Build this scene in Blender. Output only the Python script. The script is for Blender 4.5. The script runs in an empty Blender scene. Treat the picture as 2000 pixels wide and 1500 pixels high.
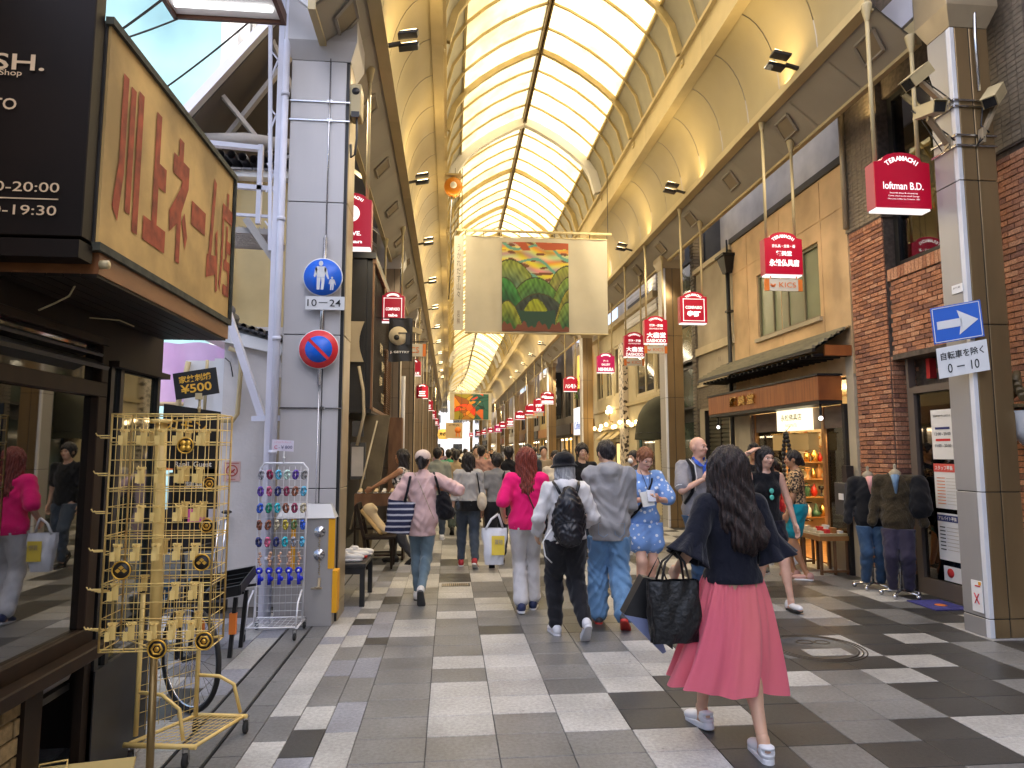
import bpy, math, random
import numpy as np
from mathutils import Matrix, Vector
R_ = math.radians
S = bpy.context.scene
COL = S.collection
# ---------------- camera, world, sun, exposure ----------------
cam = bpy.data.cameras.new('camera'); camo = bpy.data.objects.new('camera', cam); COL.objects.link(camo)
camo.location = (0, 0, 1.61)
_th, _ps = R_(5.71), R_(5.294)
F_ = Vector((math.sin(_ps)*math.cos(_th), math.cos(_ps)*math.cos(_th), math.sin(_th)))
camo.rotation_mode = 'QUATERNION'; camo.rotation_quaternion = F_.to_track_quat('-Z', 'Y')
cam.sensor_width = 36; cam.lens = 1310/2000*36; cam.clip_end = 2000; cam.clip_start = 0.05
S.camera = camo
W = bpy.data.worlds.new('World'); S.world = W; W.use_nodes = True
_n = W.node_tree.nodes; _l = W.node_tree.links; _n.clear()
sky = _n.new('ShaderNodeTexSky'); sky.sky_type = 'NISHITA'; sky.sun_disc = False
SUN_EL, SUN_AZ = 68, 118      # azimuth clockwise from +Y
sky.sun_elevation = R_(SUN_EL); sky.sun_rotation = R_(SUN_AZ); sky.dust_density = 6.0; sky.air_density = .75; sky.ozone_density = .6
bg = _n.new('ShaderNodeBackground'); bg.inputs[1].default_value = 0.15
wo = _n.new('ShaderNodeOutputWorld'); _l.new(sky.outputs[0], bg.inputs[0]); _l.new(bg.outputs[0], wo.inputs[0])
sl = bpy.data.lights.new('sun', 'SUN'); sl.energy = 3.4; sl.angle = R_(0.5); sl.color = (1, .95, .86)
so = bpy.data.objects.new('sun', sl); COL.objects.link(so); so.location = (20, -10, 40)
_d = Vector((math.sin(R_(SUN_AZ))*math.cos(R_(SUN_EL)), math.cos(R_(SUN_AZ))*math.cos(R_(SUN_EL)), math.sin(R_(SUN_EL))))
so.rotation_mode = 'QUATERNION'; so.rotation_quaternion = _d.to_track_quat('Z', 'Y')
S.view_settings.view_transform = 'Standard'; S.view_settings.look = 'None'
S.view_settings.exposure = 2.0; S.view_settings.gamma = 1; S.view_settings.use_curve_mapping = False
S.render.engine = 'CYCLES'
S.cycles.use_denoising = True
S.cycles.max_bounces = 10; S.cycles.diffuse_bounces = 6; S.cycles.glossy_bounces = 4
S.cycles.transmission_bounces = 6; S.cycles.transparent_max_bounces = 12
S.cycles.caustics_reflective = False; S.cycles.caustics_refractive = False
S.cycles.sample_clamp_indirect = 6.0

# ---------------- helpers ----------------
class MB:
    def __init__(s): s.v = []; s.f = []; s.m = []; s.sm = []
    def add(s, vs, fs, mi=0, sm=False):
        b = len(s.v); s.v += [tuple(map(float, p)) for p in vs]
        for f in fs: s.f.append([b+i for i in f]); s.m.append(mi); s.sm.append(sm)
        return s
    def box(s, x0, y0, z0, x1, y1, z1, mi=0):
        x0, x1 = min(x0, x1), max(x0, x1); y0, y1 = min(y0, y1), max(y0, y1); z0, z1 = min(z0, z1), max(z0, z1)
        return s.add([(x0,y0,z0),(x1,y0,z0),(x1,y1,z0),(x0,y1,z0),(x0,y0,z1),(x1,y0,z1),(x1,y1,z1),(x0,y1,z1)],
                     [(0,3,2,1),(4,5,6,7),(0,1,5,4),(1,2,6,5),(2,3,7,6),(3,0,4,7)], mi)
    def obox(s, c, u, v, n, mi=0):          # oriented box: centre, half vectors
        c, u, v, n = map(Vector, (c, u, v, n))
        P = [c+a*u+b*v+d*n for d in (-1, 1) for a, b in ((-1,-1),(1,-1),(1,1),(-1,1))]
        return s.add(P, [(0,3,2,1),(4,5,6,7),(0,1,5,4),(1,2,6,5),(2,3,7,6),(3,0,4,7)], mi)
    def bar(s, a, b, w, h=None, mi=0, up=(0,0,1)):   # rectangular bar a->b
        a, b = Vector(a), Vector(b); h = h or w; d = (b-a); L = d.length; d.normalize()
        u = Vector(up)
        if abs(d.dot(u)) > .98: u = Vector((1,0,0))
        r = d.cross(u).normalized(); u = r.cross(d)
        return s.obox((a+b)/2, r*w/2, u*h/2, d*L/2, mi)
    def tube(s, pts, r, n=8, mi=0, cap=True, closed=False):
        pts = [Vector(p) for p in pts]; N = len(pts); rs = r if hasattr(r, '__len__') else [r]*N
        V = []; prev = None
        for i, p in enumerate(pts):
            if closed: t = pts[(i+1) % N]-pts[i-1]
            else: t = pts[min(i+1, N-1)]-pts[max(i-1, 0)]
            if t.length < 1e-9: t = Vector((0,0,1))
            t.normalize()
            if prev is None:
                u = Vector((0,0,1)) if abs(t.z) < .9 else Vector((1,0,0))
                u = (u-t*u.dot(t)).normalized()
            else: u = (prev-t*prev.dot(t)).normalized()
            prev = u; w = t.cross(u)
            for k in range(n):
                a = 2*math.pi*k/n; V.append(p+(u*math.cos(a)+w*math.sin(a))*rs[i])
        Fs = []
        for i in range(N if closed else N-1):
            j = (i+1) % N
            for k in range(n): Fs.append((i*n+k, i*n+(k+1) % n, j*n+(k+1) % n, j*n+k))
        s.add(V, Fs, mi, True)
        if cap and not closed:
            b = len(s.v)-N*n
            s.f.append([b+k for k in range(n)][::-1]); s.m.append(mi); s.sm.append(False)
            s.f.append([b+(N-1)*n+k for k in range(n)]); s.m.append(mi); s.sm.append(False)
        return s
    def lathe(s, prof, c=(0,0,0), n=16, mi=0, ax='z'):
        V = []; c = Vector(c)
        for r, z in prof:
            for k in range(n):
                a = 2*math.pi*k/n; x, y = r*math.cos(a), r*math.sin(a)
                V.append(c+Vector((x, y, z) if ax == 'z' else (x, z, y) if ax == 'y' else (z, x, y)))
        Fs = [(i*n+k, i*n+(k+1) % n, (i+1)*n+(k+1) % n, (i+1)*n+k) for i in range(len(prof)-1) for k in range(n)]
        if ax == 'y': Fs = [f[::-1] for f in Fs]
        return s.add(V, Fs, mi, True)
    def ball(s, c, r, n=8, mi=0, sc=(1,1,1)):
        pr = [(math.sin(math.pi*i/n), -math.cos(math.pi*i/n)) for i in range(n+1)]
        V = []; m = n+2
        for a, z in pr:
            for k in range(m):
                t = 2*math.pi*k/m; V.append((c[0]+r*sc[0]*max(a, 1e-3)*math.cos(t), c[1]+r*sc[1]*max(a, 1e-3)*math.sin(t), c[2]+r*sc[2]*z))
        return s.add(V, [(i*m+k, i*m+(k+1) % m, (i+1)*m+(k+1) % m, (i+1)*m+k) for i in range(n) for k in range(m)], mi, True)
    def prism(s, poly, d, mi=0):             # planar polygon (3d pts) extruded by vector d
        n = len(poly); P = [Vector(p) for p in poly]; d = Vector(d)
        s.add(P+[p+d for p in P], [tuple(range(n))[::-1], tuple(range(n, 2*n))]+[(i, (i+1) % n, n+(i+1) % n, n+i) for i in range(n)], mi)
        return s
    def quad(s, a, b, c, d, mi=0): return s.add([a, b, c, d], [(0,1,2,3)], mi)
    def grid(s, fn, nu, nv, mi=0, sm=True, cu=False):
        V = [fn(i/nu, j/nv) for j in range(nv+1) for i in range(nu+(0 if cu else 1))]; w = nu+(0 if cu else 1)
        return s.add(V, [(j*w+i, j*w+(i+1) % w, (j+1)*w+(i+1) % w, (j+1)*w+i) for j in range(nv) for i in range(nu)], mi, sm)
    def mesh(s, name, mats):
        me = bpy.data.meshes.new(name); me.from_pydata(s.v, [], s.f)
        for m in (mats if isinstance(mats, (list, tuple)) else [mats]): me.materials.append(m)
        if s.m: me.polygons.foreach_set('material_index', s.m); me.polygons.foreach_set('use_smooth', s.sm)
        me.update(); return me
LOC = {}
def link(name, me, parent=None):
    o = bpy.data.objects.new(name, me); COL.objects.link(o)
    if parent is not None:
        o.parent = parent
        if parent.name in LOC: o.matrix_parent_inverse = Matrix.Translation(-Vector(LOC[parent.name]))
    return o
def tag(o, label=None, cat=None, group=None, kind=None):
    if label: o['label'] = label
    if cat: o['category'] = cat
    if group: o['group'] = group
    if kind: o['kind'] = kind
    return o
def thing(name, label, cat, loc=(0,0,0), group=None):
    o = bpy.data.objects.new(name, None); COL.objects.link(o); o.location = loc; o.empty_display_size = .1
    LOC[o.name] = tuple(loc); return tag(o, label, cat, group)
def part(name, mb, mats, parent, bevel=0, label=None, kind=None):
    o = link(name, mb.mesh(name, mats) if isinstance(mb, MB) else mb, parent)
    if bevel:
        b = o.modifiers.new('b', 'BEVEL'); b.width = bevel; b.segments = 1; b.limit_method = 'ANGLE'; b.harden_normals = False
    return tag(o, label, kind=kind)
def copy_tree(root, dx, label=None, group=None):
    """copy a thing (world-space meshes), shifted by dx"""
    c = root.copy(); COL.objects.link(c); c.location = Vector(root.location)+Vector(dx)
    if label: c['label'] = label
    if group: c['group'] = group
    def rec(a, b):
        for ch in [x for x in bpy.data.objects if x.parent == a]:
            d = ch.copy(); COL.objects.link(d); d.parent = b; d.matrix_parent_inverse = ch.matrix_parent_inverse.copy(); rec(ch, d)
    rec(root, c); return c
# ---------------- materials ----------------
def mat(name, col, rough=.6, metal=0, var=.0, vs=3., bump=0, bs=40., emit=None, es=1., alpha=None, trans=0, col2=None,
        stretch=(1,1,1), spec=.5, coat=0, ior=1.45, thr=None, coords='Object', detail=5, sheen=0, bd=.01):
    m = bpy.data.materials.new(name); m.use_nodes = True; nt = m.node_tree; N = nt.nodes; L = nt.links
    b = N['Principled BSDF']; b.inputs['Roughness'].default_value = rough; b.inputs['Metallic'].default_value = metal
    b.inputs['Base Color'].default_value = (*col, 1); b.inputs['Specular IOR Level'].default_value = spec
    b.inputs['Coat Weight'].default_value = coat; b.inputs['IOR'].default_value = ior
    if sheen: b.inputs['Sheen Weight'].default_value = sheen
    if trans: b.inputs['Transmission Weight'].default_value = trans
    if emit: b.inputs['Emission Color'].default_value = (*emit, 1); b.inputs['Emission Strength'].default_value = es
    if alpha is not None: b.inputs['Alpha'].default_value = alpha
    if var or col2 or bump:
        tc = N.new('ShaderNodeTexCoord'); mp = N.new('ShaderNodeMapping'); mp.inputs['Scale'].default_value = stretch
        L.new(tc.outputs[coords], mp.inputs[0])
    if var or col2:
        t = N.new('ShaderNodeTexNoise'); t.inputs['Scale'].default_value = vs; t.inputs['Detail'].default_value = detail
        L.new(mp.outputs[0], t.inputs[0]); r = N.new('ShaderNodeValToRGB'); L.new(t.outputs[0], r.inputs[0])
        lo, hi = thr or (.32, .68)
        r.color_ramp.elements[0].position = lo; r.color_ramp.elements[1].position = hi
        c2 = col2 or tuple(min(1, c*(1+var)) for c in col); c1 = col if col2 else tuple(c*(1-var) for c in col)
        r.color_ramp.elements[0].color = (*c1, 1); r.color_ramp.elements[1].color = (*c2, 1)
        L.new(r.outputs[0], b.inputs['Base Color'])
    if bump:
        t2 = N.new('ShaderNodeTexNoise'); t2.inputs['Scale'].default_value = bs; t2.inputs['Detail'].default_value = 4
        L.new(mp.outputs[0], t2.inputs[0]); bp = N.new('ShaderNodeBump'); bp.inputs['Strength'].default_value = min(1, bump)
        bp.inputs['Distance'].default_value = bd*max(1, bump); L.new(t2.outputs[0], bp.inputs['Height']); L.new(bp.outputs[0], b.inputs['Normal'])
    return m
def ltmat(name, col, st):
    m = bpy.data.materials.new(name); m.use_nodes = True; N = m.node_tree.nodes; N.clear()
    e = N.new('ShaderNodeEmission'); e.inputs[0].default_value = (*col, 1); e.inputs[1].default_value = st
    o = N.new('ShaderNodeOutputMaterial'); m.node_tree.links.new(e.outputs[0], o.inputs[0]); return m
M = {}
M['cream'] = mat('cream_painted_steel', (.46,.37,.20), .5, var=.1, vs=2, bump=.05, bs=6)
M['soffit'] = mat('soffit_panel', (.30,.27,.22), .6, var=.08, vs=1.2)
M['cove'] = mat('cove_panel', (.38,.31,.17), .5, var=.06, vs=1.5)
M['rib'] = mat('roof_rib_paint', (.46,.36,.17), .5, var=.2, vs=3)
M['ribw'] = mat('white_painted_steel', (.68,.68,.70), .4, var=.06, vs=3)
M['steelA'] = mat('column_cladding', (.36,.345,.335), .42, metal=.3, var=.10, vs=1.3, bump=.04, bs=60, stretch=(1,1,.15))
M['steelL'] = mat('pale_column_cladding', (.48,.46,.46), .42, metal=.1, var=.12, vs=1.3, bump=.04, bs=60, stretch=(1,1,.15))
M['steelB'] = mat('column_bronze_cladding', (.26,.175,.085), .33, metal=.5, var=.25, vs=1.5, stretch=(1,1,.3))
M['tanmet'] = mat('tan_metal', (.36,.29,.19), .4, metal=.3, var=.15, vs=2)
M['black'] = mat('black_paint', (.012,.012,.013), .45, var=.3)
M['dark'] = mat('dark_metal', (.035,.033,.032), .4, metal=.3, var=.3)
M['grout'] = mat('grout', (.055,.052,.05), .9, var=.3, vs=6)
M['chrome'] = mat('chrome', (.6,.6,.62), .2, metal=1)
M['white'] = mat('white_paint', (.72,.72,.72), .5, var=.05)
M['paper'] = mat('white_paper', (.78,.77,.76), .7)
M['red'] = mat('red_ink', (.6,.03,.03), .6)
M['rubber'] = mat('rubber', (.02,.02,.02), .8)
M['glassd'] = mat('dark_window_glass', (.02,.022,.022), .04, spec=.9, ior=1.9, coat=.6)
def thin_glass(name, tint=(.9,.95,.93), a=.25):
    m = bpy.data.materials.new(name); m.use_nodes = True; N = m.node_tree.nodes; L = m.node_tree.links; N.clear()
    t = N.new('ShaderNodeBsdfTransparent'); t.inputs[0].default_value = (*tint, 1)
    g = N.new('ShaderNodeBsdfGlossy'); g.inputs['Roughness'].default_value = .02
    fr = N.new('ShaderNodeFresnel'); fr.inputs[0].default_value = 1.5+a*2
    x = N.new('ShaderNodeMixShader'); L.new(fr.outputs[0], x.inputs[0]); L.new(t.outputs[0], x.inputs[1]); L.new(g.outputs[0], x.inputs[2])
    o = N.new('ShaderNodeOutputMaterial'); L.new(x.outputs[0], o.inputs[0]); return m
M['glass'] = thin_glass('shop_glass')
M['glassr'] = thin_glass('tinted_shop_glass', (.5,.5,.46), .55)
M['lampw'] = ltmat('lamp_warm', (1,.72,.36), 4)
M['lampc'] = ltmat('lamp_white', (1,.95,.9), 2.5)
def skylight():
    m = bpy.data.materials.new('translucent_skylight'); m.use_nodes = True; N = m.node_tree.nodes; L = m.node_tree.links; N.clear()
    tc = N.new('ShaderNodeTexCoord'); t = N.new('ShaderNodeTexNoise'); t.inputs['Scale'].default_value = 1.1; t.inputs['Detail'].default_value = 6
    ge = N.new('ShaderNodeNewGeometry')
    L.new(ge.outputs['Position'], t.inputs[0]); r = N.new('ShaderNodeValToRGB'); L.new(t.outputs[0], r.inputs[0])
    r.color_ramp.elements[0].position = .33; r.color_ramp.elements[1].position = .6
    r.color_ramp.elements[0].color = (.50,.38,.17, 1); r.color_ramp.elements[1].color = (.66,.56,.31, 1)
    a = N.new('ShaderNodeBsdfTranslucent'); d = N.new('ShaderNodeBsdfDiffuse'); L.new(r.outputs[0], a.inputs[0]); L.new(r.outputs[0], d.inputs[0])
    oi = N.new('ShaderNodeObjectInfo'); mr = N.new('ShaderNodeMapRange'); L.new(oi.outputs['Random'], mr.inputs[0]); mr.inputs[3].default_value = .86; mr.inputs[4].default_value = 1.1
    t2 = N.new('ShaderNodeTexNoise'); t2.inputs['Scale'].default_value = 5; t2.inputs['Detail'].default_value = 5; L.new(ge.outputs['Position'], t2.inputs[0]); m3 = N.new('ShaderNodeMapRange'); L.new(t2.outputs[0], m3.inputs[0]); m3.inputs[1].default_value = .35; m3.inputs[2].default_value = .6; m3.inputs[3].default_value = .84
    mu = N.new('ShaderNodeMath'); mu.operation = 'MULTIPLY'; L.new(mr.outputs[0], mu.inputs[0]); L.new(m3.outputs[0], mu.inputs[1]); sc = N.new('ShaderNodeVectorMath'); sc.operation = 'SCALE'; L.new(r.outputs[0], sc.inputs[0]); L.new(mu.outputs[0], sc.inputs['Scale']); L.new(sc.outputs[0], a.inputs[0]); L.new(sc.outputs[0], d.inputs[0])
    x = N.new('ShaderNodeMixShader'); x.inputs[0].default_value = .22; L.new(a.outputs[0], x.inputs[1]); L.new(d.outputs[0], x.inputs[2])
    o = N.new('ShaderNodeOutputMaterial'); L.new(x.outputs[0], o.inputs[0]); return m
M['sky'] = skylight()
# ---------------- text ----------------
def text(s, c, u, v, w=None, h=None, mi_mat=None, parent=None, bold=0.0, name='lettering', lift=.004, ext=0.0, label=None, spacing=1.0, vertical=False):
    """lettering centred at c on the plane (u, v); fitted to width w and/or height h"""
    if vertical: s = '\n'.join(s)
    cu = bpy.data.curves.new(name, 'FONT'); cu.body = s; cu.size = 1; cu.align_x = 'CENTER'; cu.offset = bold; cu.space_character = spacing
    cu.resolution_u = 3; cu.extrude = ext; cu.space_line = .95 if vertical else 1
    ob = bpy.data.objects.new(name, cu); me = bpy.data.meshes.new_from_object(ob)
    bpy.data.objects.remove(ob); bpy.data.curves.remove(cu)
    n = len(me.vertices)
    if not n: return None
    a = np.empty(n*3, 'f'); me.vertices.foreach_get('co', a); a = a.reshape(-1, 3)
    lo, hi = a.min(0), a.max(0); a -= (lo+hi)/2; sz = np.maximum(hi-lo, 1e-4)
    sx = w/sz[0] if w else h/sz[1]; sy = h/sz[1] if h else sx
    u = np.array(Vector(u).normalized()); v = np.array(Vector(v).normalized()); nn = np.cross(u, v)
    q = np.array(c)+np.outer(a[:, 0]*sx, u)+np.outer(a[:, 1]*sy, v)+np.outer(a[:, 2]*sx+lift, nn)
    me.vertices.foreach_set('co', q.astype('f').ravel()); me.update(); me.materials.clear(); me.materials.append(mi_mat)
    o = link(name, me, parent)
    if label: o['label'] = label
    return o
# ---------------- ground and paving ----------------
rnd = random.Random(7)
g = MB().box(-300, -60, -.4, 300, 700, -.012)
tag(link('ground', g.mesh('ground', mat('asphalt_ground', (.075,.073,.072), .85, var=.25, vs=4, bump=.3, bs=80))), kind='structure')
pv = MB().box(-14, -4, -.3, 8, 108, -.008)
paving = tag(link('pavement', pv.mesh('pavement', M['grout'])), kind='structure')
def tilemat(n, c, r): return mat(n, c, r, var=.32, vs=330, bump=.12, bs=300, thr=(.3,.7), detail=2, coords='Object', spec=.45)
def tm2(n, c, r):
    m = tilemat(n, c, r); N = m.node_tree.nodes; L = m.node_tree.links
    b = N['Principled BSDF']; src = b.inputs['Base Color'].links[0].from_socket
    ge = N.new('ShaderNodeNewGeometry'); t = N.new('ShaderNodeTexNoise'); t.inputs['Scale'].default_value = 2.2; t.inputs['Detail'].default_value = 5
    L.new(ge.outputs['Position'], t.inputs[0])
    rr = N.new('ShaderNodeMapRange'); L.new(t.outputs[0], rr.inputs[0]); rr.inputs[1].default_value = .3; rr.inputs[2].default_value = .7
    rr.inputs[3].default_value = .78; rr.inputs[4].default_value = 1.2
    oi = N.new('ShaderNodeObjectInfo'); ra = N.new('ShaderNodeMapRange'); L.new(oi.outputs['Random'], ra.inputs[0]); ra.inputs[3].default_value = .88; ra.inputs[4].default_value = 1.12
    mm = N.new('ShaderNodeMath'); mm.operation = 'MULTIPLY'; L.new(rr.outputs[0], mm.inputs[0]); L.new(ra.outputs[0], mm.inputs[1])
    mx = N.new('ShaderNodeVectorMath'); mx.operation = 'SCALE'; L.new(src, mx.inputs[0]); L.new(mm.outputs[0], mx.inputs['Scale'])
    vo = N.new('ShaderNodeTexVoronoi'); vo.inputs['Scale'].default_value = 4.5; L.new(ge.outputs['Position'], vo.inputs[0]); g1 = N.new('ShaderNodeMapRange'); L.new(vo.outputs['Distance'], g1.inputs[0])
    g1.inputs[1].default_value = .045; g1.inputs[2].default_value = .06; g1.inputs[3].default_value = .55; g1.inputs[4].default_value = 1; t3 = N.new('ShaderNodeTexNoise'); t3.inputs['Scale'].default_value = 45; t3.inputs['Detail'].default_value = 3; L.new(ge.outputs['Position'], t3.inputs[0])
    g2 = N.new('ShaderNodeMapRange'); L.new(t3.outputs[0], g2.inputs[0]); g2.inputs[1].default_value = .3; g2.inputs[2].default_value = .7; g2.inputs[3].default_value = .80; g2.inputs[4].default_value = 1.2
    g3 = N.new('ShaderNodeMath'); g3.operation = 'MULTIPLY'; L.new(g1.outputs[0], g3.inputs[0]); L.new(g2.outputs[0], g3.inputs[1]); m2 = N.new('ShaderNodeVectorMath'); m2.operation = 'SCALE'; L.new(mx.outputs[0], m2.inputs[0]); L.new(g3.outputs[0], m2.inputs['Scale'])
    L.new(m2.outputs[0], b.inputs['Base Color'])
    r2 = N.new('ShaderNodeMapRange'); L.new(t.outputs[0], r2.inputs[0]); r2.inputs[3].default_value = r-.1; r2.inputs[4].default_value = r+.14
    L.new(r2.outputs[0], b.inputs['Roughness']); return m
TM = [tm2('granite_light', (.345,.34,.33), .42), tm2('granite_mid', (.15,.149,.148), .36), tm2('granite_dark', (.046,.045,.043), .32), tm2('granite_sky_tint', (.21,.215,.245), .4)]  # last tone carries the side street's bluish daylight in its colour
xs = [-.51+.395*i for i in range(0, 16)]
cols = [(xs[i], xs[i+1], .3) for i in range(15)]
x = -.51
cols += [(-.51-.19*(i+1), -.51-.19*i, .36) for i in range(3)]
cols += [(-1.24, -1.08, .45), (-1.44, -1.26, .6)]
x = -1.46
while x > -8: cols.append((x-.2, x, .42)); x -= .2
tiles = []
for ci, (x0, x1, L0) in enumerate(cols):
    wide = x1-x0 > .3
    y = -3.5+rnd.random()*.2*(0 if wide else 1); r = 0; tone = 1; left = 0
    while y < (106 if x0 > -1.7 else 6.9):
        ln = L0 if wide else L0*rnd.choice((.6, 1, 1, 1.3))
        if left <= 0:
            if wide:
                left = rnd.choice((1, 2, 2, 3, 3)) ; seq = rnd.random()
                tone = ({0: (2 if seq < .8 else 1), 1: (0 if seq < .5 else 2), 2: (0 if seq < .6 else 1)}.get(tone, 1) if seq > .12 or x0 < 2 else tone) if x0 > 1.0 else (1 if seq < .40 else 0 if seq < .86 else 2)
                if x0 < .6 and tone == 2: tone = 1 if rnd.random() < .6 else 2
            else: left = 1; tone = rnd.choice((0, 3, 3, 1, 3, 2, 1, 0))
        if -1.5 < x0 < -1.1: tone = 1
        tiles.append((x0, x1, y, y+ln, tone)); y += ln; left -= 1
near = [t for t in tiles if 3.25 < t[3] and t[2] < 9 and -.70 < (t[0]+t[1])/2/((t[2]+t[3])/2) < .90]
near.sort(key=lambda t: (t[2]) - .6*(t[1]-t[0] > .3)); nearset = set(near[:300])
tcache = {}; G = .0022
for t in near[:300]:
    w, l = round(t[1]-t[0], 3), round(t[3]-t[2], 3); k = (w, l, t[4])
    if k not in tcache:
        b = MB(); a, c = w/2-G, l/2-G; e = .0022
        b.add([(-a,-c,-.03),(a,-c,-.03),(a,c,-.03),(-a,c,-.03),(-a,-c,-e),(a,-c,-e),(a,c,-e),(-a,c,-e),(-a+e,-c+e,0),(a-e,-c+e,0),(a-e,c-e,0),(-a+e,c-e,0)],
              [(0,1,5,4),(1,2,6,5),(2,3,7,6),(3,0,4,7),(4,5,9,8),(5,6,10,9),(6,7,11,10),(7,4,8,11),(8,9,10,11)])
        tcache[k] = b.mesh('tile', TM[t[4]])
    o = link('tile', tcache[k], paving); o.location = ((t[0]+t[1])/2, (t[2]+t[3])/2, rnd.uniform(-.0012, .0008))
rest = MB()
for t in tiles:
    if t in nearset or t[3] < -3: continue
    x0, x1, y0, y1 = t[0]+G, t[1]-G, t[2]+G, t[3]-G; z = rnd.uniform(-.001, .0005)
    if t[3] < 20: rest.add([(x0,y0,-.03),(x1,y0,-.03),(x1,y1,-.03),(x0,y1,-.03),(x0,y0,z),(x1,y0,z),(x1,y1,z),(x0,y1,z)], [(4,5,6,7),(0,1,5,4),(1,2,6,5),(2,3,7,6),(3,0,4,7)], t[4])
    else: rest.quad((x0,y0,z),(x1,y0,z),(x1,y1,z),(x0,y1,z), t[4])
tag(link('tile', rest.mesh('tile_rest', TM), paving), kind='stuff')
# slot drain and small grate
d = MB()
for xx in (-1.25, -1.45): d.box(xx-.006, 2.0, -.01, xx+.006, 6.3, .0015)
tag(part('slot_drain', d, M['black'], None), 'pair of narrow dark slot drains running along the left side paving', 'drain')
d = MB(); d.box(-.08, 8.25, 0.0, .26, 8.43, .003); 
for i in range(14): d.box(-.07+i*.023, 8.27, .003, -.058+i*.023, 8.41, .0045, 1)
tag(part('drain_grate', d, [M['dark'], M['tanmet']], None), 'small rectangular floor grate in the paving behind the cap wearer', 'grate')
# manhole
mh = thing('manhole_cover', 'round manhole cover with ornamental rim set into the paving on the right', 'manhole', (3.02, 5.45, 0))
b = MB(); b.lathe([(.0,.003),(.30,.003),(.30,.0045),(.31,.0045),(.31,.002)], (3.02,5.45,0), 40); part('lid_rim', b, mat('manhole_tile', (.085,.082,.08), .45, var=.3, vs=200), mh)
b = MB()
for rr in (.315,.345,.375):
    b.tube([(3.02+rr*math.cos(a*math.pi/24), 5.45+rr*math.sin(a*math.pi/24), .002) for a in range(48)], .005, 4, closed=True)
b.tube([(3.0+.07*math.cos(a*math.pi/8), 5.6+.05*math.sin(a*math.pi/8), .004) for a in range(16)], .006, 4, closed=True)
b.tube([(3.14+.06*math.cos(a*math.pi/8), 5.58+.05*math.sin(a*math.pi/8), .004) for a in range(16)], .006, 4, closed=True)
part('rim', b, mat('rusty_iron', (.07,.055,.04), .6, metal=.5), mh)
b = MB(); b.box(2.86,5.22,.0035,3.2,5.4,.0055); part('inlay_tile', b, TM[0], mh)

# ---------------- arcade roof ----------------
XC = 1.70
def bend(Y): return 0 if Y < 60 else -(Y-60)**2*.0017
prof = [(0,9.48),(.35,9.34),(.83,9.07),(1.2,8.80),(1.5,8.53),(1.72,8.2),(1.85,7.72)]
roof = thing('arcade_roof', 'long glazed arcade roof with yellow translucent vault, cream coves and soffits over the street', 'arcade roof', (XC, 6, 7))
Y0, BAY = 6.05, .70; NB = 134
def vault_panel(sgn, a, b_, thick=0):
    m = MB(); pts = prof[a:b_+1]
    m.add([(XC+sgn*p[0], y, p[1]) for y in (Y0, Y0+BAY) for p in pts], [(i, i+1, len(pts)+i+1, len(pts)+i) for i in range(len(pts)-1)], 0, True)
    return m
def ribmesh(w, dp, mt):
    m = MB(); out = [(-p[0], p[1]) for p in prof[::-1]]+[(p[0], p[1]) for p in prof[1:]]
    n = len(out); V = []
    for y in (Y0-w/2, Y0+w/2):
        for k, (hx, z) in enumerate(out):
            a, c = out[max(0, k-1)], out[min(n-1, k+1)]; t = Vector((c[0]-a[0], c[1]-a[1])).normalized(); nn = Vector((t.y, -t.x))
            V += [(XC+hx, y, z+.01), (XC+hx+nn.x*dp, y, z+nn.y*dp+.01)]
    Fs = []
    for k in range(n-1):
        q = 2*k; r = 2*n+2*k
        Fs += [(q, q+2, q+3, q+1), (r, r+1, r+3, r+2), (q+1, q+3, r+3, r+1), (q, r, r+2, q+2)]
    m.add(V, Fs, 0, False); return m.mesh('rib', mt)
RM = {'s': ribmesh(.032, .05, M['rib']), 'b': ribmesh(.08, .11, M['rib']), 'w': ribmesh(.16, .20, M['ribw'])}
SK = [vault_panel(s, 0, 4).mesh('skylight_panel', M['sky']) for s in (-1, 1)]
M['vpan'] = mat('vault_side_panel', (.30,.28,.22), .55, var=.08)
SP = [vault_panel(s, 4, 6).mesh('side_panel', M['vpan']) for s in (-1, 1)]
def inst(name, me, dx, dy):
    o = link(name, me, roof); o.location = (dx, dy, 0); return o
for i in range(NB):
    Y = Y0+i*BAY; bx = bend(Y+.35)
    kind = 'w' if i in (13, 57, 61, 77, 85, 93, 101, 109, 117) else ('b' if i % 4 == 1 else 's')
    inst('rib', RM[kind], bend(Y), i*BAY)
    for k in (0, 1): inst('skylight_panel', SK[k], bx, i*BAY); inst('side_panel', SP[k], bx, i*BAY)
# ridge beam, side beams (segments of 2.8 m)
def seg(fn, name, mt, n=34, L=2.8, smooth=False):
    for s in (-1, 1) if fn.__code__.co_argcount == 2 else (0,):
        m0 = fn(s, L) if s else fn(L)
        me = m0.mesh(name, mt)
        for i in range(n): inst(name, me, bend(Y0+i*L+L/2), i*L)
def ridge(L):
    m = MB(); m.box(XC-.04, Y0, 9.33, XC-.012, Y0+L, 9.45); m.box(XC+.012, Y0, 9.33, XC+.04, Y0+L, 9.45); m.box(XC-.05, Y0, 9.42, XC+.05, Y0+L, 9.50); return m
seg(ridge, 'ridge_beam', mat('ridge_bronze', (.16,.11,.05), .5))
def beam(s, L):
    m = MB(); m.box(XC+s*1.86, Y0, 7.25, XC+s*1.98, Y0+L-.004, 7.78); m.box(XC+s*1.80, Y0, 7.70, XC+s*1.859, Y0+L-.004, 7.76)
    m.box(XC+s*1.84, Y0, 7.215, XC+s*2.0, Y0+L-.004, 7.248); return m
seg(beam, 'side_beam', M['cream'])
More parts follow.
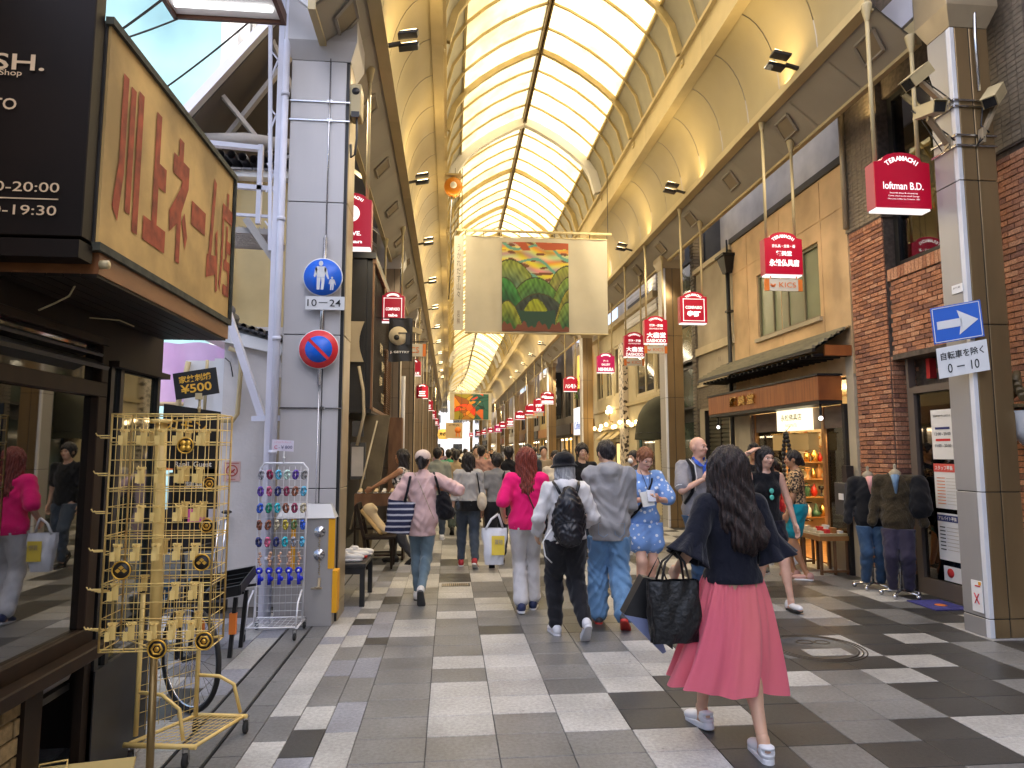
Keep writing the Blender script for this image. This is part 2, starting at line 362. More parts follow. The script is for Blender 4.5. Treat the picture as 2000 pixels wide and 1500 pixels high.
def purlin(s, L):
    m = MB(); p = prof[4]; m.box(XC+s*(p[0]-.02), Y0, p[1]-.05, XC+s*(p[0]+.02), Y0+L, p[1]+.02); return m
seg(purlin, 'purlin', M['rib'])
def lip(s, L):
    m = MB(); m.box(XC+s*2.46, Y0, 6.10, XC+s*2.53, Y0+L-.003, 6.22); m.box(XC+s*2.42, Y0, 6.075, XC+s*2.56, Y0+L-.003, 6.099)
    m.box(XC+s*2.99, Y0, 5.73, XC+s*3.06, Y0+L-.003, 6.0); return m
seg(lip, 'edge_trim', M['cream'])
# cove + soffit panels (0.9 m)
PL = .90; NP = 104
def cove(s):
    m = MB(); k = 9; V = []
    for y in (Y0+.009, Y0+PL-.009):
        for j in range(k+1):
            t = math.pi/2*j/k; V.append((XC+s*(1.92+.56*math.sin(t)), y, 6.2+1.05*math.cos(t)))
    m.add(V, [(j, j+1, k+2+j, k+1+j) for j in range(k)], 0, True); return m
def soff(s, vent):
    m = MB(); a = Vector((XC+s*2.54, 0, 6.12)); b = Vector((XC+s*2.99, 0, 5.77)); y0, y1 = Y0+.005, Y0+PL-.005
    m.quad((a.x,y0,a.z),(b.x,y0,b.z),(b.x,y1,b.z),(a.x,y1,a.z)); m.quad((a.x,y0,a.z+.03),(b.x,y0,b.z+.03),(b.x,y1,b.z+.03),(a.x,y1,a.z+.03))
    return m
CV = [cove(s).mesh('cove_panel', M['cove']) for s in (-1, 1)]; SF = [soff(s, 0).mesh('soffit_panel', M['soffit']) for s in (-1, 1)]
def vent(s):
    m = MB(); 
    def p(t, y, o=0): return Vector((XC+s*(2.54+.45*t)-s*o*.61, y, 6.12-.35*t-o*.79))
    t0, t1, y0, y1 = .3, .72, Y0+.18, Y0+.62
    q = [p(t0,y0,.012), p(t1,y0+.12,.012), p(t1,y1,.012), p(t0,y1-.12,.012)]; c = sum(q, Vector())/4
    for i in range(4):
        a, b = q[i], q[(i+1) % 4]; m.bar(a, b, .03, .03, 0)
    m.quad(*[c+(x-c)*.86-Vector((0,0,.003)) for x in q], mi=1); return m
VT = [vent(s).mesh('vent', [M['soffit'], mat('vent_grille_panel', (.25,.2,.13), .7)]) for s in (-1, 1)]  # flat brown grille inside a soffit-coloured frame
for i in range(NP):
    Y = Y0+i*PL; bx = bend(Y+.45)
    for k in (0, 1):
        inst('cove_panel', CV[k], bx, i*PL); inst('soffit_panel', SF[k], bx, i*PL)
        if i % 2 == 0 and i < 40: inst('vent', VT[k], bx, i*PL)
bk = MB(); bk.box(XC+1.85-.015, Y0+.0, 7.56, XC+1.86+.001, Y0+.1, 7.66); bk.lathe([(.0,-.03),(.02,-.03),(.025,-.005)], (XC+1.85, Y0+.05, 7.61), 8, 1, 'x')
bk1 = bk.mesh('bracket_plate', [M['rib'], M['cream']])
bk = MB(); bk.box(XC-1.86, Y0, 7.56, XC-1.835, Y0+.1, 7.66); bk.lathe([(.025,.005),(.02,.03),(.0,.03)], (XC-1.85, Y0+.05, 7.61), 8, 1, 'x')
bk2 = bk.mesh('bracket_plate', [M['rib'], M['cream']])
for i in range(20):
    for me in (bk1, bk2): inst('bracket_plate', me, 0, .7+i*2.8)
# outer eaves: sheet roof reaching to the buildings, with brackets, sky gap next to the soffit
def eave(s, L):
    m = MB(); m.quad((XC+s*3.2,Y0,6.45),(XC+s*3.62,Y0,6.6),(XC+s*3.62,Y0+L,6.6),(XC+s*3.2,Y0+L,6.45)); 
    m.box(XC+s*2.98, Y0, 6.03, XC+s*3.05, Y0+L-.004, 6.42, 1)
    for q in (.3, 1.7): m.bar((XC+s*3.03, Y0+q, 5.9), (XC+s*3.55, Y0+q, 6.3), .05, .05, 2)
    return m
seg(eave, 'eave_sheet', [mat('eave_sheet', (.16,.15,.16), .7), mat('lavender_fascia', (.62,.62,.70), .5), M['ribw']])
b = MB()
for s in (-1, 1): b.box(XC+s*1.99, Y0, 7.3, XC+s*3.05, Y0+94, 7.36)
part('gutter_roof', b, M['soffit'], roof)
# end gable facing the crossing
# flat white canopy over the crossing (unseen, added to diffuse the daylight there)
wc = mat('added_diffuser_sheet', (.7,.72,.78), .8); N = wc.node_tree.nodes; L = wc.node_tree.links; tb = N.new('ShaderNodeBsdfTranslucent'); tb.inputs[0].default_value = (.72,.75,.86,1)
mx = N.new('ShaderNodeMixShader'); mx.inputs[0].default_value = .75; L.new(N['Principled BSDF'].outputs[0], mx.inputs[1]); L.new(tb.outputs[0], mx.inputs[2]); L.new(mx.outputs[0], N['Material Output'].inputs[0])
cy_ = thing('added_diffuser_canopy', 'added unseen translucent canopy over the crossing, softening the daylight', 'canopy', (1.7, 0, 9.6))
m = MB(); m.quad((-2.4,-7,9.6),(5.6,-7,9.6),(5.6,6.0,9.6),(-2.4,6.0,9.6)); part('sheet', m, wc, cy_); m = MB()
for i in range(7): m.box(-2.4,-7+i*2.16,9.62,5.6,-6.9+i*2.16,9.75)
part('purlin', m, M['ribw'], cy_)
# ---------------- floodlights on the coves ----------------
def flood(Y, s, first=None, lab=''):
    x = XC+s*2.46; bx = bend(Y)
    fl = thing('floodlight', lab, 'floodlight', (x+bx, Y, 6.2), 'twin floodlights along the cove edges')
    m = MB(); m.bar((x+bx, Y, 6.22), (x+bx-s*.16, Y, 6.26), .05, .03); part('arm', m, M['dark'], fl)
    for k, (dy, tl) in enumerate(((-.07, .03), (.07, -.03))):
        h = MB(); c = Vector((x+bx-s*.25, Y+dy, 6.30+tl)); h.obox(c, (.11,0,-s*.02), (0,.06,0), (.01,0,.022)); part('lamp_head', h, M['dark'], fl, .006)
        h2 = MB(); h2.obox(c+Vector((s*.0,0,.028)), (.09,0,-s*.02), (0,.045,0), (0,0,.003)); part('lamp_lens', h2, M['lampw'], fl)
    return fl
FL = []
ORD = ('nearest','second nearest','third nearest','fourth nearest','fifth nearest','sixth nearest','seventh nearest','eighth nearest','ninth nearest','tenth nearest','eleventh nearest')
for k, Y in enumerate((7.35, 11.3, 14.8, 18.3, 21.8, 25.3, 28.8, 32.3, 35.8, 39.3, 42.8)):
    for s in (1, -1):
        side = 'right' if s > 0 else 'left'
        FL.append(flood(Y, s, lab=f'{ORD[k]} dark twin floodlight along the {side} hand cove edge'))
for k, Y in enumerate((7.6, 10.5, 13.5, 17, 21, 26, 31, 37, 44, 52, 62, 74, 88)):
    for s in (1, -1):
        for dn in (0, 1):       # one strip washes the cove; a second is added to brighten the street
            l = bpy.data.lights.new('cove_and_fill_light', 'AREA'); l.shape = 'RECTANGLE'; l.size = .14; l.size_y = 2.6 if Y < 20 else 5.5; big = 1 if Y < 20 else 2.4
            l.energy = (17 if dn else 4.5)*big; l.color = (1, .84, .58) if dn else (1, .74, .34)
            o = bpy.data.objects.new('cove_and_fill_light', l); COL.objects.link(o); o.location = (XC+s*(2.38 if dn else 2.30)+bend(Y), Y, 6.02 if dn else 6.26)
            o.rotation_mode = 'QUATERNION'; o.rotation_quaternion = (Vector((s*.75, 0, .66)) if dn else Vector((-s*.35, 0, -1))).to_track_quat('Z', 'Y')

# ---------------- columns ----------------
def column(x0, x1, y0, y1, label, flare=True, s=1, m0_=None):
    t = thing('arcade_column', label, 'column', ((x0+x1)/2, (y0+y1)/2, 0), 'metal clad columns carrying the arcade roof')
    w = x1-x0; g_ = .012
    m = MB(); xg = x0+w*.5
    zs = (.0, .16, 1.25, 2.75, 4.1, 5.6)
    for i in range(len(zs)-1):
        za, zb = zs[i]+(.004 if i else 0), zs[i+1]-.004
        p = MB()
        if s > 0:   # right columns: pale face to the street, bronze faces to the viewer
            p.box(x0, y0+.05, za, x0+.07, y1, zb, 0); p.box(x0+.0, y0, za, x0+.045, y0+.05, zb, 2)
            p.box(x0+.05, y0, za, xg-.006, y0+.05, zb, 1); p.box(xg+.006, y0, za, x1, y0+.05, zb, 1); p.box(x0+.072, y0+.055, za, x1, y1, zb, 1)
        else:
            xm = x0+w*.66
            p.box(x0, y0, za, xm-.005, y1, zb, 0); p.box(xm+.005, y0, za, x1-.04, y1, zb, 0); p.box(x1-.038, y0+.03, za, x1, y1, zb, 1)
        part('cladding_panel', p, [m0_ or (M['steelA'] if s > 0 else M['steelL']), M['steelB'] if s > 0 else M['tanmet'], M['ribw']], t, .004)
    b = MB(); b.box(x0+.01, y0+.01, .0, x1-.01, y1-.01, 5.6); part('core', b, M['black'], t)
    c = MB()
    if flare:
        e = .07; z0, z1 = 5.6, 7.2
        c.add([(x0,y0,z0),(x1,y0,z0),(x1,y1,z0),(x0,y1,z0),(x0-e,y0-e,z0+.18),(x1+e,y0-e,z0+.18),(x1+e,y1+e,z0+.18),(x0-e,y1+e,z0+.18),(x0-e,y0-e,z1),(x1+e,y0-e,z1),(x1+e,y1+e,z1),(x0-e,y1+e,z1)],
              [(0,1,5,4),(1,2,6,5),(2,3,7,6),(3,0,4,7),(4,5,9,8),(5,6,10,9),(6,7,11,10),(7,4,8,11),(8,9,10,11)])
        part('capital', c, M['tanmet'] if s > 0 else M['steelL'], t, .004)
    return t
colR = [column(4.66, 5.04, 5.56, 5.86, 'near right bronze arcade column with the blue arrow sign strapped to it')]
colL = [column(-1.64, -1.05, 6.68, 7.12, 'near left grey arcade column carrying the blue and red round road signs', s=-1)]
cpR = (14.0, 23.2, 31.5, 40, 48.5, 57, 66, 75, 84, 93)
nmR = ('second', 'third', 'fourth', 'fifth', 'sixth', 'seventh', 'eighth', 'ninth', 'tenth', 'eleventh')
m0 = column(4.62, 5.02, 14.0, 14.4, 'second bronze arcade column along the right side, behind the bald man')
colR.append(m0)
for i, Y in enumerate(cpR[1:]):
    colR.append(copy_tree(m0, (bend(Y), Y-14.0, 0), f'{nmR[i+1]} bronze arcade column counting away along the right side'))
m1 = column(-1.56, -1.08, 14.6, 15.0, 'second bronze arcade column along the left side, past the dark timber upper storey', s=-1, m0_=mat('brown_grey_cladding', (.20,.155,.11), .38, metal=.4, var=.15, stretch=(1,1,.3)))
for i, Y in enumerate((20.5, 27, 34, 42, 50, 58, 66, 75, 84, 93)):
    copy_tree(m1, (bend(Y), Y-14.6, 0), f'{("third","fourth","fifth","sixth","seventh","eighth","ninth","tenth","eleventh","twelfth")[i]} arcade column counting away along the left side')
# ---------------- building materials ----------------
M['brick'] = [mat(f'brick_{i}', c, .8, var=.3, vs=60, bump=.4, bs=120, spec=.3) for i, c in enumerate(((.42,.19,.105), (.34,.155,.09), (.48,.25,.15), (.24,.115,.08)))]
M['mortar'] = mat('mortar', (.10,.078,.062), .95, var=.3, vs=20)
M['stucco'] = mat('tan_stucco', (.60,.41,.22), .9, var=.22, vs=1.6, bump=.25, bs=60)
M['beige'] = mat('beige_render', (.40,.34,.24), .85, var=.16, vs=1.5, bump=.15, bs=40)
M['greywall'] = mat('weathered_grey_render', (.40,.38,.36), .9, var=.14, vs=2.2, bump=.25, bs=30)
M['wood'] = mat('reddish_cladding_wood', (.34,.115,.03), .45, col2=(.20,.06,.018), vs=5, stretch=(1,6,.35), bump=.05, bs=30)
M['woodd'] = mat('dark_stained_wood', (.020,.010,.005), .6, spec=.3, col2=(.012,.007,.004), vs=6, stretch=(1,1,.3))
M['woodm'] = mat('mid_brown_wood', (.20,.10,.045), .55, col2=(.11,.05,.022), vs=9, stretch=(1,1,.3))
M['woodo'] = mat('honey_wood', (.42,.21,.07), .5, col2=(.30,.13,.04), vs=7, stretch=(1,1,.3))
M['roof'] = mat('roof_tile_grey', (.10,.10,.11), .55, var=.3, vs=8)
M['copper'] = mat('weathered_metal_roof', (.20,.18,.12), .6, var=.2, vs=4)
M['smalltile'] = mat('small_wall_tile', (.17,.14,.10), .5, var=.25, vs=30)
M['pale'] = mat('pale_room_wall', (.60,.54,.38), .8, var=.06)
M['greyd'] = mat('dark_grey_paint', (.06,.06,.06), .6, var=.2)
M['shutter'] = mat('olive_shutter', (.085,.08,.055), .55, metal=.2, var=.2)
M['gold'] = mat('brass', (.65,.42,.13), .25, metal=1)
M['orange'] = mat('orange_paint', (.75,.20,.03), .6)
def wallx(m, x, t, y0, y1, z0, z1, holes=(), mi=0):
    ys = sorted({y0, y1, *[h[0] for h in holes], *[h[1] for h in holes]}); zs = sorted({z0, z1, *[h[2] for h in holes], *[h[3] for h in holes]})
    for a, b in zip(ys, ys[1:]):
        for c, d in zip(zs, zs[1:]):
            if any(h[0]-1e-6 <= a and b <= h[1]+1e-6 and h[2]-1e-6 <= c and d <= h[3]+1e-6 for h in holes): continue
            m.box(x, a, c, x+t, b, d, mi)
    return m
def bricks_x(x, y0, y1, z0, z1, out, L=.152, H=.056, s=-1):
    r = 0; z = z0
    while z+H <= z1+.001:
        y = y0-(L/2 if r % 2 else 0)
        while y < y1-.01:
            a, b = max(y, y0), min(y+L, y1)
            if b-a > .03: out.append(('x', x, a+.005, b-.005, z+.005, z+H-.005, s))
            y += L
        z += H; r += 1
def bricks_y(y, x0, x1, z0, z1, out, L=.152, H=.056):
    r = 0; z = z0
    while z+H <= z1+.001:
        x = x0-(L/2 if r % 2 else 0)
        while x < x1-.01:
            a, b = max(x, x0), min(x+L, x1)
            if b-a > .03: out.append(('y', y, a+.005, b-.005, z+.005, z+H-.005, -1))
            x += L
        z += H; r += 1
BC = {}
def lay(out, parent, key=None, limit=300):
    out = sorted(out, key=key) if key else out; rest = MB()
    for i, (ax, p, a, b, z0, z1, s) in enumerate(out):
        mi = rnd.choice((0, 0, 1, 1, 2, 3)); pr = rnd.uniform(.012, .022)
        if i < limit:
            k = (ax, round(b-a, 3), round(z1-z0, 3), mi, s)
            if k not in BC:
                m = MB(); w, h, e = (b-a)/2, (z1-z0)/2, .004
                if ax == 'x': q = [(0,-w,-h),(0,w,-h),(0,w,h),(0,-w,h),(s*.012,-w,-h),(s*.012,w,-h),(s*.012,w,h),(s*.012,-w,h),(s*.016,-w+e,-h+e),(s*.016,w-e,-h+e),(s*.016,w-e,h-e),(s*.016,-w+e,h-e)]
                else: q = [(-w,0,-h),(w,0,-h),(w,0,h),(-w,0,h),(-w,-.012,-h),(w,-.012,-h),(w,-.012,h),(-w,-.012,h),(-w+e,-.016,-h+e),(w-e,-.016,-h+e),(w-e,-.016,h-e),(-w+e,-.016,h-e)]
                f = [(0,1,5,4),(1,2,6,5),(2,3,7,6),(3,0,4,7),(4,5,9,8),(5,6,10,9),(6,7,11,10),(7,4,8,11),(8,9,10,11)]
                if ax == 'x' and s < 0: f = [t[::-1] for t in f]
                m.add(q, f); BC[k] = m.mesh('brick', M['brick'][mi])
            o = link('brick', BC[k], parent); c = ((a+b)/2, (z0+z1)/2); d = rnd.uniform(-.002, .004)
            o.location = (p-d if s < 0 else p+d, c[0], c[1]) if ax == 'x' else (c[0], p-d, c[1])
        elif ax == 'x': rest.box(p, a, z0, p+s*pr, b, z1, mi)
        else: rest.box(a, p-pr, z0, b, p, z1, mi)
    if rest.v: tag(part('brick', rest, M['brick'], parent), kind='stuff')
def window_x(parent, x, y0, y1, z0, z1, n=2, fm=None, gm=None, fr=.05, depth=.06, back=None, name='window', cross=0):
    """window in a facade plane facing -X (or +X when depth<0)"""
    fm = fm or M['dark']; gm = gm or M['glassd']; m = MB(); d = depth
    m.box(x, y0, z0, x+d, y0+fr, z1); m.box(x, y1-fr, z0, x+d, y1, z1); m.box(x, y0+fr, z0, x+d, y1-fr, z0+fr); m.box(x, y0+fr, z1-fr, x+d, y1-fr, z1)
    for i in range(1, n):
        yy = y0+(y1-y0)*i/n; m.box(x+d*.1, yy-fr*.35, z0+fr, x+d*.9, yy+fr*.35, z1-fr)
    if cross: m.box(x+d*.15, y0+fr, z0+(z1-z0)*cross-.02, x+d*.85, y1-fr, z0+(z1-z0)*cross+.02)
    w = part(name, m, fm, parent)
    for i in range(n):
        a, b = y0+(y1-y0)*i/n, y0+(y1-y0)*(i+1)/n; p = MB(); o = d*(.45 if i % 2 else .6)
        p.box(x+o, a+.01, z0+.02, x+o+.006*(1 if d > 0 else -1), b-.01, z1-.02); part('pane', p, gm, w)
    return w
# ---------------- B1: brick shop, near right ----------------
b1 = thing('brick_building', 'brick building at the right with a large upper window and poster covered glass door', 'building', (5.6, 6.8, 0))
m = MB(); wallx(m, 5.30, .5, 7.58, 8.27, 0, 4.48); wallx(m, 5.30, .5, 4.6, 6.38, 0, 4.48); wallx(m, 5.34, .4, 6.38, 7.58, 2.75, 3.80); part('wall', m, M['mortar'], b1)
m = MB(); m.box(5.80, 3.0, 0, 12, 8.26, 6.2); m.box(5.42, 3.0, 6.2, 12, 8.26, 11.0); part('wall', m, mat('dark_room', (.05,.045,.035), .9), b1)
m = MB(); m.box(5.27, 7.56, 4.48, 5.42, 8.27, 11); m.box(5.27, 3.0, 4.48, 5.42, 6.38, 11); m.box(5.36, 6.38, 6.0, 5.42, 7.56, 11); part('tiled_wall', m, M['mortar'], b1)
m = MB()
for z in np.arange(4.5, 7.6, .052):
    for y in np.arange(7.57, 8.25, .105): m.box(5.262, y+.003, z+.003, 5.272, y+.102, z+.049)
    for y in np.arange(5.4, 6.37, .105): m.box(5.262, y+.003, z+.003, 5.272, y+.102, z+.049)
tag(part('wall_tile', m, mat('brown_wall_tile', (.20,.16,.115), .45, var=.2, vs=20), b1), kind='stuff')
B = []; bricks_x(5.30, 7.58, 8.27, .17, 4.48, B); bricks_x(5.34, 6.40, 7.57, 2.76, 3.66, B); bricks_x(5.30, 5.3, 6.38, .17, 4.48, B); bricks_y(7.58, 5.30, 5.8, .17, 2.75, B); bricks_x(5.62, 7.05, 7.56, .1, 2.75, B)
lay(B, b1, key=lambda q: (0 if q[2] > 7.5 or q[4] > 2.7 else 1, abs(q[2]-7.8)))
for y in np.arange(6.40, 7.56, .062): part('cap_brick', MB().box(5.31, y+.004, 3.67, 5.345, y+.058, 3.81), M['brick'][rnd.choice((0,1,2))], b1)
for y in np.arange(7.58, 8.26, .062): part('cap_brick', MB().box(5.275, y+.004, 4.42, 5.31, y+.058, 4.56), M['brick'][rnd.choice((0,1,2))], b1)
m = MB(); m.box(5.60, 6.38, 0, 5.75, 7.6, 2.75); m.box(5.31, 6.3, 2.70, 5.8, 7.6, 2.76); part('recess_wall', m, M['mortar'], b1)
m = MB(); m.box(5.26, 7.58, 0, 5.305, 8.28, .16); m.box(5.26, 5.0, 0, 5.305, 6.4, .16); part('plinth', m, M['greywall'], b1)
# upper window with room behind
m = MB(); m.box(5.42, 6.38, 3.84, 5.50, 6.44, 6.0); m.box(5.42, 7.48, 3.84, 5.50, 7.56, 6.0); m.box(5.42, 6.44, 3.84, 5.50, 7.48, 3.90); m.box(5.42, 6.44, 5.94, 5.5, 7.48, 6.0)
wn = part('window', m, M['black'], b1); m = MB(); m.box(5.45, 6.44, 3.9, 5.458, 7.48, 5.94); part('pane', m, M['glassr'], wn)
m = MB(); m.box(5.79, 6.4, 3.84, 5.798, 7.5, 6.0, 0); m.box(5.52, 6.4, 4.8, 5.79, 7.5, 4.83, 0); m.bar((5.6, 6.5, 3.9), (5.7, 7.0, 4.75), .04, .02, 1); m.bar((5.6, 7.2, 3.9), (5.7, 7.35, 4.8), .03, .02, 1); m.box(5.6, 6.6, 4.2, 5.7, 7.1, 4.24, 1)
part('room_lining', m, [mat('room_olive', (.30,.29,.16), .8, var=.3, vs=1.2), M['white']], b1)
# shopfront: door frame and glass with posters
m = MB(); m.box(5.40, 7.00, 0, 5.50, 7.08, 2.35); m.box(5.40, 6.30, 2.28, 5.5, 7.0, 2.36); m.box(5.40, 6.28, 0, 5.5, 6.34, 2.35); m.box(5.40, 6.34, 0, 5.5, 7.0, .18)
m.box(5.41, 7.08, 0, 5.5, 7.12, 2.75)
dr = part('door', m, mat('taupe_frame', (.14,.11,.09), .5), b1); m = MB(); m.box(5.44, 6.34, .18, 5.45, 7.0, 2.28); part('pane', m, M['glassr'], dr)
m = MB(); m.box(5.62, 6.42, 1.5, 5.66, 6.98, 2.2); part('display', m, mat('turquoise_shirt', (.02,.35,.42), .8), b1)
m = MB(); m.box(5.52, 7.22, 2.45, 5.60, 7.28, 2.68); part('alarm_lamp', m, M['red'], b1)
blu = mat('navy_print', (.03,.04,.16), .6); 
def poster(name, label, x, y0, y1, z0, z1, body=None, nx=-1):
    t = thing(name, label, 'poster', (x, (y0+y1)/2, z0)); m = MB(); m.box(x, y0, z0, x+nx*.004, y1, z1); part('sheet', m, body or M['paper'], t); return t
U, V = (0,-1,0), (0,0,1)
def ptext(t, s, y, z, w=None, h=None, mt=None, x=5.434, bold=.01): return text(s, (x, y, z), U, V, w, h, mt or M['black'], t, bold)
px_ = 5.437
t = poster('poster', 'white opening hours poster highest on the glass door', px_, 6.44, 6.78, 1.52, 2.07)
ptext(t, '営業時間変更のお知らせ', 6.61, 2.0, .26); m = MB(); m.box(5.430, 6.5, 1.85, 5.4325, 6.72, 1.875, 0); m.box(5.430, 6.5, 1.72, 5.4325, 6.72, 1.745, 1); part('bar', m, [blu, M['red']], t)
ptext(t, '12:00 - 20:00', 6.61, 1.80, .24); ptext(t, '11:00 - 20:00', 6.61, 1.67, .24)
t = poster('poster', 'staff wanted poster with a red heading, on the glass door', px_, 6.43, 6.78, .98, 1.47)
m = MB(); m.box(5.430, 6.43, 1.38, 5.4325, 6.78, 1.47); part('bar', m, mat('coral_print', (.7,.1,.08), .6), t); text('スタッフ募集', (5.4295, 6.62, 1.425), U, V, .27, .05, M['paper'], t, .02)
m = MB()
for k in range(9): m.box(5.430, 6.62, 1.31-k*.035, 5.4325, 6.74, 1.318-k*.035); m.box(5.430, 6.47, 1.31-k*.035, 5.4325, 6.6, 1.313-k*.035, 1)
part('print_lines', m, [M['orange'], M['tanmet']], t)
t = poster('poster', 'part time job poster with a navy heading, on the glass door', px_, 6.43, 6.77, .42, .93)
m = MB(); m.box(5.430, 6.43, .84, 5.4325, 6.77, .91); part('bar', m, blu, t); text('アルバイト募集', (5.4295, 6.61, .875), U, V, .27, .045, M['paper'], t, .02)
m = MB()
for k in range(7): m.box(5.430, 6.66, .77-k*.04, 5.4325, 6.74, .782-k*.04); m.box(5.430, 6.47, .775-k*.04, 5.4325, 6.64, .779-k*.04, 1)
part('print_lines', m, [M['black'], M['tanmet']], t)
t = poster('sticker', 'small white notice with a red round mark, lowest on the glass door', px_, 6.40, 6.72, .20, .36)
m = MB(); m.lathe([(0,-.008),(.05,-.008),(.05,-.004)], (5.4385, 6.62, .29), 16, 0, 'x'); part('red_mark', m, M['red'], t)
dr.location.y += .36
for o in list(bpy.data.objects):
    if o.get('category') in ('poster',): o.location.y += .36
# ---------------- B2: tan shop selling Buddhist altar goods ----------------
b2 = thing('stucco_shop', 'tan stucco shop with a tiled pent roof, wooden fascia and brightly lit glass front', 'building', (5.6, 10.1, 0))
m = MB(); wallx(m, 5.27, .3, 8.28, 11.92, 2.62, 5.5, [(9.0, 10.95, 3.52, 4.63)]); m.box(5.57, 8.28, 3.3, 10, 11.92, 5.5); part('wall', m, M['stucco'], b2)
m = MB(); m.box(5.23, 8.26, 5.50, 10, 11.96, 5.60); part('coping', m, M['dark'], b2)
m = MB(); m.box(5.9, 8.28, 5.6, 12, 23, 9.0); part('upper_block', m, M['greywall'], b2)
m = MB()
for y in (8.9, 10.1, 11.3): m.box(5.262, y, 2.7, 5.268, y+.008, 5.48)
m.box(5.262, 8.3, 4.9, 5.268, 11.9, 4.906); part('wall_joint', m, M['stucco'], b2)
frost = mat('frosted_green_pane', (.20,.22,.13), .25, var=.15, vs=1.5, spec=.7)
window_x(b2, 5.30, 9.0, 10.95, 3.52, 4.63, 4, mat('olive_frame', (.16,.14,.08), .5), frost)
m = MB(); m.box(5.22, 8.95, 3.46, 5.34, 11.0, 3.52); part('window_sill', m, M['beige'], b2)
# pent roof: strips of metal tile
m = MB(); n = 6
for i in range(n):
    a, b = i/n, (i+1)/n; xa, xb = 5.26-.52*a, 5.26-.52*b; za, zb = 3.27-.30*a, 3.27-.30*b
    m.box(xb-.02, 8.30, zb-.012, xb+.02, 12.35, zb+.022); m.quad((xa,8.30,za),(xa,12.35,za),(xb,12.35,zb),(xb,8.30,zb))
pr = part('pent_roof', m, M['copper'], b2)
m = MB(); m.box(4.72, 8.30, 2.91, 4.76, 12.4, 2.955); m.quad((5.26,8.3,3.24),(4.75,8.3,2.93),(4.75,12.35,2.93),(5.26,12.35,3.24))
for y in np.arange(8.4, 12.3, .16): m.box(4.78, y, 2.86, 5.26, y+.04, 2.90)
part('rafter', m, M['black'], b2)
m = MB(); m.box(4.9, 8.29, 2.86, 5.26, 8.34, 3.0, 0); part('gable_board', m, M['wood'], b2)
m = MB(); m.box(4.92, 8.55, 2.29, 5.26, 12.4, 2.62); fa = part('fascia', m, M['wood'], b2, .006)
m = MB(); m.box(4.90, 8.53, 2.622, 5.26, 12.42, 2.65); m.box(4.93, 8.56, 2.24, 5.26, 12.38, 2.288); part('fascia_trim', m, M['black'], b2)
text('麵 美 堂', (4.915, 10.9, 2.46), U, V, .95, .17, M['gold'], b2, .03, lift=.01, ext=.05)
m = MB(); m.box(5.26, 8.29, 0, 5.36, 8.45, 2.9); part('post', m, M['beige'], b2)
m = MB(); m.box(5.22, 8.47, 0, 5.30, 8.53, 2.24); part('steel_post', m, M['black'], b2)
for y in (8.6, 9.18, 10.30, 11.33): 
    m = MB(); m.box(5.32, y-.035, 0 if y in (9.18, 10.3) else .55, 5.40, y+.035, 2.24); part('post', m, M['woodo'], b2)
m = MB(); m.box(5.27, 11.4, 0, 5.6, 11.92, 2.29); part('side_wall', m, M['beige'], b2)
m = MB(); m.box(5.33, 8.53, 1.93, 5.40, 11.4, 2.24); m.box(5.30, 11.33, 0, 5.4, 11.4, 2.24); part('lintel', m, mat('grey_brown_board', (.16,.12,.095), .6, var=.2, stretch=(1,1,4)), b2)
m = MB(); m.box(5.33, 10.35, 0, 5.5, 11.33, .55, 0); m.box(5.33, 8.6, 0, 5.5, 9.15, .42, 0); part('stall_riser', m, M['beige'], b2)
m = MB(); m.box(7.4, 8.4, 0, 7.45, 11.9, 3.0); m.box(5.4, 11.86, 0, 7.4, 11.9, 2.9); m.box(5.8, 8.3, 0, 7.4, 8.34, 2.9); m.box(5.4, 8.3, 2.62, 7.4, 11.9, 2.66); part('room_lining', m, M['pale'], b2)
m = MB(); m.box(5.4, 8.34, .0, 7.4, 11.86, .02); part('shop_floor', m, M['woodo'], b2)
for y0_, y1_ in ((8.62, 9.14), (10.35, 11.3)):
    m = MB(); m.box(5.355, y0_, .5, 5.361, y1_, 1.93); part('display_pane', m, M['glass'], b2)
# shelves and lamp strips
for y0_, y1_, xx in ((8.62, 9.12, 5.45), (10.4, 11.28, 5.45), (9.25, 10.25, 6.3)):
    for z in (.5, .78, 1.05, 1.32, 1.58):
        m = MB(); m.box(xx, y0_, z, xx+.35, y1_, z+.014); part('shelf', m, M['woodo'] if xx > 6 else M['glass'], b2)
for y0_, y1_, xx in ((8.62, 9.12, 5.5), (10.4, 11.28, 5.5), (9.3, 10.2, 6.2)):
    m = MB(); m.box(xx, y0_, 1.88, xx+.2, y1_, 1.9); part('lamp_strip', m, M['lampw'], b2)
    l = bpy.data.lights.new('shop_light', 'AREA'); l.shape = 'RECTANGLE'; l.size = .25; l.size_y = y1_-y0_; l.energy = 12; l.color = (1, .70, .35)
    o = bpy.data.objects.new('shop_light', l); COL.objects.link(o); o.location = (xx+.1, (y0_+y1_)/2, 1.87)
l = bpy.data.lights.new('shop_light', 'POINT'); l.energy = 26; l.color = (1,.72,.4); l.shadow_soft_size = .2
o = bpy.data.objects.new('shop_light', l); COL.objects.link(o); o.location = (6.4, 10, 2.4)
profs = [[(0,0),(.05,0),(.035,.05),(.06,.1),(.02,.16),(.03,.2),(0,.21)], [(0,0),(.06,0),(.07,.05),(.03,.09),(.015,.18),(0,.19)], [(0,0),(.04,0),(.04,.12),(.015,.14),(.015,.17),(0,.17)], [(0,0),(.05,0),(.015,.02),(.015,.1),(.05,.13),(.05,.17),(0,.17)], [(0,0),(.035,.01),(.05,.07),(.03,.13),(.012,.16),(.02,.18),(0,.18)]]
ORDN = ('first','second','third','fourth','fifth','sixth','seventh','eighth','ninth','tenth','eleventh','twelfth','thirteenth','fourteenth')
